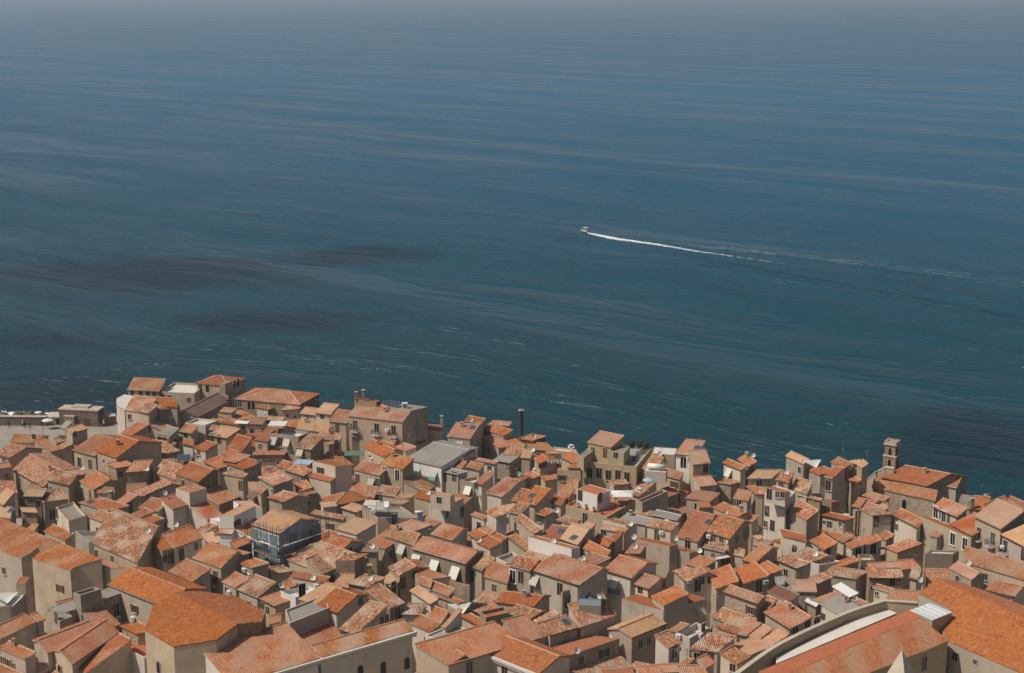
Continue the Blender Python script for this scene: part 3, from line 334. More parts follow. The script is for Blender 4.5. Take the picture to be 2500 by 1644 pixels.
 ('narrow white house with speckled roof and big dark window','house',[{'t':'M','r':'v','w':'w','o':{},'f':[('w',4.81,258.02,16.22,-0.67,-0.742),('t',7.73,257.56,17.64,0,0)],'p':(3.99,258.47,5.76,256.87),'D':2.09,'z':17.1,'pi':0.3,'sh':0.58,'g':5.5}]),
 ('low white house with speckled roof under the parasol terrace','house',[{'t':'M','r':'v','w':'w','o':{},'f':[('w',8.38,261.25,14.36,-0.681,-0.733),('t',10.63,258.21,14.81,0,0)],'p':(7.7,261.58,10.65,258.84),'D':1.92,'z':14.9,'pi':0.2,'sh':0.34,'g':5.4}]),
 ('large seaside terrace house with salmon upper roof and potted plants on its grey deck','house',[{'t':'F','r':'C','w':'y','o':{'par':0.35},'f':[('d',15.08,289.09,14.84,-0.324,-0.946),('d',16.89,288.47,15.04,-0.324,-0.946),('d',18.61,287.88,14.79,-0.324,-0.946),('d',20.41,287.27,14.98,-0.324,-0.946),('d',22.12,286.68,14.73,-0.324,-0.946)],'p':(12.34,290.03,23.86,286.09),'D':13.25,'z':17.0,'pi':0,'sh':-0.25,'g':4.55},{'t':'M','r':'p','w':'y','o':{},'f':[('d',18.08,289.69,18.68,-0.611,-0.792),('w',15.79,291.46,18.76,-0.611,-0.792)],'p':(14.58,292.11,19.17,288.58),'D':4.4,'z':20.14,'pi':0.3,'sh':0.02,'g':4.49},{'t':'F','r':'g','w':'y','o':{},'f':[('w',19.97,287.81,18.81,-0.459,-0.888)],'p':(18.48,288.58,21.48,287.02),'D':4.66,'z':19.45,'pi':0,'sh':-0.73,'g':16.85},{'t':'F','r':'g','w':'y','o':{},'f':[],'p':(12.82,288.01,13.76,286.59),'D':4.76,'z':18.66,'pi':0,'sh':-3.14,'g':16.06}]),
 ('white flat roof terrace beside the planted roof terrace','house',[{'t':'F','r':'W','w':'c','o':{'par':0.1},'f':[('t',29.02,292.64,17.35,0,0)],'p':(27.4,293.48,31.88,292.49),'D':4.63,'z':17.45,'pi':0,'sh':-0.11,'g':4.45}]),
 ('speckled roof below the white flat roof terrace','house',[{'t':'M','r':'v','w':'c','o':{},'f':[('w',26.06,287.23,15.08,-0.64,-0.768)],'p':(25.01,287.82,27.34,285.88),'D':4.77,'z':16.12,'pi':0.3,'sh':-1.1,'g':4.62},{'t':'M','r':'o','w':'c','o':{},'f':[],'p':(21.81,283.98,24.14,282.04),'D':5.0,'z':12.41,'pi':0.27,'sh':0.0,'g':4.73}]),
 ('white terrace house with pinkish roof and big skylight','house',[{'t':'M','r':'p','w':'n','o':{},'f':[('k',35.32,285.75,20.89,0.36,0.93),('D',32.64,284.08,18.49,-0.356,-0.934),('c',33.61,283.71,19.59,-0.356,-0.934)],'p':(30.92,284.5,34.62,283.08),'D':5.28,'z':20.07,'pi':0.3,'sh':0.78,'g':4.72}]),
 ('tan-roofed house with recessed balcony near the sea','house',[{'t':'M','r':'t','w':'c','o':{},'f':[('d',36.38,280.37,18.61,0.296,-0.955)],'p':(33.8,279.35,37.34,280.44),'D':4.47,'z':19.52,'pi':0.3,'sh':0.99,'g':4.87},{'t':'M','r':'o','w':'c','o':{},'f':[],'p':(34.81,276.1,38.34,277.19),'D':3.4,'z':16.29,'pi':0.27,'sh':0.0,'g':4.97}]),
 ('red roof with brown wall under the white terrace house','house',[{'t':'M','r':'r','w':'c','o':{},'f':[('w',30.69,281.14,15.05,-0.688,-0.726)],'p':(27.33,284.02,31.59,279.98),'D':1.99,'z':16.53,'pi':0.3,'sh':-0.62,'g':4.73},{'t':'M','r':'r','w':'c','o':{},'f':[],'p':(32.85,279.36,33.77,281.23),'D':1.4,'z':13.81,'pi':0.27,'sh':0.0,'g':4.87}]),
 ('orange roof tucked beside the big white water tank','house',[{'t':'M','r':'o','w':'b','o':{},'f':[],'p':(28.79,274.93,31.51,277.99),'D':2.6,'z':14.63,'pi':0.2,'sh':-0.27,'g':5.0},{'t':'M','r':'v','w':'b','o':{},'f':[],'p':(30.8,273.13,33.53,276.19),'D':2.7,'z':11.67,'pi':0.27,'sh':0.0,'g':5.06}]),
 ('red roof in shadow with patched white wall below','house',[{'t':'M','r':'r','w':'c','o':{},'f':[],'p':(31.94,274.47,36.48,272.48),'D':2.72,'z':14.62,'pi':0.3,'sh':0.96,'g':5.02}]),
 ('small striped roof below the dark terrace facade','house',[{'t':'M','r':'v','w':'c','o':{},'f':[],'p':(19.32,283.09,22.48,284.69),'D':1.79,'z':14.16,'pi':0.2,'sh':0.0,'g':4.76}]),
 ('house with terracotta roof terrace, white penthouse, outside stair and a row of flower pots','house',[{'t':'F','r':'R','w':'c','o':{'par':0.3},'f':[('d',13.07,265.11,13.92,-0.67,-0.742),('w',21.5,269.18,13.91,0.845,-0.534),('w',19.38,265.84,14.08,0.845,-0.534)],'p':(9.71,268.15,16.8,261.75),'D':10.59,'z':15.33,'pi':0,'sh':-1.83,'g':5.21},{'t':'F','r':'R','w':'n','o':{'par':0.05},'f':[('d',12.31,267.96,17.27,-0.705,-0.71),('d',15.77,265.8,17.5,0.764,-0.645)],'p':(11.7,268.57,15.19,265.11),'D':3.86,'z':18.22,'pi':0,'sh':-0.31,'g':14.22},{'t':'F','r':'R','w':'g','o':{'par':0.5},'f':[],'p':(22.25,265.52,23.26,264.56),'D':8.27,'z':17.11,'pi':0,'sh':-0.68,'g':5.28}]),
 ('plain grey-brown flat roof right of the parasol terrace','house',[{'t':'M','r':'g','w':'c','o':{},'f':[],'p':(18.85,260.48,23.44,257.29),'D':2.6,'z':15.45,'pi':0.12,'sh':0.04,'g':5.44},{'t':'M','r':'v','w':'c','o':{},'f':[],'p':(21.13,264.49,24.86,263.08),'D':1.71,'z':15.03,'pi':0.15,'sh':0.62,'g':5.32}]),
 ('white-grey house with speckled roof, dark window and canopy shadow','house',[{'t':'M','r':'v','w':'w','o':{},'f':[('d',25.05,254.95,14.47,-0.539,-0.842),('c',25.81,254.46,15.04,-0.539,-0.842)],'p':(23.1,255.94,27.24,253.29),'D':2.25,'z':15.77,'pi':0.3,'sh':0.41,'g':5.57},{'t':'M','r':'g','w':'g','o':{},'f':[('t',27.74,256.18,16.32,-0.581,-0.814),('c',27.04,256.68,16.38,-0.581,-0.814)],'p':(24.4,258.3,28.54,255.34),'D':2.09,'z':17.0,'pi':0.1,'sh':-0.33,'g':5.5},{'t':'M','r':'v','w':'w','o':{},'f':[],'p':(20.4,251.73,24.55,249.07),'D':5.0,'z':11.84,'pi':0.27,'sh':0.0,'g':5.7}]),
 ('white windowless wall block with mottled top beside a dish','house',[{'t':'F','r':'v','w':'w','o':{'par':0.1},'f':[('t',20.28,253.42,16.66,0,0)],'p':(15.7,256.26,19.52,253.13),'D':2.13,'z':16.76,'pi':0,'sh':0.85,'g':5.56}]),
 ('orange roof with white dormer window','house',[{'t':'M','r':'o','w':'w','o':{},'f':[('w',15.74,253.89,15.24,-0.427,-0.904)],'p':(14.99,254.0,19.16,252.03),'D':1.31,'z':15.91,'pi':0.25,'sh':0.27,'g':5.63},{'t':'M','r':'o','w':'c','o':{},'f':[],'p':(13.52,249.59,16.12,246.65),'D':2.06,'z':15.24,'pi':0.3,'sh':-0.75,'g':5.76},{'t':'M','r':'o','w':'c','o':{},'f':[],'p':(16.21,248.39,17.42,247.97),'D':3.24,'z':15.68,'pi':0.3,'sh':0.61,'g':5.8},{'t':'M','r':'r','w':'c','o':{},'f':[],'p':(19.77,246.62,21.4,249.48),'D':2.7,'z':12.33,'pi':0.27,'sh':0.0,'g':5.85}]),
 ('yellowish tan roof with a small dark skylight','house',[{'t':'G','r':'t','w':'c','o':{'d2':0.4},'f':[('k',10.26,246.2,17.05,0.73,0.68)],'p':(7.95,246.88,10.85,243.76),'D':4.4,'z':16.68,'pi':0.3,'sh':-1.52,'g':5.84},{'t':'M','r':'t','w':'w','o':{},'f':[],'p':(11.23,249.57,12.76,248.06),'D':2.44,'z':17.4,'pi':0.3,'sh':-0.43,'g':14.8}]),
 ('deep red roof with skylight, patched with old tiles','house',[{'t':'M','r':'r','w':'c','o':{},'f':[('k',8.19,250.2,16.75,0.37,0.93)],'p':(4.38,249.25,8.12,247.76),'D':3.77,'z':16.06,'pi':0.3,'sh':1.09,'g':5.77}]),
 ('long white wall house with flat pinkish top and dish','house',[{'t':'F','r':'p','w':'n','o':{'par':0.1},'f':[('t',6.83,243.98,16.95,0,0)],'p':(2.74,246.71,9.74,240.93),'D':1.55,'z':17.05,'pi':0,'sh':0.6,'g':5.85},{'t':'M','r':'v','w':'n','o':{},'f':[],'p':(0.58,244.09,7.58,238.31),'D':3.4,'z':13.74,'pi':0.27,'sh':0.0,'g':5.93}]),
 ('orange-roofed white house with big grey awning','house',[{'t':'M','r':'o','w':'w','o':{'d2':0.4},'f':[('y',41.34,282.98,16.94,-0.861,-0.508)],'p':(40.12,284.62,43.03,279.68),'D':1.37,'z':18.4,'pi':0.3,'sh':-0.19,'g':4.71}]),
 ('orange house bristling with dishes at the sea edge','house',[{'t':'M','r':'o','w':'c','o':{'d2':0.3},'f':[('t',44.93,286.52,19.29,0,0),('t',45.94,284.67,19.42,0,0),('d',45.25,281.39,17.95,0.608,-0.794)],'p':(43.06,285.68,44.55,280.69),'D':2.03,'z':18.68,'pi':0.3,'sh':-0.77,'g':4.68}]),
 ('plain tan roof over pinkish wall with one dark window','house',[{'t':'M','r':'t','w':'p','o':{},'f':[('w',46.11,277.65,16.43,0.0,-1.0)],'p':(43.71,277.43,48.37,277.43),'D':3.63,'z':17.43,'pi':0.15,'sh':2.36,'g':4.93}]),
 ('speckled roof with white-railed dormer balcony','house',[{'t':'M','r':'v','w':'c','o':{},'f':[('d',49.69,274.67,17.06,-0.629,-0.777),('t',50.46,274.05,19.4,-0.629,-0.777)],'p':(48.64,275.24,50.88,273.42),'D':3.22,'z':17.88,'pi':0.3,'sh':-0.76,'g':4.99},{'t':'M','r':'v','w':'c','o':{'d2':0.3},'f':[],'p':(51.42,274.37,53.89,271.34),'D':3.71,'z':16.4,'pi':0.3,'sh':-1.78,'g':5.02}]),
 ('tan roof house with tall plain grey-beige side wall at the shore','house',[{'t':'M','r':'t','w':'c','o':{'d2':0.2},'f':[],'p':(51.96,284.35,54.48,278.81),'D':1.76,'z':19.77,'pi':0.3,'sh':-0.62,'g':4.72},{'t':'M','r':'o','w':'c','o':{},'f':[],'p':(55.2,280.19,57.1,276.18),'D':3.23,'z':18.5,'pi':0.12,'sh':1.1,'g':4.84}]),
 ('weathered stone tower block with flaking plaster','house',[{'t':'M','r':'o','w':'s','o':{},'f':[('s',38.36,281.03,11.72,-0.467,-0.884),('t',40.02,280.15,12.73,-0.467,-0.884)],'p':(37.62,281.17,41.12,279.32),'D':1.95,'z':15.72,'pi':0.08,'sh':1.34,'g':4.81}]),
 ('small orange roof over pink wall with brown shutters','house',[{'t':'M','r':'o','w':'p','o':{},'f':[('w',41.18,271.93,14.48,-0.568,-0.823),('d',41.54,271.69,14.38,-0.568,-0.823)],'p':(40.46,272.16,42.98,270.43),'D':2.88,'z':15.38,'pi':0.3,'sh':-0.48,'g':5.09}]),
 ('orange roof sliver left of the tall pipe-clad house','house',[{'t':'M','r':'o','w':'p','o':{},'f':[],'p':(43.63,277.66,44.69,274.07),'D':1.33,'z':15.92,'pi':0.2,'sh':0.71,'g':4.92}]),
 ('tall pale house with drain pipes and long windows','house',[{'t':'F','r':'g','w':'w','o':{'par':0.4},'f':[('d',44.82,260.33,16.94,-0.807,-0.59),('w',44.68,260.52,17.25,-0.807,-0.59),('w',44.68,260.52,14.44,-0.807,-0.59),('d',45.65,259.18,14.63,-0.807,-0.59)],'p':(44.38,260.92,47.33,256.89),'D':5.12,'z':19.92,'pi':0,'sh':-2.46,'g':5.42},{'t':'F','r':'o','w':'w','o':{},'f':[('d',44.57,257.21,21.07,-0.677,-0.736),('w',45.8,256.08,21.36,-0.677,-0.736),('w',46.56,255.37,21.54,-0.677,-0.736)],'p':(44.09,257.65,46.93,255.04),'D':1.41,'z':22.02,'pi':0,'sh':0.0,'g':19.42},{'t':'M','r':'v','w':'c','o':{},'f':[],'p':(43.38,265.93,45.15,265.44),'D':2.11,'z':18.27,'pi':0.3,'sh':0.05,'g':5.27}]),
 ('mottled roof house with tall bare wall right of the pipe-clad house','house',[{'t':'M','r':'v','w':'c','o':{'d2':0.2},'f':[],'p':(47.92,258.13,50.21,252.24),'D':3.23,'z':18.01,'pi':0.3,'sh':-1.28,'g':5.51}]),
 ('orange gable house with thin black chimney pipe and dish','house',[{'t':'G','r':'o','w':'p','o':{'d2':0.3},'f':[('t',38.06,263.63,15.16,0,0),('h',40.74,263.19,15.8,0.87,0.5)],'p':(36.08,267.49,39.46,261.59),'D':2.23,'z':15.22,'pi':0.3,'sh':0.3,'g':5.23},{'t':'M','r':'o','w':'p','o':{},'f':[],'p':(33.81,268.58,36.26,268.82),'D':2.4,'z':14.69,'pi':0.15,'sh':0.0,'g':5.19},{'t':'M','r':'o','w':'c','o':{},'f':[],'p':(40.87,262.66,42.6,261.97),'D':1.85,'z':14.37,'pi':0.3,'sh':0.79,'g':5.37},{'t':'M','r':'t','w':'c','o':{},'f':[],'p':(43.59,260.98,45.01,262.41),'D':1.4,'z':11.37,'pi':0.27,'sh':0.0,'g':5.42}]),
 ('tall orange half of big double roof with white-rail window','house',[{'t':'G','r':'o','w':'c','o':{'d2':0.25},'f':[('k',33.38,251.26,18.04,0.58,0.82),('d',29.5,247.45,15.71,-0.579,-0.815)],'p':(27.5,248.6,31.06,246.07),'D':7.74,'z':16.37,'pi':0.3,'sh':-0.97,'g':5.79}]),
 ('speckled half of big double roof with wide grey gable','house',[{'t':'G','r':'v','w':'p','o':{'d2':0.5},'f':[('w',33.85,247.69,16.47,-0.725,-0.689),('w',34.99,246.49,16.67,-0.725,-0.689),('w',37.74,247.51,16.45,0.832,-0.555),('d',39.42,250.02,16.32,0.832,-0.555),('d',39.98,250.87,16.2,0.832,-0.555),('c',33.23,248.34,16.56,-0.725,-0.689)],'p':(32.58,248.72,36.2,244.9),'D':5.04,'z':17.4,'pi':0.3,'sh':-1.14,'g':5.79},{'t':'M','r':'v','w':'c','o':{},'f':[('c',35.77,245.84,16.61,0.879,-0.478)],'p':(31.52,247.95,35.57,245.05),'D':1.95,'z':15.22,'pi':0.3,'sh':-0.24,'g':5.81}]),
 ('long beige wall house with flat red top and dishes','house',[{'t':'F','r':'r','w':'c','o':{'par':0.05},'f':[('t',20.41,247.81,16.27,0,0),('t',27.12,244.71,17.2,0.496,-0.868)],'p':(20.74,247.68,26.11,244.13),'D':1.48,'z':16.32,'pi':0,'sh':0.75,'g':5.82},{'t':'F','r':'r','w':'c','o':{'par':0.05},'f':[('t',31.09,244.26,15.21,0,0)],'p':(26.05,246.18,29.4,243.92),'D':1.69,'z':15.26,'pi':0,'sh':1.05,'g':5.86}]),
 ('tall shore houses with orange roofs and balconies along the dark street','house',[{'t':'M','r':'o','w':'c','o':{'d2':0.3},'f':[('d',62.32,277.57,18.23,0.55,-0.835),('d',62.94,277.98,17.84,0.55,-0.835)],'p':(59.88,281.09,61.79,277.0),'D':1.95,'z':19.58,'pi':0.3,'sh':-0.28,'g':4.82},{'t':'G','r':'o','w':'c','o':{'d2':0.2},'f':[('d',57.93,272.48,17.69,-0.581,-0.814),('d',60.27,273.77,17.27,0.702,-0.712),('d',60.99,274.48,16.64,0.702,-0.712)],'p':(57.13,272.78,58.58,271.74),'D':3.62,'z':19.33,'pi':0.3,'sh':0.63,'g':5.07},{'t':'M','r':'t','w':'c','o':{},'f':[],'p':(63.57,281.28,63.67,279.08),'D':1.77,'z':19.77,'pi':0.15,'sh':0.4,'g':4.81}]),
 ('last narrow tan-roofed house before the bell tower','house',[{'t':'M','r':'t','w':'y','o':{},'f':[],'p':(64.06,277.95,64.49,275.15),'D':1.67,'z':20.12,'pi':0.3,'sh':-0.93,'g':4.91},{'t':'M','r':'o','w':'y','o':{},'f':[],'p':(62.67,277.74,63.11,274.94),'D':1.4,'z':17.31,'pi':0.27,'sh':0.0,'g':4.92}]),
 ('small red-topped brown wall block by the dark street','house',[{'t':'F','r':'r','w':'b','o':{'par':0.05},'f':[],'p':(56.7,271.71,58.27,270.48),'D':1.38,'z':15.12,'pi':0,'sh':0.95,'g':5.1}]),
 ('mossy long low brown wall with dish behind the mottled roof','house',[{'t':'M','r':'o','w':'b','o':{},'f':[('t',55.1,271.02,15.27,-0.664,-0.748)],'p':(52.28,273.22,56.21,269.73),'D':0.56,'z':15.78,'pi':0.1,'sh':0.0,'g':5.05}]),
 ('orange roof beside the dark street below the church','house',[{'t':'M','r':'o','w':'c','o':{},'f':[],'p':(61.3,267.38,62.57,266.42),'D':2.82,'z':15.43,'pi':0.3,'sh':-0.17,'g':5.23}]),
 ('cream house with three small windows and clustered dishes in front','house',[{'t':'M','r':'o','w':'w','o':{},'f':[('s',55.57,263.18,13.85,-0.618,-0.786),('w',56.37,262.55,13.68,-0.618,-0.786),('s',57.99,261.27,14.29,-0.618,-0.786),('t',58.11,261.18,13.52,-0.618,-0.786),('t',57.47,261.68,12.46,-0.618,-0.786),('t',59.1,260.98,12.59,0.451,-0.892)],'p':(54.87,263.45,58.69,260.44),'D':1.9,'z':15.15,'pi':0.08,'sh':0.88,'g':5.35},{'t':'M','r':'r','w':'w','o':{},'f':[],'p':(51.78,259.52,55.6,256.51),'D':5.0,'z':11.11,'pi':0.27,'sh':0.0,'g':5.46},{'t':'M','r':'v','w':'w','o':{},'f':[],'p':(60.95,255.98,62.82,256.92),'D':5.0,'z':11.4,'pi':0.27,'sh':0.0,'g':5.57}]),
 ('ochre house with tall dark window and thin drain pipe below the church','house',[{'t':'M','r':'v','w':'y','o':{},'f':[('d',63.6,258.39,15.62,0.061,-0.998),('s',61.84,259.72,14.44,-0.742,-0.671)],'p':(62.87,258.12,66.61,258.35),'D':2.12,'z':16.91,'pi':0.2,'sh':-1.69,'g':5.51},{'t':'M','r':'r','w':'c','o':{},'f':[],'p':(62.18,265.98,64.99,263.38),'D':2.64,'z':15.17,'pi':0.3,'sh':0.7,'g':5.27}]),
 ('white side-gable house with orange roof and tiny windows','house',[{'t':'G','r':'o','w':'w','o':{'d2':0.3},'f':[('s',67.19,258.17,16.1,-0.93,-0.367),('w',67.19,258.17,14.7,-0.93,-0.367)],'p':(66.72,258.76,69.29,252.25),'D':2.2,'z':16.69,'pi':0.3,'sh':-1.39,'g':5.49}]),
 ('mottled roof tucked against the church aisle','house',[{'t':'M','r':'v','w':'c','o':{},'f':[('t',68.77,272.03,14.52,0.638,-0.77)],'p':(64.63,274.64,67.75,270.9),'D':2.0,'z':15.06,'pi':0.2,'sh':0.01,'g':5.01}]),
 ('low house in front of the church with orange and tan striped roof edge','house',[{'t':'G','r':'o','w':'c','o':{},'f':[],'p':(61.31,268.12,63.96,266.67),'D':2.56,'z':15.34,'pi':0.3,'sh':1.28,'g':5.21},{'t':'M','r':'t','w':'c','o':{},'f':[],'p':(63.83,267.44,67.28,266.24),'D':2.21,'z':15.16,'pi':0.2,'sh':0.05,'g':5.23}]),
 ('orange-roofed house with white open loggia of doors','house',[{'t':'M','r':'o','w':'w','o':{},'f':[('D',73.48,256.8,17.9,-0.888,-0.459),('d',74.15,255.51,18.04,-0.888,-0.459),('D',74.4,255.01,17.74,-0.888,-0.459),('d',74.84,254.18,17.88,-0.888,-0.459)],'p':(72.95,257.34,75.77,251.88),'D':3.02,'z':18.75,'pi':0.3,'sh':-0.81,'g':5.53}]),
 ('small tiled roof with brown chimney post behind the loggia house','house',[{'t':'M','r':'o','w':'c','o':{},'f':[('h',81.56,262.88,17.27,-0.229,-0.973)],'p':(80.81,262.83,83.82,262.12),'D':4.76,'z':16.49,'pi':0.2,'sh':1.07,'g':5.37}]),
 ('grey stone bastion block beside the church end','house',[{'t':'F','r':'g','w':'s','o':{'par':0.1},'f':[],'p':(80.55,267.4,82.13,266.43),'D':3.2,'z':16.73,'pi':0,'sh':-0.42,'g':5.23}]),
 ('dark orange gable roof at right edge, by the sea','house',[{'t':'M','r':'r','w':'c','o':{},'f':[],'p':(83.32,260.15,88.74,264.9),'D':1.24,'z':17.4,'pi':0.3,'sh':0.57,'g':5.45},{'t':'M','r':'r','w':'c','o':{},'f':[],'p':(88.26,264.39,89.9,260.34),'D':1.45,'z':17.57,'pi':0.2,'sh':-1.1,'g':5.32}]),
 ('long ochre street house with wide deep-red roof, pale cornice and white-framed windows','house',[{'t':'F','r':'r','w':'y','o':{'par':0.05},'f':[('D',73.81,247.07,16.54,-0.89,-0.456),('D',75.13,244.5,16.57,-0.89,-0.456)],'p':(70.41,253.72,75.71,243.36),'D':1.27,'z':18.03,'pi':0,'sh':-0.75,'g':5.64},{'t':'M','r':'r','w':'c','o':{},'f':[],'p':(73.9,249.77,75.96,244.0),'D':4.85,'z':18.25,'pi':0.3,'sh':-0.17,'g':5.76}]),
 ('tan-roofed palazzo with shuttered balcony windows at the right edge','house',[{'t':'G','r':'t','w':'p','o':{'d2':0.6},'f':[('d',77.39,244.77,18.35,-0.928,-0.372),('b',77.39,244.77,17.22,-0.928,-0.372),('d',78.69,241.54,18.62,-0.928,-0.372),('b',78.66,241.61,17.32,-0.928,-0.372)],'p':(76.69,245.91,79.25,239.53),'D':5.82,'z':20.97,'pi':0.3,'sh':-1.65,'g':5.87},{'t':'G','r':'t','w':'p','o':{'d2':0.6},'f':[('d',79.75,238.32,18.46,-0.943,-0.333),('b',79.76,238.3,17.21,-0.943,-0.333),('c',79.62,238.7,18.15,-0.943,-0.333),('d',81.28,234.0,18.67,-0.943,-0.333)],'p':(79.17,239.31,81.51,232.69),'D':6.37,'z':20.16,'pi':0.3,'sh':0.23,'g':6.07}]),
 ('orange roof strip below the long pale cornice','house',[{'t':'M','r':'o','w':'c','o':{},'f':[],'p':(70.34,249.41,71.59,248.35),'D':2.44,'z':16.38,'pi':0.2,'sh':0.68,'g':5.77}]),
 ('church next to the bell tower with tiled nave, chancel and aisle','church',[{'t':'G','r':'o','w':'s','o':{'d2':0.8},'f':[],'p':(69.47,280.4,76.75,274.94),'D':5.16,'z':16.74,'pi':0.3,'sh':2.44,'g':4.84},{'t':'G','r':'o','w':'p','o':{'d2':0.8},'f':[('a',80.27,277.87,15.18,-0.605,-0.796)],'p':(78.1,279.25,82.55,275.86),'D':3.24,'z':16.17,'pi':0.3,'sh':-0.41,'g':4.87},{'t':'M','r':'o','w':'s','o':{},'f':[('a',72.61,274.57,13.41,-0.637,-0.771)],'p':(67.35,278.62,77.17,270.52),'D':3.0,'z':15.39,'pi':0.3,'sh':-0.94,'g':4.89}]),
 ('tan gable house above a big brown wall at the left picture edge','house',[{'t':'M','r':'t','w':'c','o':{},'f':[],'p':(-93.73,268.97,-91.39,266.54),'D':3.47,'z':15.93,'pi':0.3,'sh':-2.48,'g':5.18},{'t':'M','r':'t','w':'b','o':{},'f':[('w',-87.12,272.66,14.11,-0.069,-0.998)],'p':(-89.78,272.62,-86.14,272.37),'D':2.66,'z':15.62,'pi':0.2,'sh':0.0,'g':5.07}]),
 ('speckled roof between tan gable and stone-sided house','house',[{'t':'M','r':'v','w':'c','o':{},'f':[('d',-84.74,272.99,11.91,0.494,-0.87)],'p':(-85.96,272.04,-81.74,274.43),'D':3.43,'z':14.57,'pi':0.3,'sh':-0.8,'g':5.09}]),
 ('salmon strip roof under the old chapel wall','house',[{'t':'M','r':'p','w':'c','o':{},'f':[],'p':(-91.68,281.61,-88.02,280.57),'D':1.96,'z':13.84,'pi':0.15,'sh':-1.31,'g':4.8}]),
 ('low tan gable with white skylight at the left edge','house',[{'t':'M','r':'t','w':'c','o':{},'f':[('k',-89.72,265.51,15.22,0.35,0.94)],'p':(-92.3,264.25,-89.16,263.09),'D':2.94,'z':14.6,'pi':0.3,'sh':-1.65,'g':5.32},{'t':'M','r':'t','w':'b','o':{},'f':[],'p':(-88.24,266.84,-85.22,266.37),'D':1.56,'z':14.52,'pi':0.15,'sh':-1.16,'g':5.24},{'t':'M','r':'t','w':'b','o':{},'f':[],'p':(-89.02,261.9,-86.0,261.43),'D':5.0,'z':10.93,'pi':0.27,'sh':0.0,'g':5.39}]),
 ('roofless orange-rimmed terrace with a small sunken room','house',[{'t':'F','r':'g','w':'w','o':{'rim':'r','par':0.5},'f':[('d',-81.06,264.16,15.12,-0.869,-0.495)],'p':(-81.38,264.73,-77.02,257.06),'D':3.45,'z':16.22,'pi':0,'sh':-1.45,'g':5.31}]),
 ('flat orange roof with a dark skylight beside the orange-rimmed terrace','house',[{'t':'M','r':'o','w':'c','o':{},'f':[('k',-76.31,268.5,15.84,0.59,0.81)],'p':(-78.59,268.82,-71.98,264.01),'D':3.38,'z':15.73,'pi':0.1,'sh':1.76,'g':5.19}]),
 ('small orange roof with metal flue in front','house',[{'t':'M','r':'o','w':'c','o':{},'f':[('h',-74.64,275.8,14.31,-0.074,-0.997)],'p':(-77.07,275.76,-73.64,275.51),'D':2.04,'z':15.17,'pi':0.2,'sh':-0.81,'g':4.98}]),
 ('pinkish-roofed house with white lintel doors and metal flue','house',[{'t':'G','r':'p','w':'c','o':{'d2':0.2},'f':[('d',-69.02,268.17,14.89,0.798,-0.603),('w',-71.37,267.81,14.52,-0.662,-0.75)],'p':(-72.3,268.33,-70.1,266.4),'D':3.6,'z':15.65,'pi':0.3,'sh':-0.27,'g':5.2}]),
 ('sprawling rough mottled roof with brown shaded side','house',[{'t':'G','r':'v','w':'c','o':{'d2':0.3},'f':[],'p':(-70.63,275.68,-68.48,272.65),'D':6.04,'z':15.28,'pi':0.3,'sh':1.09,'g':4.98}]),
 ('blank white-grey house with orange step roofs and thin speckled roof edge','house',[{'t':'F','r':'v','w':'w','o':{'par':0.05},'f':[('d',-59.78,267.02,13.4,-0.673,-0.74)],'p':(-60.54,267.7,-57.54,264.98),'D':3.75,'z':18.72,'pi':0,'sh':0.0,'g':5.22},{'t':'M','r':'o','w':'c','o':{'d2':0.3},'f':[('t',-62.18,266.16,18.01,0.881,-0.473)],'p':(-67.19,266.17,-63.07,264.03),'D':3.55,'z':15.56,'pi':0.25,'sh':0.05,'g':5.26},{'t':'M','r':'o','w':'w','o':{},'f':[],'p':(-60.17,262.87,-57.74,265.64),'D':4.17,'z':16.36,'pi':0.25,'sh':0.44,'g':5.36},{'t':'M','r':'r','w':'w','o':{},'f':[],'p':(-53.85,261.62,-51.32,264.39),'D':5.0,'z':14.79,'pi':0.27,'sh':0.0,'g':5.4}]),
 ('small rusty speckled roof over white peeling tower','house',[{'t':'M','r':'v','w':'w','o':{'d2':0.3},'f':[],'p':(-73.94,258.01,-70.63,255.07),'D':2.42,'z':16.68,'pi':0.3,'sh':-0.26,'g':5.51}]),
 ('orange roof with dark window below the blank white house','house',[{'t':'M','r':'o','w':'c','o':{},'f':[('w',-61.33,258.07,14.84,0.46,-0.888)],'p':(-65.34,259.0,-62.84,256.96),'D':2.32,'z':15.78,'pi':0.2,'sh':1.01,'g':5.48},{'t':'M','r':'o','w':'c','o':{},'f':[],'p':(-67.9,262.98,-65.67,260.66),'D':3.13,'z':15.36,'pi':0.15,'sh':-0.26,'g':5.36}]),
 ('long house with patched slanting tile roof, upper storey and awning-topped windows','house',[{'t':'G','r':'v','w':'c','o':{'d2':0.1},'f':[('w',-69.95,246.7,14.23,-0.69,-0.724),('w',-69.51,246.28,14.36,-0.69,-0.724),('w',-65.98,242.91,14.56,-0.69,-0.724),('t',-60.85,247.02,17.68,0,0)],'p':(-70.63,247.04,-60.47,237.35),'D':8.7,'z':15.99,'pi':0.25,'sh':-6.92,'g':5.84},{'t':'G','r':'o','w':'c','o':{'d2':0.2},'f':[('s',-69.2,254.02,16.11,-0.615,-0.788),('s',-66.95,252.27,16.2,-0.615,-0.788)],'p':(-70.47,254.74,-66.52,251.65),'D':3.59,'z':16.56,'pi':0.3,'sh':-0.14,'g':5.61},{'t':'F','r':'g','w':'g','o':{'par':0.8},'f':[],'p':(-74.63,252.19,-70.8,246.64),'D':3.82,'z':16.14,'pi':0,'sh':2.64,'g':5.68}]),
 ('low orange roof behind the cathedral-side hall','house',[{'t':'M','r':'o','w':'c','o':{},'f':[('t',-76.62,256.04,13.19,0.901,-0.434)],'p':(-82.31,259.43,-77.16,254.58),'D':2.33,'z':13.56,'pi':0.2,'sh':-0.74,'g':5.47}]),
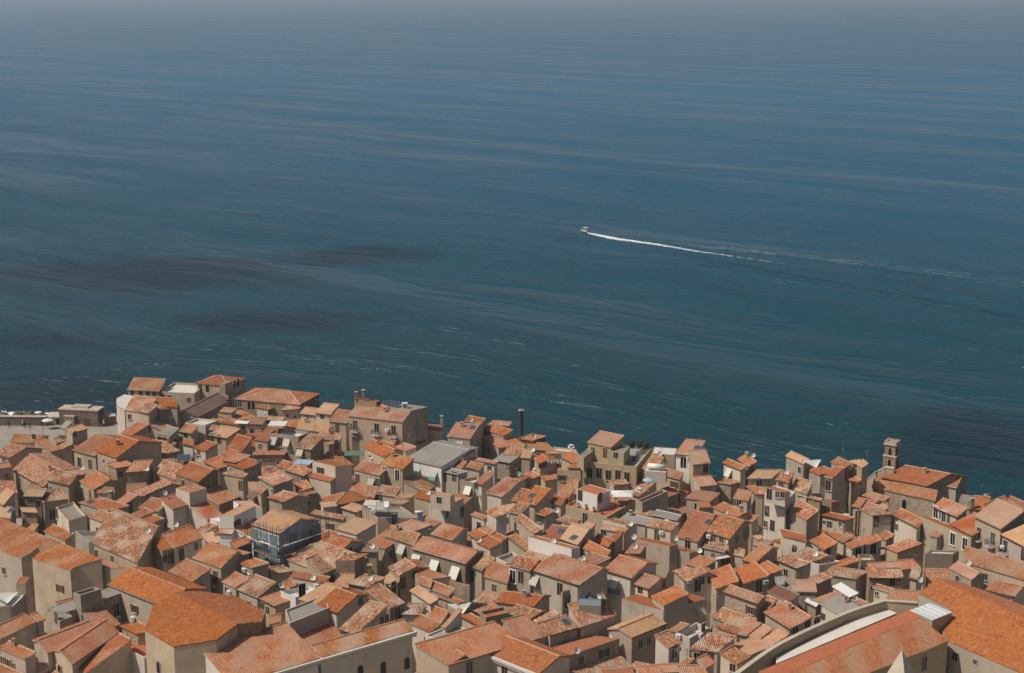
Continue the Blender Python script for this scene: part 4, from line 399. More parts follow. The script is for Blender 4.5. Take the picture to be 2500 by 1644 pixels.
 ('huge worn orange hall roof in three bays at the left edge','church',[{'t':'Q','r':'o','w':'c','o':{},'f':[('w',-81.43,235.42,15.4,-0.601,-0.799)],'q':[(-84.15,237.47,18.62),(-77.54,232.5,18.62),(-75.41,234.71,19.54),(-74.25,234.29,19.65),(-72.02,235.28,20.29),(-87.6,248.44,20.63)],'e':(0,0),'z':18.62,'g':6.14},{'t':'Q','r':'o','w':'c','o':{},'f':[('w',-70.42,228.27,15.23,-0.584,-0.812)],'q':[(-75.7,232.07,18.79),(-68.13,226.63,18.79),(-67.2,227.72,19.22),(-63.67,228.46,20.01),(-72.06,235.42,20.24),(-74.29,234.41,19.61)],'e':(0,0),'z':18.79,'g':6.33},{'t':'Q','r':'o','w':'c','o':{},'f':[],'q':[(-68.73,233.09,18.16),(-64.76,229.57,18.16),(-60.04,228.04,18.71),(-64.65,231.99,18.68)],'e':(0,0),'z':18.16,'g':6.33}]),
 ('orange roof with small balcony windows right of the patched long roof','house',[{'t':'M','r':'o','w':'c','o':{},'f':[('w',-57.53,244.25,14.2,0.615,-0.789),('d',-56.82,244.8,14.05,0.615,-0.789)],'p':(-57.96,243.64,-56.12,245.07),'D':3.37,'z':15.72,'pi':0.3,'sh':-0.35,'g':5.94}]),
 ('broad salmon-orange roof of white house with three brown shutters','house',[{'t':'M','r':'o','w':'w','o':{},'f':[('d',-55.18,245.76,14.33,0.801,-0.599),('w',-53.23,248.37,14.74,0.801,-0.599),('t',-55.7,245.06,19.47,0.801,-0.599)],'p':(-55.96,244.35,-52.2,249.36),'D':4.16,'z':15.91,'pi':0.3,'sh':0.91,'g':5.92}]),
 ('orange roof with cracked pale ridge left of the balcony house','house',[{'t':'M','r':'o','w':'c','o':{},'f':[],'p':(-55.08,234.9,-50.14,230.23),'D':3.63,'z':15.53,'pi':0.3,'sh':-0.14,'g':6.2}]),
 ('balcony house with two brown doors and big orange-brown roof','house',[{'t':'G','r':'o','w':'c','o':{'d2':0.25},'f':[('d',-50.2,237.0,14.65,-0.643,-0.766),('d',-47.39,234.65,14.68,-0.643,-0.766),('b',-50.44,237.2,13.24,-0.643,-0.766),('b',-47.79,234.98,13.23,-0.643,-0.766)],'p':(-51.79,238.04,-46.26,233.41),'D':4.21,'z':16.61,'pi':0.3,'sh':-0.93,'g':6.11}]),
 ('peach roof on streaked grey wall before the scaffolded building','house',[{'t':'M','r':'o','w':'g','o':{},'f':[],'p':(-44.95,241.03,-42.79,244.31),'D':2.04,'z':17.21,'pi':0.15,'sh':0.35,'g':6.02},{'t':'M','r':'o','w':'g','o':{},'f':[],'p':(-44.51,237.64,-42.33,239.62),'D':2.21,'z':16.91,'pi':0.15,'sh':-1.37,'g':14.31}]),
 ('small flat orange roof beside the maroon canopy','house',[{'t':'M','r':'o','w':'c','o':{},'f':[('c',-42.96,236.34,15.2,-0.654,-0.757),('t',-42.17,235.66,14.72,-0.654,-0.757)],'p':(-44.25,237.17,-41.58,234.85),'D':2.29,'z':16.13,'pi':0.2,'sh':1.55,'g':6.14}]),
 ('orange roof below the balcony house with window air conditioner','house',[{'t':'M','r':'o','w':'c','o':{'d2':0.2},'f':[('w',-44.52,228.61,14.74,-0.727,-0.687),('c',-43.94,228.0,14.7,-0.727,-0.687)],'p':(-45.47,229.3,-42.74,226.41),'D':2.74,'z':15.97,'pi':0.3,'sh':-0.24,'g':6.37}]),
 ('straw-coloured striped tile roof beside the polygonal church roof','house',[{'t':'G','r':'v','w':'c','o':{'d2':0.1},'f':[],'p':(-42.43,226.17,-38.67,222.66),'D':3.86,'z':16.0,'pi':0.3,'sh':-0.4,'g':6.46}]),
 ("lichened roof left of the scaffolded building's white tower",'house',[{'t':'M','r':'v','w':'c','o':{},'f':[],'p':(-55.45,256.9,-53.6,255.14),'D':3.1,'z':14.46,'pi':0.3,'sh':0.55,'g':5.54}]),
 ('pale straw terrace roof at the foot of the white tower','house',[{'t':'M','r':'t','w':'c','o':{},'f':[],'p':(-53.97,255.52,-51.12,249.92),'D':2.55,'z':14.48,'pi':0.1,'sh':0.0,'g':5.58}]),
 ('tall white tower house and low wings joined to the scaffolded building','house',[{'t':'F','r':'t','w':'n','o':{'par':0.05},'f':[('w',-46.3,249.17,18.59,0.89,-0.455),('d',-46.31,249.14,16.15,0.89,-0.455)],'p':(-49.18,248.95,-46.64,248.51),'D':5.78,'z':20.04,'pi':0,'sh':1.8,'g':5.78},{'t':'F','r':'w','w':'n','o':{'par':0.1},'f':[],'p':(-52.71,258.29,-50.68,256.71),'D':2.21,'z':16.26,'pi':0,'sh':0.97,'g':5.5},{'t':'F','r':'t','w':'n','o':{'par':0.05},'f':[('s',-47.48,258.64,18.44,-0.814,-0.581)],'p':(-48.97,260.72,-46.29,256.97),'D':2.44,'z':18.69,'pi':0,'sh':1.74,'g':5.43},{'t':'M','r':'o','w':'n','o':{},'f':[],'p':(-49.42,247.57,-46.87,247.13),'D':1.4,'z':17.42,'pi':0.27,'sh':0.0,'g':5.82},{'t':'M','r':'o','w':'n','o':{},'f':[],'p':(-42.18,246.23,-39.43,251.63),'D':5.0,'z':16.46,'pi':0.27,'sh':0.0,'g':5.86}]),
 ('tan-roofed building wrapped in scaffolding with pale blue walls','scaffold',[{'t':'G','r':'t','w':'B','o':{'d2':1.0},'f':[],'p':(-43.27,244.78,-37.81,240.16),'D':4.57,'z':19.91,'pi':0.3,'sh':-0.01,'g':5.91}]),
 ('neat orange gable house with cream walls and small dark windows','house',[{'t':'G','r':'o','w':'w','o':{'d2':0.9},'f':[('w',-31.08,242.4,15.96,-0.58,-0.815),('w',-27.79,240.86,16.08,0.829,-0.559),('w',-26.62,242.59,16.11,0.829,-0.559)],'p':(-31.8,242.64,-28.1,240.01),'D':3.21,'z':16.84,'pi':0.3,'sh':-0.08,'g':5.97}]),
 ('tan gable roof with bluish white side below the patched roofs','house',[{'t':'M','r':'t','w':'w','o':{'d2':0.6},'f':[],'p':(-30.62,254.78,-26.52,251.72),'D':3.99,'z':15.61,'pi':0.3,'sh':1.09,'g':5.61}]),
 ('mottled roof strip behind the right end of the scaffolding','house',[{'t':'M','r':'v','w':'c','o':{},'f':[],'p':(-36.33,266.63,-30.07,263.35),'D':1.39,'z':14.27,'pi':0.15,'sh':0.0,'g':5.25},{'t':'M','r':'o','w':'c','o':{},'f':[],'p':(-38.65,262.21,-32.4,258.92),'D':5.0,'z':10.32,'pi':0.27,'sh':0.0,'g':5.38}]),
 ('tan roof with white wall right behind the mottled strip','house',[{'t':'M','r':'t','w':'w','o':{},'f':[],'p':(-34.07,266.81,-31.45,267.77),'D':2.36,'z':15.35,'pi':0.12,'sh':0.0,'g':5.25},{'t':'M','r':'t','w':'c','o':{},'f':[],'p':(-30.95,267.45,-27.89,264.83),'D':2.23,'z':15.13,'pi':0.2,'sh':0.59,'g':5.23}]),
 ('brown mottled roof below the ochre house, left of two','house',[{'t':'M','r':'v','w':'c','o':{},'f':[],'p':(-30.63,277.84,-25.5,274.54),'D':3.17,'z':14.57,'pi':0.3,'sh':-1.26,'g':4.91}]),
 ('brown mottled roof below the ochre house, right of two','house',[{'t':'M','r':'v','w':'c','o':{},'f':[('d',-24.54,275.73,14.33,-0.421,-0.907)],'p':(-25.28,275.84,-21.47,274.06),'D':2.73,'z':14.98,'pi':0.3,'sh':-0.43,'g':4.97}]),
 ('roof terrace with white and grey awning sheets and dish','house',[{'t':'F','r':'g','w':'p','o':{'par':0.4},'f':[('t',-25.0,264.89,15.51,0,0),('y',-23.07,259.53,18.3,0.0,-1.0),('d',-20.55,259.53,15.6,0.0,-1.0)],'p':(-27.22,266.1,-23.57,259.53),'D':6.37,'z':15.91,'pi':0,'sh':3.54,'g':5.27}]),
 ('dark-sided block with speckled top right of the awning terrace','house',[{'t':'M','r':'v','w':'c','o':{},'f':[],'p':(-22.29,266.55,-19.62,266.07),'D':1.64,'z':16.25,'pi':0.1,'sh':0.89,'g':5.25}]),
 ('wide rough mottled roof in front of the scaffolding','house',[{'t':'G','r':'v','w':'c','o':{'d2':0.05},'f':[],'p':(-38.39,240.89,-29.99,233.14),'D':6.5,'z':15.85,'pi':0.25,'sh':3.05,'g':6.02},{'t':'M','r':'v','w':'c','o':{},'f':[('d',-28.71,232.67,15.31,0.818,-0.575)],'p':(-29.7,230.88,-28.11,233.13),'D':4.27,'z':16.65,'pi':0.3,'sh':0.62,'g':6.32}]),
 ('bare cracked-plaster block with flat speckled top','house',[{'t':'F','r':'v','w':'b','o':{'par':0.05},'f':[],'p':(-28.03,233.84,-25.01,233.84),'D':3.12,'z':17.76,'pi':0,'sh':1.99,'g':6.23},{'t':'M','r':'t','w':'b','o':{},'f':[],'p':(-28.03,228.84,-25.01,228.84),'D':5.0,'z':14.12,'pi':0.27,'sh':0.0,'g':6.38}]),
 ('mottled low roof with dish above the bare cracked block','house',[{'t':'M','r':'v','w':'c','o':{},'f':[('t',-23.17,244.07,16.02,0,0)],'p':(-26.33,243.22,-22.16,242.81),'D':2.04,'z':15.88,'pi':0.12,'sh':0.0,'g':5.95}]),
 ('orange roof left of the green awning house','house',[{'t':'M','r':'o','w':'c','o':{},'f':[],'p':(-24.37,248.3,-21.2,244.97),'D':3.94,'z':15.53,'pi':0.3,'sh':0.02,'g':5.8}]),
 ('mottled roof house with green awning and pink canvas','house',[{'t':'G','r':'v','w':'b','o':{'d2':0.2},'f':[('Y',-20.58,247.08,15.36,-0.656,-0.755),('y',-18.19,245.01,15.67,-0.656,-0.755)],'p':(-21.46,247.56,-16.18,242.97),'D':2.91,'z':16.87,'pi':0.3,'sh':-1.23,'g':5.82}]),
 ('ragged tile edge under the maroon canopy','house',[{'t':'M','r':'v','w':'c','o':{},'f':[],'p':(-38.65,235.79,-35.26,237.31),'D':1.91,'z':14.68,'pi':0.2,'sh':-1.02,'g':6.18}]),
 ('white sunken terrace with pale blue rim and round tank','house',[{'t':'F','r':'W','w':'n','o':{'rim':'s','par':0.6},'f':[('d',-31.41,219.06,18.62,0.536,-0.844)],'p':(-34.87,220.87,-32.33,218.47),'D':4.43,'z':17.69,'pi':0,'sh':1.12,'g':6.62},{'t':'M','r':'r','w':'w','o':{},'f':[('t',-30.52,224.75,18.04,0,0),('c',-29.86,224.58,17.19,-0.427,-0.904)],'p':(-34.26,226.41,-28.55,223.72),'D':1.64,'z':18.02,'pi':0.15,'sh':0.0,'g':6.46}]),
 ('small mottled roof behind the sunken terrace rim','house',[{'t':'M','r':'v','w':'c','o':{},'f':[('t',-35.56,225.78,16.36,0,0)],'p':(-36.55,226.66,-34.43,224.87),'D':2.42,'z':16.37,'pi':0.3,'sh':0.7,'g':6.45}]),
 ('sandy mottled roof with brick chimney box','house',[{'t':'M','r':'v','w':'c','o':{},'f':[('h',-22.04,227.56,18.22,0.699,-0.715),('t',-22.17,228.92,16.33,0,0)],'p':(-25.79,228.42,-22.41,226.8),'D':3.42,'z':16.03,'pi':0.15,'sh':1.24,'g':6.4}]),
 ('pale mottled gable house with white-pink end and black window','house',[{'t':'G','r':'v','w':'c','o':{'d2':0.8},'f':[('d',-17.26,231.65,14.81,0.541,-0.841),('w',-15.42,232.83,15.82,0.541,-0.841)],'p':(-19.89,234.85,-17.76,231.08),'D':3.12,'z':16.21,'pi':0.3,'sh':-0.18,'g':6.2},{'t':'M','r':'t','w':'c','o':{},'f':[('d',-18.53,229.29,14.97,0.753,-0.658)],'p':(-20.8,232.22,-19.01,228.56),'D':1.75,'z':15.19,'pi':0.25,'sh':-0.74,'g':6.28}]),
 ('long orange roof house with three big white awnings','house',[{'t':'G','r':'o','w':'b','o':{'d2':0.7},'f':[('Z',-15.54,240.46,15.41,-0.612,-0.791),('Z',-12.39,238.02,15.37,-0.612,-0.791),('Z',-8.94,235.36,15.28,-0.612,-0.791)],'p':(-16.46,240.89,-7.29,233.8),'D':3.19,'z':17.26,'pi':0.3,'sh':-0.28,'g':6.02}]),
 ('small mottled roof right of the three big white awnings','house',[{'t':'M','r':'v','w':'c','o':{'d2':0.3},'f':[('d',-6.42,235.06,14.7,-0.738,-0.674)],'p':(-7.07,235.44,-4.81,232.96),'D':3.4,'z':16.35,'pi':0.3,'sh':-0.52,'g':6.19}]),
 ('orange-tiled roof below small mottled roof, left of the striped roofs','house',[{'t':'M','r':'o','w':'c','o':{},'f':[],'p':(-4.51,231.34,-0.69,228.41),'D':3.72,'z':15.96,'pi':0.3,'sh':-1.99,'g':6.31},{'t':'M','r':'v','w':'c','o':{},'f':[],'p':(-7.55,227.37,-3.73,224.44),'D':5.0,'z':12.19,'pi':0.27,'sh':0.0,'g':6.43}]),
 ('orange gable with pinkish side wall and little antenna','house',[{'t':'G','r':'o','w':'w','o':{'d2':0.5},'f':[],'p':(-13.81,250.93,-9.95,247.73),'D':3.18,'z':16.12,'pi':0.3,'sh':-0.38,'g':5.72}]),
 ('house with three stepped orange roofs and a dish','house',[{'t':'M','r':'o','w':'w','o':{},'f':[('t',-5.51,247.64,15.85,-0.806,-0.592)],'p':(-6.12,248.09,-3.67,244.77),'D':2.72,'z':15.61,'pi':0.22,'sh':-0.08,'g':5.81},{'t':'M','r':'o','w':'w','o':{},'f':[],'p':(-7.36,251.07,-5.83,248.5),'D':2.17,'z':15.92,'pi':0.2,'sh':-0.28,'g':5.72},{'t':'M','r':'o','w':'c','o':{},'f':[],'p':(-3.69,251.21,-1.76,248.64),'D':1.16,'z':15.71,'pi':0.22,'sh':0.16,'g':5.71}]),
 ('orange roof left of the solar water heater','house',[{'t':'M','r':'o','w':'c','o':{},'f':[],'p':(-20.85,256.57,-16.94,253.91),'D':2.76,'z':15.37,'pi':0.3,'sh':1.85,'g':5.55}]),
 ('patched roof with solar water heater on it','house',[{'t':'M','r':'v','w':'c','o':{},'f':[],'p':(-17.43,258.27,-14.3,254.7),'D':2.89,'z':15.56,'pi':0.2,'sh':-0.03,'g':5.5}]),
 ('bright red roof left of the raised tan box','house',[{'t':'M','r':'r','w':'c','o':{},'f':[('t',-15.24,269.89,16.81,0,0)],'p':(-17.76,269.92,-14.9,267.71),'D':2.48,'z':16.35,'pi':0.3,'sh':-0.9,'g':5.15}]),
 ('weathered flat roof strip left of the bright red roof','house',[{'t':'M','r':'v','w':'c','o':{},'f':[],'p':(-21.65,271.41,-18.77,270.92),'D':2.03,'z':15.61,'pi':0.1,'sh':0.66,'g':5.11}]),
 ('small white walled yard between roofs, chairs behind','house',[{'t':'F','r':'g','w':'w','o':{'par':0.6},'f':[],'p':(-2.64,242.45,-0.92,239.67),'D':3.79,'z':15.0,'pi':0,'sh':-0.99,'g':5.98}]),
 ('longest orange striped-tile roof in the town middle, with brown framed windows under its eave','house',[{'t':'G','r':'o','w':'c','o':{'d2':0.3},'f':[('y',3.69,228.62,16.63,-0.667,-0.745),('d',7.37,225.33,16.3,-0.667,-0.745)],'p':(2.89,229.05,10.16,222.54),'D':4.71,'z':18.04,'pi':0.32,'sh':0.82,'g':6.38},{'t':'G','r':'v','w':'c','o':{'d2':0.3},'f':[('D',0.13,230.64,16.28,-0.599,-0.801),('d',1.41,229.68,16.51,-0.599,-0.801)],'p':(-0.62,230.92,2.88,228.31),'D':2.53,'z':18.18,'pi':0.3,'sh':-0.17,'g':6.32}]),
 ('straw mottled roof with dish behind the longest striped roof','house',[{'t':'M','r':'v','w':'c','o':{},'f':[('t',11.47,238.33,16.03,0,0)],'p':(10.02,238.93,13.11,236.2),'D':2.86,'z':15.88,'pi':0.3,'sh':1.29,'g':6.08},{'t':'M','r':'v','w':'c','o':{},'f':[],'p':(14.83,232.37,17.69,233.65),'D':4.2,'z':12.45,'pi':0.27,'sh':0.0,'g':6.28}]),
 ('pinkish orange roof descending right, left of the steep cream patch','house',[{'t':'M','r':'o','w':'c','o':{'d2':0.3},'f':[],'p':(11.4,244.91,15.09,239.27),'D':2.0,'z':15.9,'pi':0.3,'sh':-1.06,'g':5.9}]),
 ('brown flat orange-topped block with rubble wall','house',[{'t':'F','r':'r','w':'s','o':{},'f':[],'p':(-9.81,228.12,-6.61,226.42),'D':0.43,'z':16.41,'pi':0,'sh':0.0,'g':6.41}]),
 ('orange striped gable house left of the cream stair tower','house',[{'t':'G','r':'o','w':'c','o':{'d2':0.8},'f':[('w',4.91,219.04,16.61,0.832,-0.555)],'p':(-2.65,217.89,3.25,216.05),'D':2.61,'z':17.21,'pi':0.3,'sh':0.77,'g':6.71}]),
 ('cream stair tower with tiny brown door beside glass terrace','house',[{'t':'F','r':'o','w':'y','o':{'par':0.05},'f':[('s',8.3,218.47,17.45,0.584,-0.811),('d',8.3,218.47,16.97,0.584,-0.811)],'p':(7.51,217.9,8.7,218.76),'D':0.4,'z':18.71,'pi':0,'sh':0.0,'g':6.71}]),
 ('smooth deep orange roof in front of the three white awnings','house',[{'t':'Q','r':'r','w':'c','o':{},'f':[],'q':[(-15.37,232.08,15.98),(-12.68,230.23,15.98),(-9.58,230.74,16.24),(-15.0,235.26,16.32),(-15.3,235.08,16.28)],'e':(0,0),'z':15.98,'g':6.27},{'t':'M','r':'o','w':'c','o':{},'f':[],'p':(-14.54,227.36,-12.57,225.56),'D':1.51,'z':16.42,'pi':0.3,'sh':-0.96,'g':6.43}]),
 ('low house with striped orange and salmon slopes left of the rubble-walled block','house',[{'t':'M','r':'o','w':'c','o':{},'f':[],'p':(-13.72,226.92,-9.68,223.04),'D':1.79,'z':16.02,'pi':0.3,'sh':-0.34,'g':6.44},{'t':'M','r':'o','w':'c','o':{},'f':[],'p':(-11.61,224.72,-8.18,221.44),'D':0.99,'z':15.49,'pi':0.2,'sh':0.49,'g':6.51}]),
 ('straw tan roof descending right with white side and chute pipe','house',[{'t':'G','r':'t','w':'w','o':{'d2':0.2},'f':[],'p':(-15.72,224.79,-12.25,219.27),'D':1.44,'z':16.31,'pi':0.3,'sh':-0.04,'g':6.51}]),
 ('white house with striped-tile gable and striped awning','house',[{'t':'G','r':'o','w':'w','o':{'d2':0.7},'f':[('y',16.04,227.92,16.41,-0.66,-0.751),('b',16.13,227.84,14.59,-0.66,-0.751)],'p':(14.22,229.23,18.39,225.57),'D':4.17,'z':17.97,'pi':0.3,'sh':-0.07,'g':6.37}]),
 ('pink corner block with small orange gable above a dark street front with striped canvas','house',[{'t':'F','r':'r','w':'c','o':{'par':0.05},'f':[('y',28.57,222.58,14.04,0.572,-0.82),('w',25.94,220.75,13.82,0.572,-0.82),('d',24.05,219.43,13.68,0.572,-0.82)],'p':(16.75,223.36,22.61,218.43),'D':8.31,'z':15.55,'pi':0,'sh':2.24,'g':6.55},{'t':'G','r':'o','w':'w','o':{'d2':0.7},'f':[('w',19.69,224.84,16.36,-0.683,-0.73),('w',23.42,226.6,16.58,0.76,-0.65)],'p':(18.67,225.5,20.94,223.37),'D':2.81,'z':17.08,'pi':0.3,'sh':-0.12,'g':6.49},{'t':'M','r':'o','w':'p','o':{'d2':0.1},'f':[],'p':(21.01,221.8,22.62,218.06),'D':4.46,'z':16.6,'pi':0.22,'sh':-0.25,'g':6.6}]),
 ('bluish-white house with mottled roof and cluttered balcony','house',[{'t':'G','r':'v','w':'w','o':{'d2':0.4},'f':[('d',28.92,228.29,15.7,0.23,-0.973),('w',30.01,228.55,16.45,0.23,-0.973),('c',27.45,227.94,16.6,0.23,-0.973)],'p':(26.04,230.49,26.8,227.56),'D':3.65,'z':16.7,'pi':0.3,'sh':0.09,'g':6.34}]),
 ('pinkish orange roof with pale ridge behind the cluttered balcony','house',[{'t':'M','r':'o','w':'c','o':{},'f':[],'p':(27.52,235.44,30.15,233.15),'D':3.07,'z':16.69,'pi':0.2,'sh':0.73,'g':6.19},{'t':'M','r':'v','w':'c','o':{},'f':[],'p':(25.51,234.54,26.87,233.03),'D':1.8,'z':15.71,'pi':0.3,'sh':0.95,'g':6.21}]),
 ('orange triangular top with dish behind the striped awning house','house',[{'t':'M','r':'o','w':'b','o':{},'f':[('t',20.16,241.41,16.97,0,0),('t',19.81,240.06,19.17,0.0,-1.0)],'p':(18.29,239.84,20.82,239.84),'D':2.89,'z':16.65,'pi':0.2,'sh':1.5,'g':6.05}]),
 ('orange roof with pale ridge right of the cluttered balcony','house',[{'t':'M','r':'o','w':'c','o':{},'f':[],'p':(30.74,231.73,31.17,224.46),'D':3.73,'z':16.65,'pi':0.24,'sh':-0.72,'g':6.3}]),
 ('house with large salmon-orange roof, dark door and beige awning at its right end','house',[{'t':'M','r':'o','w':'c','o':{},'f':[('d',38.66,229.31,15.15,0.258,-0.966),('c',39.65,229.57,15.82,0.258,-0.966)],'p':(34.37,234.23,35.72,228.3),'D':4.61,'z':15.83,'pi':0.24,'sh':-0.17,'g':6.22},{'t':'M','r':'o','w':'c','o':{},'f':[('y',42.21,232.41,15.23,0.174,-0.985)],'p':(38.62,236.0,40.45,231.83),'D':2.34,'z':16.18,'pi':0.24,'sh':0.56,'g':6.17}]),
 ('small white hut with a white frame between orange roofs','house',[{'t':'M','r':'W','w':'w','o':{},'f':[('w',34.79,239.62,15.29,0.464,-0.886)],'p':(33.27,238.57,35.53,239.76),'D':1.01,'z':16.09,'pi':0.05,'sh':0.0,'g':6.09}]),
 ('steep deep-orange striped roof with brown side and dish','house',[{'t':'G','r':'o','w':'c','o':{'d2':0.4},'f':[('t',42.6,239.2,15.78,0.707,-0.707)],'p':(36.98,236.76,38.73,235.02),'D':4.81,'z':16.77,'pi':0.3,'sh':0.01,'g':6.15}]),
 ('mottled roof just behind the steep deep-orange roof','house',[{'t':'M','r':'v','w':'c','o':{},'f':[],'p':(39.86,244.26,41.87,243.44),'D':1.97,'z':16.52,'pi':0.2,'sh':1.12,'g':5.92}]),
 ('large dark striped roof left of the shuttered pale house','house',[{'t':'G','r':'v','w':'c','o':{'d2':0.2},'f':[('w',44.19,236.94,14.49,-0.823,-0.568)],'p':(42.79,238.58,45.46,234.7),'D':5.14,'z':16.09,'pi':0.3,'sh':1.79,'g':6.09}]),
 ('grey low block with mottled top and tiny window','house',[{'t':'M','r':'v','w':'c','o':{},'f':[('s',33.4,244.82,14.57,-0.584,-0.812)],'p':(31.76,245.73,35.17,243.28),'D':0.83,'z':15.68,'pi':0.1,'sh':0.0,'g':5.88},{'t':'M','r':'v','w':'c','o':{},'f':[],'p':(36.73,244.07,38.27,242.86),'D':1.76,'z':14.93,'pi':0.3,'sh':-0.71,'g':5.93}]),
 ('blank off-white block with thin red top before the bare wall house','house',[{'t':'M','r':'r','w':'w','o':{},'f':[],'p':(44.87,245.05,48.42,242.14),'D':2.15,'z':17.9,'pi':0.1,'sh':-1.68,'g':5.9},{'t':'M','r':'o','w':'c','o':{},'f':[],'p':(44.18,250.29,45.5,248.59),'D':1.43,'z':15.24,'pi':0.2,'sh':1.03,'g':5.74},{'t':'M','r':'o','w':'c','o':{},'f':[],'p':(40.24,247.21,41.56,245.51),'D':5.0,'z':11.63,'pi':0.27,'sh':0.0,'g':5.83}]),
 ('pale house with red shutter door and small roof deck','house',[{'t':'F','r':'R','w':'w','o':{'par':0.4},'f':[('d',46.89,236.2,14.85,-0.674,-0.739),('t',48.37,234.85,18.15,-0.674,-0.739)],'p':(45.99,237.03,48.96,234.32),'D':3.72,'z':16.82,'pi':0,'sh':1.74,'g':6.14}]),
 ('house with striped tile roof on tall stained wall, white gutter along it','house',[{'t':'G','r':'v','w':'s','o':{'d2':0.4},'f':[('w',35.3,215.79,16.71,-0.723,-0.691)],'p':(31.58,219.36,36.09,214.64),'D':1.8,'z':18.27,'pi':0.3,'sh':-0.13,'g':6.67},{'t':'M','r':'v','w':'c','o':{},'f':[],'p':(36.57,217.07,37.9,215.42),'D':2.41,'z':17.14,'pi':0.3,'sh':-0.49,'g':6.74},{'t':'M','r':'v','w':'s','o':{},'f':[],'p':(29.62,217.49,34.14,212.77),'D':2.7,'z':15.02,'pi':0.27,'sh':0.0,'g':6.73}]),
 ('white house with tall red door and orange roof, dishes behind','house',[{'t':'M','r':'o','w':'w','o':{'d2':0.2},'f':[('d',50.53,241.85,15.65,-0.945,-0.326),('w',51.67,240.68,16.68,0.425,-0.905)],'p':(49.34,244.6,50.9,240.1),'D':2.61,'z':17.19,'pi':0.3,'sh':-0.28,'g':5.91}]),
 ('orange roof over glazed room with white terrace corner','house',[{'t':'M','r':'o','w':'w','o':{},'f':[('d',56.68,241.24,16.18,0.314,-0.949),('t',55.24,242.62,15.96,-0.977,-0.212)],'p':(54.87,243.28,55.44,240.63),'D':2.44,'z':17.15,'pi':0.22,'sh':-0.26,'g':5.95},{'t':'M','r':'o','w':'c','o':{},'f':[],'p':(54.35,247.57,55.26,245.69),'D':2.32,'z':16.42,'pi':0.2,'sh':-0.49,'g':5.82},{'t':'M','r':'o','w':'c','o':{},'f':[],'p':(51.29,246.1,52.2,244.21),'D':3.4,'z':13.25,'pi':0.27,'sh':0.0,'g':5.87}]),
 ('orange roof above white balcony full of furniture','house',[{'t':'M','r':'o','w':'w','o':{},'f':[('d',59.34,242.16,16.73,0.296,-0.955)],'p':(57.52,244.41,57.89,241.52),'D':2.95,'z':17.42,'pi':0.22,'sh':-0.52,'g':5.92}]),
 ('white terrace balcony with furniture above long brown wall','house',[{'t':'F','r':'W','w':'b','o':{'par':0.6},'f':[],'p':(56.39,237.69,58.63,237.69),'D':2.77,'z':16.32,'pi':0,'sh':0.0,'g':6.12}]),
 ('orange roof below the tall red door','house',[{'t':'M','r':'o','w':'c','o':{},'f':[],'p':(50.12,236.25,50.64,233.95),'D':4.97,'z':15.98,'pi':0.24,'sh':0.01,'g':6.16}]),
 ('lichened roof with pale stain behind the furniture balcony','house',[{'t':'M','r':'v','w':'c','o':{},'f':[],'p':(61.29,248.21,62.29,245.68),'D':2.12,'z':16.8,'pi':0.2,'sh':-0.62,'g':5.8},{'t':'M','r':'o','w':'c','o':{},'f':[],'p':(59.43,247.48,60.43,244.95),'D':2.0,'z':13.85,'pi':0.27,'sh':0.0,'g':5.83}]),
 ('patchy mottled roof over dark cream house front','house',[{'t':'G','r':'v','w':'y','o':{'d2':0.2},'f':[('d',63.81,239.98,15.9,0.202,-0.979),('d',65.64,240.36,16.36,0.202,-0.979)],'p':(61.1,241.86,62.64,239.45),'D':3.91,'z':16.99,'pi':0.3,'sh':1.49,'g':5.99}]),
 ('flat lichened roof on plastered block with drain pipe','house',[{'t':'M','r':'v','w':'c','o':{},'f':[],'p':(48.91,232.82,54.18,230.59),'D':2.79,'z':15.91,'pi':0.15,'sh':1.22,'g':6.27}]),
 ('long pale orange roof with old tiles beside maroon roof','house',[{'t':'M','r':'v','w':'c','o':{},'f':[],'p':(42.58,229.25,44.16,227.46),'D':6.52,'z':14.93,'pi':0.2,'sh':1.9,'g':6.37}]),
 ('house with smooth pink metal roof and a bright white roof sheet','house',[{'t':'M','r':'p','w':'c','o':{},'f':[],'p':(43.95,226.42,47.09,226.07),'D':3.42,'z':15.48,'pi':0.15,'sh':0.0,'g':6.46},{'t':'M','r':'w','w':'c','o':{},'f':[],'p':(49.77,228.2,51.49,223.6),'D':2.09,'z':15.63,'pi':0.12,'sh':-0.42,'g':6.4}]),
 ('maroon corrugated roof with thin antenna','house',[{'t':'M','r':'d','w':'c','o':{},'f':[],'p':(39.33,225.96,42.07,221.78),'D':2.4,'z':15.67,'pi':0.2,'sh':-0.31,'g':6.47}]),
 ('white house with grey corrugated and brick-pink sheet roofs behind the wall-walk','house',[{'t':'M','r':'g','w':'w','o':{},'f':[('w',47.21,221.14,13.49,-0.898,-0.439)],'p':(46.66,221.77,48.87,217.24),'D':3.8,'z':15.4,'pi':0.18,'sh':-0.19,'g':6.6},{'t':'M','r':'p','w':'c','o':{},'f':[],'p':(45.61,223.78,46.79,222.4),'D':4.02,'z':15.14,'pi':0.18,'sh':1.25,'g':6.54},{'t':'M','r':'w','w':'g','o':{},'f':[],'p':(44.72,223.94,46.11,221.54),'D':1.09,'z':14.93,'pi':0.15,'sh':-0.48,'g':6.53}]),
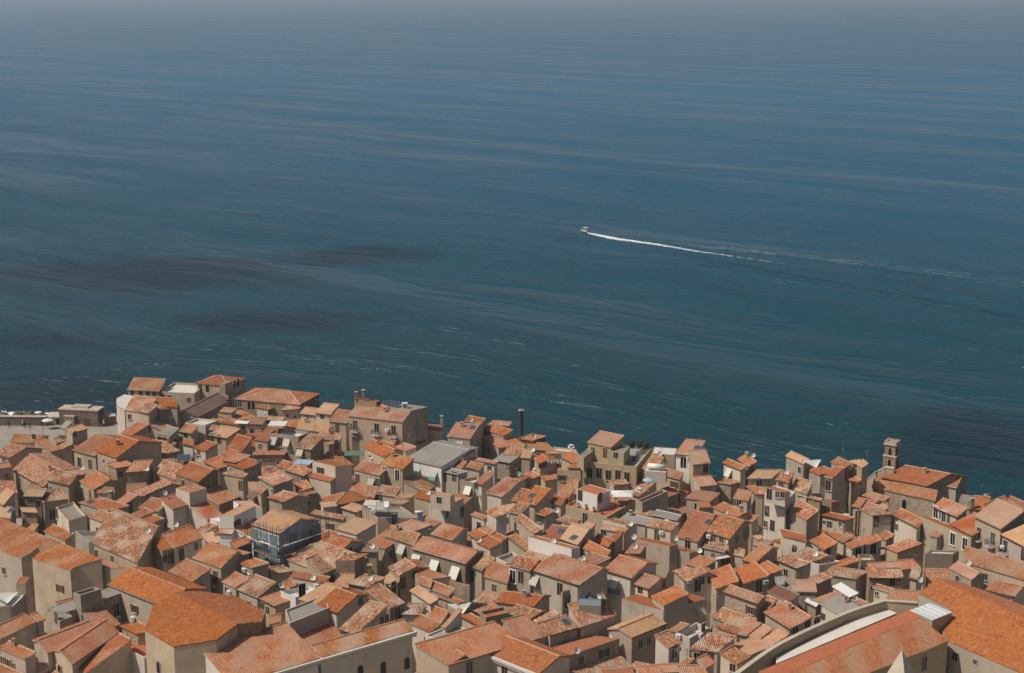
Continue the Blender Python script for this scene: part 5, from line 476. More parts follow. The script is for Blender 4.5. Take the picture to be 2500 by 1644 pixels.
 ('large orange and straw patterned roof beside the wall-walk','house',[{'t':'G','r':'o','w':'c','o':{'d2':0.05},'f':[('d',40.63,209.01,16.12,0.491,-0.871),('d',42.62,210.13,16.57,0.491,-0.871)],'p':(36.94,214.5,39.79,208.31),'D':3.9,'z':17.01,'pi':0.25,'sh':-0.32,'g':6.82},{'t':'M','r':'o','w':'c','o':{},'f':[('d',44.55,213.46,15.7,0.559,-0.829)],'p':(43.84,213.26,44.03,212.94),'D':1.55,'z':16.45,'pi':0.2,'sh':-0.08,'g':6.85}]),
 ('row of sheds with ribbed red-brown, pinkish and beige sheet roofs beside the wall-walk','house',[{'t':'M','r':'p','w':'c','o':{},'f':[],'p':(32.55,210.02,33.83,209.41),'D':3.84,'z':15.55,'pi':0.15,'sh':1.0,'g':6.95},{'t':'M','r':'p','w':'c','o':{},'f':[],'p':(33.99,208.86,35.07,207.03),'D':3.35,'z':15.78,'pi':0.18,'sh':-1.02,'g':6.98},{'t':'M','r':'t','w':'c','o':{},'f':[],'p':(35.08,206.41,36.34,204.32),'D':4.12,'z':16.06,'pi':0.15,'sh':-0.77,'g':7.06},{'t':'M','r':'p','w':'c','o':{},'f':[],'p':(31.09,205.78,32.44,201.67),'D':3.85,'z':15.68,'pi':0.2,'sh':-0.27,'g':7.08},{'t':'M','r':'v','w':'c','o':{},'f':[],'p':(34.34,197.05,37.91,198.51),'D':5.0,'z':12.02,'pi':0.27,'sh':0.0,'g':7.34}]),
 ('white annex with red-brown parapet roof and tiny window','house',[{'t':'M','r':'r','w':'w','o':{},'f':[('s',56.47,226.62,15.04,-0.707,-0.707)],'p':(55.8,226.97,58.29,224.49),'D':1.25,'z':15.98,'pi':0.1,'sh':0.0,'g':6.44}]),
 ('wide speckled roof over tan wall with one black window','house',[{'t':'M','r':'v','w':'b','o':{},'f':[('w',59.22,228.45,16.18,-0.033,-0.999),('s',56.18,228.55,15.21,-0.033,-0.999)],'p':(55.46,228.35,60.99,228.17),'D':2.34,'z':17.0,'pi':0.3,'sh':0.0,'g':6.4},{'t':'M','r':'o','w':'c','o':{},'f':[],'p':(57.43,232.44,65.31,234.33),'D':2.81,'z':16.28,'pi':0.15,'sh':0.0,'g':6.28}]),
 ('small striped roof with dish left of the grey barrel house','house',[{'t':'M','r':'v','w':'c','o':{},'f':[('t',63.11,226.73,16.92,0,0)],'p':(61.71,228.35,62.91,227.26),'D':2.56,'z':17.0,'pi':0.3,'sh':-0.8,'g':6.4}]),
 ('salmon roof just behind the curved wall-walk corner','house',[{'t':'M','r':'o','w':'c','o':{},'f':[],'p':(56.61,221.8,61.29,221.12),'D':3.36,'z':15.66,'pi':0.2,'sh':0.97,'g':6.6},{'t':'M','r':'v','w':'c','o':{},'f':[],'p':(55.89,216.86,60.57,216.17),'D':5.0,'z':11.98,'pi':0.27,'sh':0.0,'g':6.74}]),
 ('little orange roof with dish behind the white sheet roof','house',[{'t':'M','r':'o','w':'c','o':{},'f':[('t',52.43,223.29,15.27,0,0)],'p':(51.66,223.67,53.25,221.27),'D':1.07,'z':15.18,'pi':0.2,'sh':0.0,'g':6.54}]),
 ('ragged straw-coloured roof with white object below stained wall','house',[{'t':'M','r':'v','w':'c','o':{},'f':[],'p':(29.79,213.73,32.61,211.21),'D':1.81,'z':15.04,'pi':0.15,'sh':0.58,'g':6.84}]),
 ('grey-walled house with rounded pinkish roof and dish','house',[{'t':'G','r':'p','w':'g','o':{'d2':0.8},'f':[('t',71.64,230.87,18.1,0,0),('s',69.32,231.07,14.99,-0.929,-0.369),('w',69.79,229.88,16.11,-0.929,-0.369)],'p':(68.85,231.66,70.9,226.49),'D':1.95,'z':17.3,'pi':0.35,'sh':-0.48,'g':6.3},{'t':'M','r':'t','w':'g','o':{},'f':[],'p':(72.47,224.29,75.41,226.39),'D':2.7,'z':13.88,'pi':0.27,'sh':0.0,'g':6.52}]),
 ('brown block with white-rimmed terrace and brick box','house',[{'t':'F','r':'W','w':'b','o':{'par':0.3},'f':[],'p':(66.97,238.8,71.41,238.4),'D':1.72,'z':17.09,'pi':0,'sh':1.28,'g':6.09},{'t':'M','r':'v','w':'b','o':{},'f':[],'p':(66.52,233.82,70.97,233.42),'D':5.0,'z':13.13,'pi':0.27,'sh':0.0,'g':6.24}]),
 ('long striped orange roof under the tan-roofed palazzo','house',[{'t':'G','r':'o','w':'c','o':{'d2':0.2},'f':[],'p':(71.96,235.38,79.82,226.78),'D':3.69,'z':17.04,'pi':0.3,'sh':-1.74,'g':6.19}]),
 ('orange striped-tile house with purple-brown lean-to at right edge','house',[{'t':'G','r':'o','w':'p','o':{'d2':0.4},'f':[('d',77.64,222.5,14.8,0.706,-0.708)],'p':(71.99,222.93,75.65,220.15),'D':2.7,'z':17.16,'pi':0.33,'sh':0.38,'g':6.56},{'t':'M','r':'d','w':'p','o':{},'f':[],'p':(71.77,222.45,74.72,219.71),'D':1.5,'z':16.38,'pi':0.2,'sh':-0.62,'g':6.58}]),
 ('pinkish house block with pale corner and white sail terrace at the left edge','house',[{'t':'F','r':'o','w':'p','o':{'par':0.02},'f':[],'p':(-75.51,223.19,-74.07,223.3),'D':2.7,'z':18.05,'pi':0,'sh':0.0,'g':6.55},{'t':'F','r':'W','w':'p','o':{'par':0.2},'f':[('Z',-75.71,218.56,17.62,0.195,-0.981)],'p':(-77.25,218.26,-75.07,218.69),'D':4.61,'z':16.3,'pi':0,'sh':1.74,'g':6.7}]),
 ('orange roof in the shade of the pinkish terrace wall','house',[{'t':'M','r':'o','w':'c','o':{},'f':[],'p':(-74.04,208.82,-70.13,216.15),'D':2.84,'z':14.98,'pi':0.2,'sh':0.03,'g':6.99},{'t':'M','r':'o','w':'c','o':{},'f':[],'p':(-70.01,215.34,-69.05,215.99),'D':2.3,'z':15.19,'pi':0.2,'sh':-0.41,'g':6.79},{'t':'M','r':'t','w':'c','o':{},'f':[],'p':(-78.93,205.79,-76.44,204.43),'D':5.0,'z':10.99,'pi':0.27,'sh':0.0,'g':7.08}]),
 ('church range with three arched gable fronts at the bottom left corner','house',[{'t':'M','r':'o','w':'c','o':{},'f':[('w',-69.36,197.48,17.06,-0.621,-0.784),('w',-68.24,196.59,17.03,-0.621,-0.784),('w',-67.48,195.98,16.8,-0.621,-0.784)],'p':(-70.06,197.75,-65.17,193.88),'D':1.64,'z':18.88,'pi':0.25,'sh':0.23,'g':7.32},{'t':'G','r':'o','w':'c','o':{'d2':0.6},'f':[('a',-65.09,198.5,16.27,-0.767,-0.642)],'p':(-62.55,195.2,-57.29,201.84),'D':2.97,'z':19.05,'pi':0.3,'sh':0.61,'g':7.39},{'t':'G','r':'o','w':'c','o':{'d2':0.6},'f':[('a',-60.9,194.83,16.7,-0.734,-0.68)],'p':(-58.26,191.85,-54.67,202.61),'D':2.98,'z':18.95,'pi':0.3,'sh':1.64,'g':7.49},{'t':'M','r':'r','w':'c','o':{},'f':[],'p':(-73.17,193.84,-68.28,189.96),'D':5.0,'z':15.22,'pi':0.27,'sh':0.0,'g':7.43},{'t':'M','r':'t','w':'c','o':{},'f':[],'p':(-66.73,198.02,-63.62,194.31),'D':1.4,'z':16.28,'pi':0.27,'sh':0.0,'g':7.31},{'t':'M','r':'v','w':'c','o':{},'f':[],'p':(-65.62,192.44,-61.92,188.45),'D':5.0,'z':14.98,'pi':0.27,'sh':0.0,'g':7.48}]),
 ('plain orange roof between the lower church range and white wall','house',[{'t':'M','r':'o','w':'c','o':{},'f':[],'p':(-58.62,194.35,-56.5,192.05),'D':8.04,'z':17.67,'pi':0.2,'sh':-2.4,'g':7.42}]),
 ('grey courtyard house with mossy concrete tank box and long shaded wall','house',[{'t':'F','r':'g','w':'s','o':{'par':0.05},'f':[('w',-61.33,217.56,15.28,0.766,-0.643),('d',-59.54,219.69,15.23,0.766,-0.643),('c',-59.55,219.68,13.85,0.766,-0.643)],'p':(-65.04,213.14,-58.28,221.19),'D':3.35,'z':17.56,'pi':0,'sh':-0.86,'g':6.86},{'t':'F','r':'g','w':'g','o':{'par':0.4},'f':[],'p':(-64.38,214.73,-63.06,213.83),'D':3.36,'z':19.91,'pi':0,'sh':0.62,'g':6.81},{'t':'M','r':'o','w':'c','o':{},'f':[],'p':(-62.88,215.27,-60.6,217.82),'D':1.13,'z':17.89,'pi':0.1,'sh':0.23,'g':15.29},{'t':'M','r':'o','w':'c','o':{},'f':[],'p':(-68.68,220.66,-66.7,222.47),'D':0.62,'z':15.73,'pi':0.15,'sh':0.0,'g':6.63},{'t':'M','r':'o','w':'g','o':{},'f':[],'p':(-59.51,210.31,-57.11,212.73),'D':5.0,'z':15.86,'pi':0.27,'sh':0.0,'g':6.94}]),
 ('small grey ruin wall beside the courtyard house','house',[{'t':'F','r':'g','w':'s','o':{'par':0.1},'f':[('d',-66.01,211.26,17.51,-0.763,-0.647)],'p':(-68.32,213.98,-65.28,210.39),'D':2.22,'z':17.32,'pi':0,'sh':-0.48,'g':6.83}]),
 ('big church with polygonal cracked orange roof and white wall patch, bottom left','church',[{'t':'Q','r':'o','w':'c','o':{},'f':[('a',-47.34,193.93,17.61,-0.74,-0.672)],'q':[(-49.55,196.36,22.04),(-44.42,190.72,22.04),(-38.96,191.66,22.6),(-36.8,195.74,23.12),(-47.71,207.11,23.07),(-49.96,203.15,22.55)],'e':(0,0),'z':22.04,'g':7.33},{'t':'G','r':'o','w':'c','o':{'d2':1.0},'f':[('w',-56.39,218.32,15.93,-0.649,-0.761),('c',-56.65,218.55,14.32,-0.649,-0.761)],'p':(-61.22,222.16,-50.77,213.24),'D':4.33,'z':18.36,'pi':0.3,'sh':-0.42,'g':6.59},{'t':'M','r':'o','w':'s','o':{},'f':[],'p':(-55.44,205.66,-52.3,202.7),'D':2.15,'z':18.66,'pi':0.15,'sh':1.51,'g':7.08},{'t':'F','r':'R','w':'w','o':{'par':0.7},'f':[],'p':(-55.23,202.36,-50.02,197.09),'D':3.94,'z':17.56,'pi':0,'sh':-0.73,'g':7.18},{'t':'Q','r':'o','w':'b','o':{},'f':[],'q':[(-47.71,207.11,23.07),(-36.8,195.74,23.12),(-33.86,197.12,22.85),(-33.91,201.2,22.59),(-39.12,206.97,22.54),(-44.73,208.25,22.81)],'e':(0,0),'z':23.09,'g':7.17}]),
 ('long grey-white building with stone cornice and arched windows at the bottom edge','church',[{'t':'M','r':'o','w':'w','o':{'cornice':1.0},'f':[],'p':(-36.12,185.46,-25.64,193.74),'D':8.79,'z':19.09,'pi':0.24,'sh':0.11,'g':7.69},{'t':'M','r':'o','w':'w','o':{'cornice':1.0,'d2':0.2},'f':[('a',-17.85,200.6,14.57,0.605,-0.796),('a',-14.72,202.98,14.14,0.605,-0.796),('a',-20.8,198.36,15.02,0.605,-0.796)],'p':(-25.72,194.34,-13.72,203.46),'D':3.07,'z':18.82,'pi':0.2,'sh':0.41,'g':7.42}]),
 ('grey triangular roof terrace with antennas, streaky walls','house',[{'t':'F','r':'g','w':'p','o':{'par':0.3},'f':[],'p':(-31.48,206.58,-26.58,212.25),'D':4.23,'z':18.62,'pi':0,'sh':2.81,'g':7.05},{'t':'M','r':'r','w':'p','o':{},'f':[],'p':(-28.91,204.36,-24.01,210.03),'D':3.4,'z':15.4,'pi':0.27,'sh':0.0,'g':7.12}]),
 ('house with two-tone gable roof, straw and orange, pinkish white end wall','house',[{'t':'G','r':'t','w':'c','o':{'d2':0.3},'f':[],'p':(-31.65,216.45,-28.77,214.29),'D':4.71,'z':18.27,'pi':0.3,'sh':1.18,'g':6.76},{'t':'G','r':'o','w':'w','o':{'d2':0.6},'f':[('w',-22.34,215.32,18.32,0.806,-0.592)],'p':(-28.67,214.05,-25.24,211.03),'D':4.31,'z':18.34,'pi':0.3,'sh':-0.38,'g':6.83}]),
 ('dark striped roof running down behind the cornice building','house',[{'t':'M','r':'v','w':'c','o':{},'f':[('w',-18.85,211.28,17.1,0.818,-0.575),('w',-18.51,211.77,16.97,0.818,-0.575)],'p':(-24.9,208.23,-22.01,206.39),'D':6.92,'z':17.0,'pi':0.3,'sh':0.32,'g':7.0}]),
 ('checkered dark tile roof with brown door below its eave','house',[{'t':'M','r':'v','w':'b','o':{},'f':[('d',-16.94,215.82,16.28,0.748,-0.664)],'p':(-17.95,214.35,-15.81,216.76),'D':5.27,'z':17.6,'pi':0.3,'sh':0.1,'g':6.82}]),
 ('orange sliver right of the polygonal church','house',[{'t':'M','r':'o','w':'c','o':{},'f':[],'p':(-35.77,213.88,-34.01,214.9),'D':2.13,'z':15.33,'pi':0.15,'sh':0.93,'g':6.83}]),
 ('orange roof end with ochre wall right of the straw-coloured striped roof','house',[{'t':'M','r':'o','w':'y','o':{},'f':[('w',-36.86,220.51,14.82,-0.736,-0.677),('w',-37.75,221.47,15.09,-0.736,-0.677)],'p':(-38.4,221.85,-35.58,218.79),'D':2.86,'z':16.22,'pi':0.3,'sh':1.61,'g':6.59}]),
 ('low white-sided mottled roof above the chute pipe','house',[{'t':'M','r':'v','w':'w','o':{},'f':[],'p':(-16.46,215.43,-13.51,215.11),'D':3.09,'z':16.31,'pi':0.15,'sh':0.53,'g':6.79}]),
 ('orange roof between cornice building and white stair terrace','house',[{'t':'M','r':'o','w':'w','o':{},'f':[],'p':(-14.84,212.1,-11.66,208.82),'D':2.5,'z':16.29,'pi':0.2,'sh':-0.39,'g':6.89}]),
 ('dull orange roof behind the white stair terrace','house',[{'t':'M','r':'o','w':'c','o':{},'f':[],'p':(-12.42,216.08,-10.27,213.81),'D':2.43,'z':15.77,'pi':0.2,'sh':-1.24,'g':6.77}]),
 ('white stair terrace house standing in the big orange roof','house',[{'t':'F','r':'C','w':'w','o':{'par':0.25},'f':[('w',-10.9,196.93,19.52,-0.701,-0.713),('s',-9.57,196.32,19.79,0.733,-0.68),('s',-7.78,198.24,20.26,0.733,-0.68)],'p':(-11.81,197.83,-9.91,195.95),'D':5.48,'z':20.57,'pi':0,'sh':-0.16,'g':7.32},{'t':'M','r':'p','w':'w','o':{},'f':[],'p':(-9.76,199.32,-9.09,198.88),'D':3.51,'z':21.13,'pi':0.45,'sh':0.34,'g':18.53}]),
 ('cluttered little roof with hammock right of the white stair terrace','house',[{'t':'M','r':'o','w':'c','o':{},'f':[],'p':(-7.79,215.53,-5.16,211.99),'D':1.41,'z':16.13,'pi':0.15,'sh':0.87,'g':6.78}]),
 ('corner building with the biggest plain orange hipped roof, brown doors below, bottom middle','house',[{'t':'M','r':'o','w':'y','o':{},'f':[('d',-5.72,193.53,17.67,0.589,-0.808)],'p':(-8.37,191.33,2.21,199.02),'D':5.31,'z':19.14,'pi':0.3,'sh':-1.91,'g':7.51},{'t':'M','r':'o','w':'y','o':{'d2':0.0},'f':[('d',-11.4,196.21,16.65,-0.812,-0.583),('d',-9.29,193.27,17.54,-0.812,-0.583)],'p':(-12.0,196.67,-8.38,191.63),'D':2.66,'z':18.98,'pi':0.3,'sh':0.0,'g':7.35},{'t':'M','r':'o','w':'y','o':{},'f':[],'p':(2.21,199.59,5.26,201.71),'D':5.1,'z':18.89,'pi':0.3,'sh':-0.88,'g':7.26},{'t':'M','r':'t','w':'y','o':{},'f':[],'p':(-15.84,190.36,-11.18,187.19),'D':5.0,'z':15.2,'pi':0.27,'sh':0.0,'g':7.54},{'t':'M','r':'t','w':'y','o':{},'f':[],'p':(-5.47,187.56,-3.31,189.11),'D':5.0,'z':15.27,'pi':0.27,'sh':0.0,'g':7.62}]),
 ('house with speckled and checkered roof beneath the blue glass terrace','house',[{'t':'M','r':'v','w':'c','o':{},'f':[('k',7.5,204.33,19.7,-0.56,0.83)],'p':(5.21,200.86,9.5,203.73),'D':2.92,'z':19.22,'pi':0.3,'sh':-0.25,'g':7.22},{'t':'M','r':'v','w':'c','o':{},'f':[],'p':(9.56,203.51,14.93,207.67),'D':4.72,'z':19.34,'pi':0.3,'sh':1.59,'g':7.14}]),
 ('blue-floored glass terrace with black table and chairs','house',[{'t':'F','r':'L','w':'g','o':{'par':0.0,'glass':1.0},'f':[],'p':(9.46,207.23,12.59,206.91),'D':4.13,'z':21.0,'pi':0,'sh':0.06,'g':7.03}]),
 ('mottled gable left of the checkered roof','house',[{'t':'G','r':'v','w':'b','o':{'d2':0.5},'f':[],'p':(-1.08,213.37,2.61,210.48),'D':2.09,'z':17.57,'pi':0.3,'sh':0.62,'g':6.85}]),
 ('brown planter terrace with white jars and heater','house',[{'t':'F','r':'R','w':'b','o':{'par':0.5},'f':[],'p':(-4.73,213.1,-3.79,210.92),'D':4.07,'z':17.68,'pi':0,'sh':-0.38,'g':6.86}]),
 ('mottled scrap of roof left of the pale ridge strip','house',[{'t':'M','r':'v','w':'c','o':{},'f':[],'p':(3.04,209.65,3.87,207.78),'D':3.58,'z':17.76,'pi':0.2,'sh':-0.91,'g':6.96}]),
 ('building at the bottom middle with striped hipped roof, pale cornice and brown window','house',[{'t':'G','r':'o','w':'w','o':{'d2':0.6,'cornice':1.0},'f':[('d',-0.99,194.24,17.09,-0.689,-0.725)],'p':(-3.57,196.39,3.56,189.61),'D':4.04,'z':18.73,'pi':0.28,'sh':0.0,'g':7.36},{'t':'M','r':'o','w':'w','o':{},'f':[],'p':(-3.81,196.69,2.3,199.04),'D':0.94,'z':18.72,'pi':0.4,'sh':0.0,'g':16.12},{'t':'M','r':'v','w':'w','o':{},'f':[],'p':(7.19,186.17,11.64,190.86),'D':5.0,'z':15.14,'pi':0.27,'sh':0.0,'g':7.66}]),
 ('smooth flat orange roof on grey house with dish and windows','house',[{'t':'F','r':'r','w':'g','o':{'par':0.05},'f':[('w',12.79,201.8,16.22,0.615,-0.788),('w',9.5,199.22,16.28,0.615,-0.788),('s',10.87,200.3,15.1,0.615,-0.788),('s',11.37,200.68,15.05,0.615,-0.788),('t',8.93,198.76,17.57,0,0)],'p':(7.41,197.6,15.03,203.54),'D':3.42,'z':17.62,'pi':0,'sh':-2.44,'g':7.32},{'t':'M','r':'v','w':'g','o':{},'f':[],'p':(10.49,193.66,18.1,199.6),'D':5.0,'z':14.03,'pi':0.27,'sh':0.0,'g':7.44}]),
 ('straw checkered gable house with two brown windows','house',[{'t':'G','r':'t','w':'p','o':{'d2':0.8},'f':[('w',18.01,204.07,16.58,0.685,-0.728),('w',19.27,205.25,16.45,0.685,-0.728),('t',14.09,205.1,17.17,-0.647,-0.762)],'p':(16.72,202.55,22.11,207.62),'D':2.43,'z':18.17,'pi':0.3,'sh':-0.27,'g':7.17}]),
 ('tall narrow house with mottled roof and red-brown shutters','house',[{'t':'M','r':'v','w':'w','o':{},'f':[('d',22.25,199.4,17.54,0.689,-0.725),('c',22.75,199.86,17.7,0.689,-0.725)],'p':(21.41,198.29,23.42,200.2),'D':2.8,'z':18.5,'pi':0.3,'sh':0.25,'g':7.3}]),
 ('white open terrace with green chair and air conditioners','house',[{'t':'F','r':'W','w':'w','o':{'par':0.9},'f':[('w',27.07,206.51,18.06,0.768,-0.641),('t',23.88,206.77,16.57,0,0),('c',23.66,205.46,17.18,-0.768,-0.641),('c',26.53,205.87,17.1,0.768,-0.641)],'p':(23.34,205.84,24.92,203.94),'D':4.87,'z':17.47,'pi':0,'sh':-0.88,'g':7.07},{'t':'M','r':'r','w':'c','o':{},'f':[],'p':(22.11,206.49,23.44,205.72),'D':2.6,'z':17.65,'pi':0.12,'sh':0.65,'g':7.06}]),
 ('rough salmon roof with antennas and two small windows','house',[{'t':'M','r':'v','w':'w','o':{},'f':[('w',25.76,202.05,15.59,-0.287,-0.958),('w',27.08,201.65,15.96,-0.287,-0.958)],'p':(24.65,202.15,28.53,200.99),'D':4.21,'z':16.78,'pi':0.18,'sh':1.86,'g':7.19},{'t':'M','r':'o','w':'c','o':{},'f':[],'p':(26.36,196.64,27.89,198.2),'D':2.25,'z':16.35,'pi':0.15,'sh':0.95,'g':7.35}]),
 ('checkered tile roof over a white barred window','house',[{'t':'M','r':'v','w':'w','o':{},'f':[('w',29.84,195.77,16.77,-0.631,-0.776)],'p':(30.36,195.06,32.56,197.48),'D':2.79,'z':17.6,'pi':0.3,'sh':-0.15,'g':7.4},{'t':'M','r':'o','w':'w','o':{},'f':[],'p':(32.36,193.24,34.56,195.67),'D':2.7,'z':14.55,'pi':0.27,'sh':0.0,'g':7.45},{'t':'M','r':'r','w':'w','o':{},'f':[],'p':(26.05,194.18,28.21,192.42),'D':3.4,'z':14.18,'pi':0.27,'sh':0.0,'g':7.42}]),
 ('orange roof corner at the bottom edge by the narrow house','house',[{'t':'M','r':'o','w':'c','o':{},'f':[],'p':(17.12,193.02,20.17,193.55),'D':1.81,'z':17.04,'pi':0.2,'sh':-0.35,'g':7.46},{'t':'M','r':'v','w':'c','o':{},'f':[],'p':(17.99,188.09,21.04,188.63),'D':5.0,'z':13.3,'pi':0.27,'sh':0.0,'g':7.61}]),
 ('pale salmon roof at the bottom edge','house',[{'t':'M','r':'p','w':'c','o':{},'f':[],'p':(20.31,194.91,23.85,195.31),'D':1.99,'z':16.42,'pi':0.15,'sh':-0.51,'g':7.4}]),
 ('striped orange roof at the bottom edge near the barred window','house',[{'t':'M','r':'o','w':'c','o':{},'f':[],'p':(23.59,193.11,26.71,193.11),'D':2.1,'z':16.75,'pi':0.3,'sh':-1.38,'g':7.46}]),
 ('orange scrap between narrow house and rough salmon roof','house',[{'t':'M','r':'o','w':'c','o':{},'f':[],'p':(23.03,198.52,24.04,198.09),'D':1.53,'z':16.09,'pi':0.2,'sh':0.53,'g':7.29}]),
 ('deep orange roof bottom edge left of the narrow house','house',[{'t':'M','r':'r','w':'c','o':{},'f':[],'p':(12.56,193.78,16.56,194.59),'D':1.51,'z':16.44,'pi':0.15,'sh':0.0,'g':7.44}]),
 ('small whitish mottled roof at the foot of the straw gable house','house',[{'t':'M','r':'v','w':'c','o':{},'f':[],'p':(15.64,196.31,17.61,195.35),'D':1.48,'z':16.59,'pi':0.2,'sh':0.54,'g':7.36}]),
 ('big building with ribbed orange roof beside the white wall-walk, bottom right corner','church',[{'t':'Q','r':'o','w':'y','o':{},'f':[('d',52.32,183.91,22.71,0.615,-0.789)],'q':[(28.37,165.25,24.49),(56.15,186.9,24.49),(53.59,191.1,25.96),(29.23,171.08,25.71)],'e':(0,0),'z':24.49,'g':7.89},{'t':'Q','r':'r','w':'y','o':{},'f':[],'q':[(29.23,171.08,25.71),(53.59,191.1,25.96),(53.13,194.7,25.6),(29.98,175.82,25.36)],'e':(0,0),'z':25.84,'g':7.75}]),
 ('big building with striped tile roof and pale mossy ridge, right edge','church',[{'t':'Q','r':'o','w':'y','o':{},'f':[('w',57.41,187.87,21.94,-0.835,-0.551),('s',59.18,185.2,22.42,-0.835,-0.551)],'q':[(56.83,188.76,23.59),(64.24,177.52,23.59),(67.62,188.44,26.41),(58.92,203.16,26.68),(55.77,200.87,25.44),(58.6,196.04,25.34),(58.72,194.74,25.15),(56.36,192.35,24.09)],'e':(0,0),'z':23.59,'g':7.47},{'t':'Q','r':'o','w':'s','o':{},'f':[],'q':[(58.92,203.16,26.68),(67.62,188.44,26.41),(70.27,196.17,24.95),(61.84,204.46,25.88)],'e':(0,0),'z':26.55,'g':7.31}]),
 ('white paved wall-walk terrace beside the big ribbed roof','terrace',[{'t':'Q','r':'W','w':'y','o':{},'f':[],'q':[(34.58,189.77,20.06),(54.59,206.8,20.06),(53.23,208.57,20.06),(49.42,205.79,20.06),(41.99,198.86,20.06),(34.89,191.66,20.06)],'e':(0,0),'z':20.06,'g':7.24}]),
]
SHORE = [(-176.31, 369.52), (-146.08, 369.52), (-125.81, 369.14), (-114.54, 369.14), (-111.22, 369.14), (-100.75, 369.52), (-96.81, 369.9), (-91.0, 353.76), (-85.96, 356.7), (-80.57, 358.5), (-74.75, 358.5), (-68.92, 358.5), (-62.57, 355.53), (-56.47, 353.5), (-50.0, 348.38), (-44.34, 348.38), (-37.06, 333.83), (-31.41, 331.48), (-25.86, 329.31), (-20.38, 327.24), (-15.06, 327.24), (-9.6, 322.42), (-4.37, 322.42), (0.87, 321.08), (5.96, 314.58), (11.06, 314.13), (15.81, 307.23), (20.42, 301.71), (25.32, 301.71), (30.23, 301.71), (34.93, 300.04), (38.57, 290.74), (43.19, 290.01), (47.9, 290.01), (52.37, 288.65), (56.37, 285.17), (61.0, 285.17), (65.49, 284.53), (71.01, 288.2), (75.7, 288.2), (80.38, 288.2), (83.81, 283.95), (88.04, 282.75), (88.2, 269.21), (91.1, 264.9), (88.36, 245.36), (89.86, 238.75)]
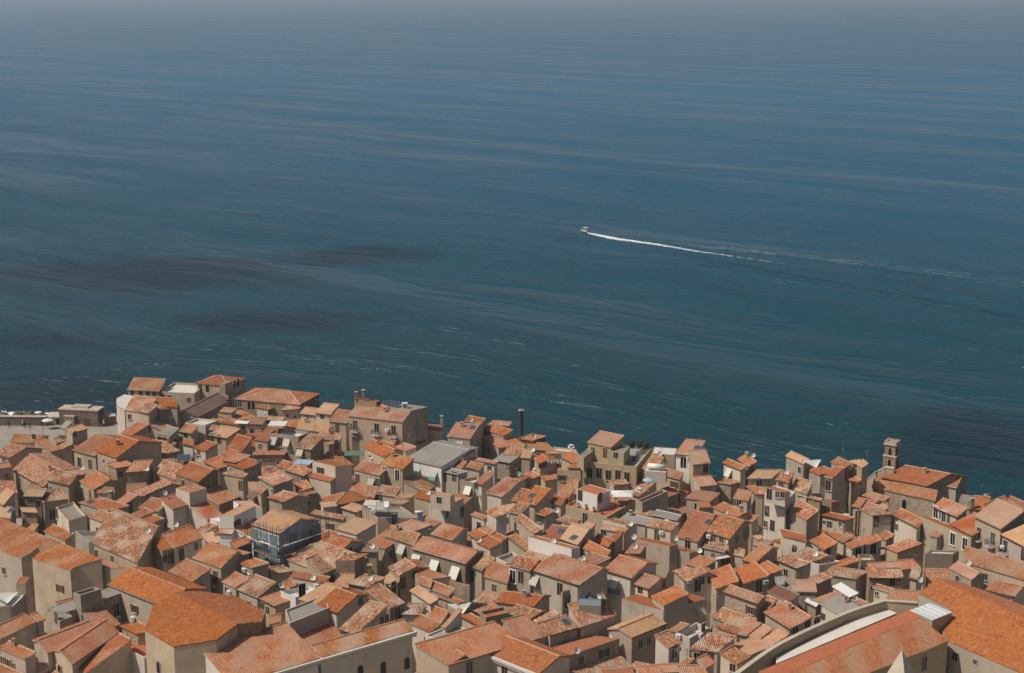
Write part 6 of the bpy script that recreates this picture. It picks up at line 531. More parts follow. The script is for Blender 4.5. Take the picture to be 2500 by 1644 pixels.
EX = {'person': [((-119.7, 357.15, 4.0), 'person in dark clothes walking alone at the left'), ((-116.85, 358.28, 4.0), 'person with a white top beside another walker'), ((-116.1, 357.37, 4.0), 'person in dark trousers beside a walker in white'), ((-114.72, 357.15, 4.0), 'person in black, middle of the promenade'), ((-112.27, 358.28, 4.0), 'person standing left of the white parasol'), ((-97.45, 358.28, 4.0), 'person in a white hat near the ruined fort')], 'umbrella': (-110.22, 356.4, 4.0), 'seawall': [(-135.11, 360.01, 6.6), (-122.69, 360.01, 6.6), (-111.54, 359.23, 6.6)], 'shed': [(-111.77, 360.21, 6.2), (-108.75, 360.37, 6.2)], 'fort': [(-108.48, 359.9, 8.3), (-98.77, 358.33, 8.3)], 'ruin': [(-99.03, 359.57, 7.6), (-95.12, 360.9, 7.6)], 'boat': (33.21, 695.39), 'wake': [(33.32, 689.12), (45.01, 677.3), (61.59, 661.4), (77.06, 643.04), (92.15, 628.64), (106.44, 613.88), (118.5, 599.78)], 'wave': [[(68.74, 662.51), (102.26, 639.9), (138.15, 609.11), (170.37, 579.33), (199.15, 550.67)], [(66.58, 640.94), (81.35, 622.65), (96.36, 601.63), (127.82, 561.8), (155.51, 526.74), (178.74, 491.85)]], 'tower': [(70.56, 283.46, 17.99), (72.45, 282.25, 17.99)], 'facade': [(68.33, 287.57, 13.74), (69.23, 282.54, 17.34), (70.58, 281.71, 18.49), (72.0, 280.94, 18.39)], 'spire': [(45.54, 169.55, 31.0)], 'wallwalk': [(21.68, 174.46, 21.31), (28.7, 184.14, 21.31), (34.06, 191.41, 21.31), (38.01, 195.69, 21.31), (42.29, 199.79, 21.31), (46.67, 203.73, 21.31), (49.56, 205.92, 21.31), (53.09, 208.25, 21.31), (57.5, 207.44, 21.31)], 'glassroof': [(52.91, 193.85, 25.76), (54.97, 190.71, 25.76), (58.2, 193.26, 25.76)], 'parasol': [((19.92, 269.28, 15.03), 2.6, 'w', 'large white square parasol shading the terracotta roof terrace'), ((25.02, 272.47, 16.61), 1.6, 'b', 'small blue parasol on the upper terracotta terrace')], 'pot': [((10.51, 269.28, 15.03),), ((12.0, 267.58, 15.03),), ((13.36, 266.62, 15.03),), ((14.69, 265.19, 15.03),), ((16.01, 264.02, 15.03),), ((23.54, 290.6, 16.65),), ((23.95, 291.46, 16.65),), ((24.55, 293.77, 16.65),), ((25.04, 294.64, 16.65),), ((25.54, 295.52, 16.65),), ((26.02, 296.11, 16.65),), ((26.52, 297.0, 16.65),), ((27.11, 297.9, 16.65),)], 'shrub': [((23.91, 300.0, 16.65), 'dark dense shrub in a planter at the back of the grey roof terrace'), ((25.62, 299.7, 16.65), 'second dark shrub behind the plant row of the grey terrace'), ((26.67, 298.79, 16.65), 'round olive green shrub at the end of the plant row')], 'table': [((17.37, 267.34, 15.03), 'round white table beside the parapet of the terracotta terrace'), ((23.4, 271.97, 16.61), 'white table in the middle of the upper terracotta terrace'), ((12.18, 305.85, 14.81), 'white table on the tiny sun terrace')], 'chair': [((16.92, 267.58, 15.03),), ((17.93, 267.58, 15.03),), ((18.6, 270.75, 15.03),), ((19.2, 270.25, 15.03),), ((22.29, 269.97, 16.61),), ((22.84, 270.97, 16.61),), ((23.75, 272.47, 16.61),), ((24.1, 270.97, 16.61),), ((22.02, 270.47, 16.61),), ((11.71, 304.92, 14.81),), ((12.59, 304.92, 14.81),)], 'sofa': [((17.66, 292.03, 16.65), 'black wicker sofa on the grey roof terrace')], 'tank': [((26.9, 278.41, 16.61), 'long white water tank lying on the frame above the upper terracotta terrace')], 'laundry': [((8.27, 288.89, 17.17), 'white laundry hanging on the brown block balcony')], 'solar_heater': [((-16.03, 258.82, 15.84), 'solar water heater with white tank on the patched roof')], 'solar': [((-65.61, 295.14, 15.56), 'left blue solar panel of the row on the speckled roof ridge'), ((-64.77, 294.82, 15.66), 'middle blue solar panel of the row on the speckled roof ridge'), ((-63.93, 294.5, 15.76), 'right blue solar panel of the row on the speckled roof ridge'), ((-27.06, 321.53, 19.54), 'leftmost tilted solar panel on the grey seafront platform'), ((-26.26, 321.89, 19.54), 'second tilted solar panel on the grey seafront platform'), ((-25.31, 321.53, 19.54), 'third tilted solar panel on the grey seafront platform'), ((-24.43, 320.82, 19.54), 'rightmost tilted solar panel on the grey seafront platform')], 'acbox': [((-22.79, 319.76, 19.54), 'big white machine box at the right of the tilted solar panels')], 'maroon': [(-42.96, 244.28, 14.5), (-39.48, 241.68, 14.5), (-38.33, 243.47, 14.5)], 'canopy': [((62.54, 280.91, 10.5), 4.5, 3.2, 'upper white canvas canopy over the dark street below the church'), ((61.01, 276.68, 10.5), 4.5, 3.0, 'lower white canvas canopy over the dark street below the church'), ((-48.5, 310.74, 18.65), 3.6, 3.0, 'white square canopy above the grey balcony house terrace'), ((-31.76, 300.87, 15.2), 4.0, 2.6, 'green fabric canopy above a dark courtyard'), ((-41.26, 295.62, 15.0), 3.4, 2.4, 'bluish sheet canopy beside the tall white block'), ((-23.58, 261.85, 17.51), 3.6, 2.6, 'white sheet canopy over the awning roof terrace'), ((-24.83, 262.2, 17.71), 2.6, 2.4, 'grey sheet canopy over the awning roof terrace'), ((-57.99, 322.3, 15.68), 3.0, 1.6, 'white flat awning over the narrow terrace by the lichened orange roof')], 'sail': [((55.48, 275.34, 21.1), 'white triangular sail over the shore roof garden'), ((-75.4, 217.71, 18.1), 'upper white sail on the pinkish terrace'), ((-74.71, 217.84, 17.5), 'lower white sail on the pinkish terrace'), ((-7.92, 221.25, 15.0), 'white triangular sail beside the stair terrace')], 'pole': [((1.96, 325.43, 12.0), 5.5, 0.42, 'tall dark brown chimney pipe standing at the sea edge'), ((60.47, 260.0, 12.5), 4.6, 0.2, 'thick black pole in front of the ochre house'), ((41.01, 264.65, 14.0), 2.6, 0.14, 'thin black flue pipe behind the speckled gable'), ((86.38, 270.62, 14.0), 2.4, 0.3, 'brown chimney flue right of the loggia house')], 'table_black': [((11.41, 208.9, 21.0), 'black table on the blue glass terrace'), ((61.12, 242.88, 15.72), 'small dark table on the furnished white balcony')], 'chair_black': [((10.77, 208.57, 21.0),), ((12.12, 208.41, 21.0),), ((11.48, 207.93, 21.0),), ((11.27, 209.87, 21.0),), ((60.97, 244.1, 15.72),), ((61.73, 243.69, 15.72),)], 'glass_terrace': [(9.46, 207.23, 21.0), (12.59, 206.91, 21.0), (13.07, 211.01, 21.0)], 'scaffold': [(-43.27, 244.78), (-37.81, 240.16), (0.65, 0.76), 9.14, 19.91], 'wires': []}

def ground_z(y): return 4 + max(0, (375-y))*.03
# ---------------------------------------------------------------- sea, sky dome is the world; land
def build_sea():
    t = NT('sea_water'); p = t.pos(); sp = t.n('ShaderNodeSeparateXYZ'); t.l(p, sp.inputs[0]); X, Y = sp.outputs[0], sp.outputs[1]
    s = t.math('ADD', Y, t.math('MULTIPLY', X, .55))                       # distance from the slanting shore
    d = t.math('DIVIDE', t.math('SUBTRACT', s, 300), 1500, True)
    body = t.ramp(d, [(0, (.001, .026, .034, 1)), (.08, (.001, .042, .054, 1)), (.2, (.002, .056, .088, 1)), (.4, (.006, .080, .145, 1)), (1, (.018, .120, .215, 1))])  # water colour brightened with distance, painting in far sky sheen and haze
    # bend the coordinates a little so that no line runs straight, then turn them to the wind
    wp = t.n('ShaderNodeTexNoise'); wp.inputs['Scale'].default_value = .006; wp.inputs['Detail'].default_value = 3; t.l(p, wp.inputs['Vector'])
    wv = t.n('ShaderNodeVectorMath', operation='MULTIPLY_ADD'); t.l(wp.outputs['Color'], wv.inputs[0]); wv.inputs[1].default_value = (70, 70, 0); t.l(p, wv.inputs[2])
    def lay(sc_, deg, off=(0, 0, 0)): return t.mapping(t.mapping(wv.outputs[0], rot=(0, 0, math.radians(deg))), sc_, (0, 0, 0), off)
    # dark seagrass beds off the shore
    gr = t.noise(lay((.010, .03, 1), 30, (1.3, 2.2, 0)), 1.0, 7, .68)
    near = t.math('MULTIPLY', t.math('DIVIDE', t.math('SUBTRACT', 385, s), 50, True), .8)
    k = near
    for cx, cy, rx, ry in ((-143, 589, 120, 90), (-78, 503, 60, 36), (-70, 628, 60, 44), (112, 364, 45, 40), (-150, 470, 60, 22)):
        ex = t.math('DIVIDE', t.math('SUBTRACT', X, cx), rx); ey = t.math('DIVIDE', t.math('SUBTRACT', Y, cy), ry)
        q = t.math('SUBTRACT', 1, t.math('SQRT', t.math('ADD', t.math('MULTIPLY', ex, ex), t.math('MULTIPLY', ey, ey))), True)
        k = t.math('MAXIMUM', k, q)
    k = t.math('MULTIPLY', t.math('SUBTRACT', t.math('ADD', t.math('MULTIPLY', k, .55), gr), .68), 4.5, True)
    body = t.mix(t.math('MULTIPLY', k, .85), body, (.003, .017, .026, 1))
    # slicks: smooth water that mirrors the low bright sky; rippled water between them
    sl = t.noise(lay((.0016, .016, 1), 44), 1.0, 6, .6)
    sl2 = t.noise(lay((.007, .05, 1), 38, (5, 3, 0)), 1.0, 5, .6)
    sk = t.math('ADD', t.math('MULTIPLY', sl, .6), t.math('MULTIPLY', sl2, .4))
    sk = t.math('MULTIPLY', t.math('SUBTRACT', sk, .40), 5.0, True)
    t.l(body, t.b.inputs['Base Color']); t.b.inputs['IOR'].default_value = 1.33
    t.l(t.math('SUBTRACT', .42, t.math('MULTIPLY', sk, .34)), t.b.inputs['Roughness'])
    w0 = t.noise(lay((.010, .045, 1), 33), 1.0, 3, .5)
    w1 = t.noise(lay((.06, .17, 1), 36), 1.0, 4, .55)
    w2 = t.noise(lay((.25, .6, 1), 25), 1.0, 4, .6)
    w3 = t.noise(lay((1.1, 1.9, 1), 40), 1.0, 2, .5)
    h = t.math('ADD', t.math('ADD', t.math('MULTIPLY', w1, 2.0), t.math('MULTIPLY', w2, .7)), t.math('ADD', t.math('MULTIPLY', w3, .12), t.math('MULTIPLY', w0, 3.2)))
    h = t.math('MULTIPLY', h, t.math('SUBTRACT', 1.35, t.math('MULTIPLY', sk, 1.2)))
    h = t.math('MULTIPLY', h, t.math('MAXIMUM', t.math('MINIMUM', t.math('DIVIDE', 650, t.math('MAXIMUM', s, 100)), 1), .1))   # calmer water farther out
    t.bump(h, 1.0, 1.0)
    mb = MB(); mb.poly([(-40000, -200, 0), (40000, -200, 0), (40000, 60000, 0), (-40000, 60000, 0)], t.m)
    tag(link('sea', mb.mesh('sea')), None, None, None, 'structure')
build_sea()
def build_land():
    pav = wall_mat('pale_paving', (.34, .295, .24, 1), (.2, .165, .13, 1), .7, .1)
    mb = MB(); sh = SHORE; n = len(sh)
    x0, x1 = sh[0][0]-400, sh[-1][0]+400
    def strip(a, b):
        ys = [a[1], a[1]-40, a[1]-100, 60, -150]; yb = [b[1], b[1]-40, b[1]-100, 60, -150]
        for i in range(4):
            mb.poly([(a[0], ys[i+1], ground_z(ys[i+1])), (b[0], yb[i+1], ground_z(yb[i+1])), (b[0], yb[i], ground_z(yb[i])), (a[0], ys[i], ground_z(ys[i]))], pav)
    full = [(x0, sh[0][1])]+list(sh)+[(x1, sh[-1][1]-60)]
    for a, b in zip(full, full[1:]):
        strip(a, b)
        mb.poly([(b[0], b[1], -4), (a[0], a[1], -4), (a[0], a[1], ground_z(a[1])), (b[0], b[1], ground_z(b[1]))], WA['s'])
    tag(link('ground', mb.mesh('ground')), None, None, None, 'structure')
build_land()
# ---------------------------------------------------------------- roofs
def corrugated(mb, O, U, V, poly, m, P=.24, amp=.045, rough=0, rowlen=3.0, seed=0):
    """tile rows running up the slope inside the polygon (u, v)"""
    N = U.cross(V).normalized()
    if N.z < 0: N = -N
    us = [q[0] for q in poly]; u0, u1 = min(us), max(us); st = P/4; n = max(2, int(math.ceil((u1-u0)/st)))
    def spans(u):
        u = min(max(u, u0+1e-4), u1-1e-4); cr = []
        for i in range(len(poly)):
            a, b = poly[i], poly[(i+1) % len(poly)]
            if (a[0] <= u) != (b[0] <= u): cr.append(a[1]+(b[1]-a[1])*(u-a[0])/(b[0]-a[0]))
        cr.sort(); return (cr[0], cr[-1]) if len(cr) >= 2 else None
    rs = random.Random(seed); ph = [rs.uniform(0, 6.28) for _ in range(4)]
    cols = []
    vmax = max(q[1] for q in poly)-min(q[1] for q in poly); nr = max(2, int(vmax/rowlen)+1)
    rows = [[] for _ in range(nr)]; uvr = [[] for _ in range(nr)]
    for i in range(n+1):
        u = u0+(u1-u0)*i/n; s_ = spans(u)
        if s_ is None: continue
        wob = rough*rs.uniform(-1, 1)
        for j in range(nr):
            v = s_[0]+(s_[1]-s_[0])*j/(nr-1)
            off = amp*math.cos(6.2832*u/P) + wob*.5 + rough*1.6*math.sin(u*.9+ph[0]+v*.5)*math.sin(v*1.1+ph[1]) + (rough*rs.uniform(-.6, .6) if 0 < j < nr-1 else 0)
            jv = rough*1.2*rs.uniform(-1, 1) if j == 0 else 0
            rows[j].append(O+U*u+V*(v+jv)+N*off); uvr[j].append((u, v))
    mb.grid(rows, m, uvr)
def slab(mb, O, U, V, poly, m, top=-.03, th=.16):
    N = U.cross(V).normalized()
    if N.z < 0: N = -N
    pt = [O+U*u+V*v for u, v in poly]; n = len(pt)
    mb.poly([p+N*top for p in pt], m); mb.poly([p+N*(top-th) for p in pt][::-1], m)
    for i in range(n):
        a, b = pt[i], pt[(i+1) % n]
        mb.poly([a+N*top, b+N*top, b+N*(top-th), a+N*(top-th)], m)
def ridge_cap(a, b, m, w=.17, h=.13):
    mb = MB(); a, b = Vector(a), Vector(b); d = (b-a).normalized(); s = Vector((-d.y, d.x, 0)).normalized(); n = max(1, int((b-a).length/.45))
    for i in range(n):
        p, q = a+(b-a)*i/n, a+(b-a)*((i+1)/n); k = 1.0 if i % 2 else .9
        A = [p-s*w*k, p-s*w*.5*k+Vector((0, 0, h*k)), p+s*w*.5*k+Vector((0, 0, h*k)), p+s*w*k]
        B = [q-s*w*k, q-s*w*.5*k+Vector((0, 0, h*k)), q+s*w*.5*k+Vector((0, 0, h*k)), q+s*w*k]
        l0, l1 = (b-a).length*i/n, (b-a).length*(i+1)/n
        for j in range(3): mb.poly([A[j], A[j+1], B[j+1], B[j]], m, [(j*.3, l0), (j*.3+.3, l0), (j*.3+.3, l1), (j*.3, l1)])
        mb.poly(A[::-1], m); mb.poly(B, m)
    return mb
Z = Vector((0, 0, 1))
def tile_args(r):
    if r == 'v': return dict(P=.27, amp=.055, rough=.042, rowlen=1.0)
    if r == 't': return dict(P=.25, amp=.04, rough=.008, rowlen=2.0)
    if r in ('d', 'w', 'g'): return dict(P=.36, amp=.02, rough=.004, rowlen=3.0)
    return dict(P=.26, amp=.06, rough=.018, rowlen=1.8)
# ---------------------------------------------------------------- shared small meshes (local: x along the wall, y outwards, z up)
def mk(fn, name):
    mb = MB(); fn(mb); return mb.mesh(name)
def win(w, h, fm, pm, surround=.09, arch=False):
    def fr(mb):
        for x in (-1, 1): mb.box((x*(w/2+surround/2), .03, 0), (surround/2, .04, h/2), fm)
        mb.box((0, .05, h/2+surround/2), (w/2+surround, .06, surround/2), fm)
        if not arch: mb.box((0, .03, 0), (.03, .025, h/2), fm)
    def pn(mb):
        if arch:
            pts = [(-w/2, -h/2), (w/2, -h/2)]+[(math.cos(a)*w/2, h/2-w/2+math.sin(a)*w/2) for a in [math.pi*i/8 for i in range(9)]]
            mb.poly([(x, .03, z) for x, z in pts][::-1], pm); 
        else: mb.box((0, -.02, 0), (w/2, .035, h/2), pm)
    def sl(mb): mb.box((0, .09, -h/2-.05), (w/2+.14, .12, .05), fm)
    def ar(mb):
        for i in range(9):
            a0, a1 = math.pi*i/9, math.pi*(i+1)/9; c0, c1 = h/2-w/2, h/2-w/2; r, R = w/2, w/2+.14
            q = [(math.cos(a)*k, .05, c0+math.sin(a)*k) for a, k in ((a0, r), (a0, R), (a1, R), (a1, r))]
            mb.poly(q, fm)
        for x in (-1, 1): mb.box((x*(w/2+.06), .02, -w/4), (.06, .035, h/2-w/4), fm)
    return mk(ar if arch else fr, 'window_frame'), mk(pn, 'pane'), mk(sl, 'sill')
WIN = {}
for k, w, h in (('w', .85, 1.15), ('s', .55, .6), ('d', 1.0, 2.0), ('D', 1.1, 2.1), ('a', .9, 1.75)):
    fm = MT['white'] if k == 'D' else MT['frame']
    WIN[k] = [win(w, h, fm, MT[p], .16 if k == 'D' else .08, k == 'a') for p in (('dark',)*8+('brown', 'brown', 'green') if k in 'wd' else ('dark',))]
def shutters(mb):
    mb.box((.7, .05, 0), (.24, .025, .58), MT['brown'])
SHUT = mk(shutters, 'shutter')
def _ac(mb): mb.box((0, .22, 0), (.42, .17, .3), MT['white'])
def _acf(mb): mb.tube((-.12, .37, 0), (-.12, .41, 0), .2, MT['metal'], 10)
AC, ACF = mk(_ac, 'air_conditioner'), mk(_acf, 'fan_grille')
def _dish(mb):
    n, r = 14, .46; f = Vector((.25, -.86, .45)).normalized(); x = f.cross(Z).normalized(); y = x.cross(f)
    rings = []
    for k in range(4):
        q = r*k/3; dz = -.16*(1-(k/3)**2); rings.append([Vector((0, 0, 0))+f*dz+x*math.cos(6.2832*i/n)*q+y*math.sin(6.2832*i/n)*q for i in range(n+1)])
    mb.grid(rings, MT['white'], [[(0, 0)]*(n+1) for _ in rings])
    mb.grid([[p-f*.03 for p in ring] for ring in rings], MT['dirty'], [[(0, 0)]*(n+1) for _ in rings])
    mb.tube(-y*.42, f*.42-y*.1, .015, MT['metal'], 4); mb.box(f*.42-y*.1, (.04, .06, .04), MT['metal'])
def _dmast(mb): mb.tube((0, .12, .0), (0, .12, -.9), .03, MT['metal'], 5); mb.tube((0, .12, 0), (0.02, .1, 0), .05, MT['metal'], 5)
DISH, DMAST = mk(_dish, 'satellite_dish'), mk(_dmast, 'mast')
def _ant(mb):
    mb.tube((0, 0, -.5), (0, 0, 2.3), .028, MT['metal'], 4); mb.tube((-.65, 0, 2.1), (.65, 0, 2.1), .018, MT['metal'], 4)
    for i in range(7): x = -.6+i*.2; mb.tube((x, -.3+abs(i-3)*.03, 2.1), (x, .3-abs(i-3)*.03, 2.1), .014, MT['metal'], 4)
    mb.tube((0, -.35, 1.6), (0, .35, 1.6), .015, MT['metal'], 4)
ANT = mk(_ant, 'antenna')
def _balc(mb): mb.box((0, .42, -.05), (.95, .45, .07), MT['dirty']); mb.box((-.6, .2, -.25), (.06, .2, .14), MT['dirty']); mb.box((.6, .2, -.25), (.06, .2, .14), MT['dirty'])
def _rail(mb):
    for i in range(11): x = -.9+i*.18; mb.box((x, .82, .48), (.015, .015, .46), MT['black'])
    for s in (-1, 1):
        for i in range(4): mb.box((s*.9, .1+i*.2, .48), (.015, .015, .46), MT['black'])
        mb.box((s*.9, .42, .95), (.025, .42, .025), MT['black'])
    mb.box((0, .82, .95), (.92, .025, .025), MT['black'])
BALC, RAIL = mk(_balc, 'balcony'), mk(_rail, 'railing')
def awning(w, drop, out, m, flaps=False):
    def f(mb):
        n = 7; rows = []
        for j in range(5):
            v = j/4; rows.append([(-w/2+w*i/n, .05+out*v+.04*math.sin(i*2.1), drop/2-drop*v-.05*math.sin(v*3.1)) for i in range(n+1)])
        mb.grid(rows, m, [[(w*i/n, j) for i in range(n+1)] for j in range(5)]); mb.grid([[(x, y-.02, z-.02) for x, y, z in r] for r in rows], m, [[(w*i/n, j) for i in range(n+1)] for j in range(5)])
        mb.poly([(-w/2, .05+out, -drop/2), (w/2, .05+out, -drop/2), (w/2, .05+out, -drop/2-.18), (-w/2, .05+out, -drop/2-.18)], m, [(0, 0), (w, 0), (w, 1), (0, 1)])
        if flaps:
            for s in (-1, 1): mb.poly([(s*w/2, .03, drop/2), (s*w/2, .05+out, -drop/2), (s*w/2, .05+out, -drop/2-.5), (s*w/2, .03, -drop/2-.5)], m)
            mb.poly([(-w/2, .06+out, -drop/2), (w/2, .06+out, -drop/2), (w/2, .06+out, -drop/2-.7), (-w/2, .06+out, -drop/2-.7)], m, [(0, 0), (w, 0), (w, 1), (0, 1)])
    return mk(f, 'awning')
AWN = {'y': [awning(1.5, 1.3, .85, MT[q]) for q in ('canvas', 'stripe', 'beige')], 'Y': [awning(1.5, .9, .9, MT['gstripe'], True)], 'Z': [awning(1.7, 1.7, 1.1, MT['canvas'])]}
# ---------------------------------------------------------------- a house from its blocks
HN = 0
def build_house(label, cat, blocks):
    global HN
    HN += 1; seed = HN; rs = random.Random(seed*13+5)
    b0 = blocks[0]
    if b0['t'] == 'Q': bx, by = b0['q'][0][0], b0['q'][0][1]
    else: bx, by = b0['p'][0], b0['p'][1]
    off = (bx, by, b0['g']+2)
    nm = {'house': 'house', 'church': 'church', 'scaffold': 'house', 'terrace': 'terrace'}[cat]
    H = thing(nm, off, label, {'house': 'house', 'church': 'church', 'scaffold': 'house', 'terrace': 'terrace'}[cat], {'house': 'houses of the old town', 'scaffold': 'houses of the old town', 'church': 'church buildings of the old town'}.get(cat))
    for bi, b in enumerate(blocks):
        rm, wm = RO[b['r']], WA[b['w']]; o = b['o']; z = b['z']; g = b['g']; T = b['t']
        vm = wm if rs.random() < .3 else MT['verge'] if rs.random() < .6 else RO['o']
        wb = MB(); rb = MB(); caps = []; ta = tile_args(b['r']); sd_ = seed*7+bi
        if T == 'Q':
            P = [Vector(q) for q in b['q']]; U = (P[1]-P[0]); U.normalize(); Nn = Vector((0, 0, 0))
            for i in range(len(P)): Nn += (P[i]-P[0]).cross(P[(i+1) % len(P)]-P[0])
            Nn.normalize(); V = Nn.cross(U)
            pl = [((q-P[0]).dot(U), (q-P[0]).dot(V)) for q in P]
            if b['r'] in 'WRCL':
                rb.poly(P if Nn.z > 0 else P[::-1], rm); 
            else:
                corrugated(rb, P[0], U, V, pl, rm, seed=sd_, **ta); slab(rb, P[0], U, V, pl, vm)
            cx = sum(p.x for p in P)/len(P); cy = sum(p.y for p in P)/len(P)
            Wp = [Vector((cx+(p.x-cx)*.99, cy+(p.y-cy)*.99, p.z-.12)) for p in P]
            for i in range(len(P)):
                a, c = Wp[i], Wp[(i+1) % len(P)]; l = (c-a).length
                wb.poly([(a.x, a.y, g), (c.x, c.y, g), c, a], wm)
        else:
            x1, y1, x2, y2 = b['p']; p1 = Vector((x1, y1, 0)); p2 = Vector((x2, y2, 0)); e = (p2-p1); L = e.length; e.normalize()
            D = b['D']; n = Vector((-e.y, e.x, 0))
            if D < 0: n = -n; D = -D
            pi = b['pi']; d2 = o.get('d2', 1); sh = b['sh']; k_ = sh/max(D, .01)
            if T == 'F':
                par = max(o.get('par', .05), .02); fz = z-par; th = .2 if par > .12 else .12
                q = [p1, p2, p2+n*D+e*sh, p1+n*D+e*sh]
                rim = {'r': RO['o'], 's': MT['bluec']}.get(o.get('rim'), wm if b['r'] not in 'rotpv' else RO['o'])
                for i in range(4):
                    a, c = q[i], q[(i+1) % 4]; wb.poly([a+Z*g, c+Z*g, c+Z*z, a+Z*z], wm)
                w_ = n+e*k_; inn = [p1+e*th+w_*th, p2-e*th+w_*th, p2-e*th+w_*(D-th), p1+e*th+w_*(D-th)]
                for i in range(4):
                    a, c, ai, ci = q[i], q[(i+1) % 4], inn[i], inn[(i+1) % 4]
                    wb.poly([a+Z*z, c+Z*z, ci+Z*z, ai+Z*z], rim); wb.poly([ai+Z*z, ci+Z*z, ci+Z*fz, ai+Z*fz], wm)
                if b['r'] in 'rotpv': corrugated(rb, p1+e*th+w_*th+Z*fz, e, n, [(0, 0), (L-2*th, 0), (L-2*th+k_*(D-2*th), D-2*th), (k_*(D-2*th), D-2*th)], rm, seed=sd_, **ta)
                else: rb.poly([v+Z*fz for v in inn], rm)
            else:
                ov = .22; S = math.hypot(1, pi); V = (n+Z*pi)/S; A = p1+Z*z
                sl = [(A, e, V, [(0, 0), (L, 0), (L+sh, D*S), (sh, D*S)])]; es = e*sh
                zr = z+pi*D
                if T == 'G':
                    D2 = D*d2; B = p1+n*(D+D2)+es*(1+d2)+Z*(zr-pi*D2); Vb = (-n+Z*pi)/S
                    sl.append((B, e, Vb, [(0, 0), (L, 0), (L-sh*d2, D2*S), (-sh*d2, D2*S)]))
                    caps.append((p1+n*D+es+Z*zr, p2+n*D+es+Z*zr))
                elif T == 'H':
                    i_ = min(D, L*.46); Se = math.hypot(i_, pi*D)
                    sl[0] = (A, e, V, [(0, 0), (L, 0), (L-i_, D*S), (i_, D*S)])
                    B = p1+n*2*D+Z*z; sl.append((B, e, (-n+Z*pi)/S, [(0, 0), (L, 0), (L-i_, D*S), (i_, D*S)]))
                    Ve = (e*i_+Z*(pi*D))/Se; sl.append((A, n, Ve, [(0, 0), (2*D, 0), (D, Se)]))
                    Vf = (-e*i_+Z*(pi*D))/Se; sl.append((p2+Z*z, n, Vf, [(0, 0), (2*D, 0), (D, Se)]))
                    R0, R1 = p1+n*D+e*i_+Z*zr, p1+n*D+e*(L-i_)+Z*zr
                    caps += [(R0, R1), (A, R0), (p2+Z*z, R1)]
                else: caps.append((p1+n*D+es+Z*zr, p2+n*D+es+Z*zr))
                for k, (O_, U_, V_, pl) in enumerate(sl):
                    corrugated(rb, O_, U_, V_, pl, rm, seed=sd_*3+k, **ta); slab(rb, O_, U_, V_, pl, vm)
                # walls
                tz = lambda u, v: (z+pi*v if v <= D else zr-pi*(v-D))-.13
                dd = D if T == 'M' else D*(1+d2) if T == 'G' else 2*D
                va = ov; vb = dd-(ov if T != 'M' else 0); ua, ub = ov, L-ov
                if vb <= va: vb = va+.3
                if T == 'H': prof = [(va, z-.1), (vb, z-.1)]
                elif T == 'G': prof = [(va, tz(0, va)), (D, tz(0, D)), (vb, tz(0, vb))]
                else: prof = [(va, tz(0, va)), (vb, tz(0, vb))]
                pt = lambda u, v, h: p1+e*(u+k_*v)+n*v+Z*h
                wb.poly([pt(ua, va, g), pt(ub, va, g), pt(ub, va, prof[0][1]), pt(ua, va, prof[0][1])], wm)
                wb.poly([pt(ub, vb, g), pt(ua, vb, g), pt(ua, vb, prof[-1][1]), pt(ub, vb, prof[-1][1])], wm)
                for u in (ua, ub): wb.poly([pt(u, va, g)]+[pt(u, v, h) for v, h in prof]+[pt(u, vb, g)], wm)
                if o.get('cornice'):
                    cb = MB()
                    cb.box(p1+e*L/2-n*.05+Z*(z-.25), (L/2+.3, .38, .16), MT['dirty'], (e, n, Z)); cb.box(p1+e*L/2+n*.02+Z*(z-.62), (L/2+.15, .26, .2), MT['palestone'], (e, n, Z))
                    child('cornice', cb, H, off)
                elif rs.random() < .45 and T in 'MG':
                    gb = MB(); gb.tube(p1-n*.08+Z*(z-.08), p2-n*.08+Z*(z-.08), .07, MT['rust'] if rs.random() < .6 else MT['metal'], 5)
                    if rs.random() < .6: gb.tube(p2-e*.3+n*.12+Z*(z-.1), p2-e*.3+n*.12+Z*max(g+2, z-7), .05, MT['rust'], 5)
                    child('gutter', gb, H, off)
                if not b['f'] and L > 3.2 and bi == 0:
                    for _ in range(2):
                        if rs.random() < .6: b['f'].append(('w' if rs.random() < .6 else 's', *(p1+e*rs.uniform(.8, L-.8)+n*ov)[:2], z-rs.uniform(1.3, 2.0), -n.x, -n.y))
                    sn = e if e.y < 0 else -e; su = L-ov if e.y < 0 else ov
                    if dd > 3 and rs.random() < .6: b['f'].append(('w', *(p1+e*su+(n+e*k_)*rs.uniform(1, dd-1))[:2], z-rs.uniform(1.3, 2.2), sn.x, sn.y))
        child('wall', wb, H, off)
        rname = 'deck' if (T == 'F' and b['r'] in 'WRCLg') or (T == 'Q' and b['r'] in 'WR') else 'roof'
        R = child(rname, rb, H, off)
        for a, c in caps:
            if (Vector(a)-Vector(c)).length > .6:
                cb = ridge_cap(a, c, MT['ridge'] if b['r'] in 'orvtp' else MT['metal']); child('ridge_cap', cb, R, off)
        ant = 0
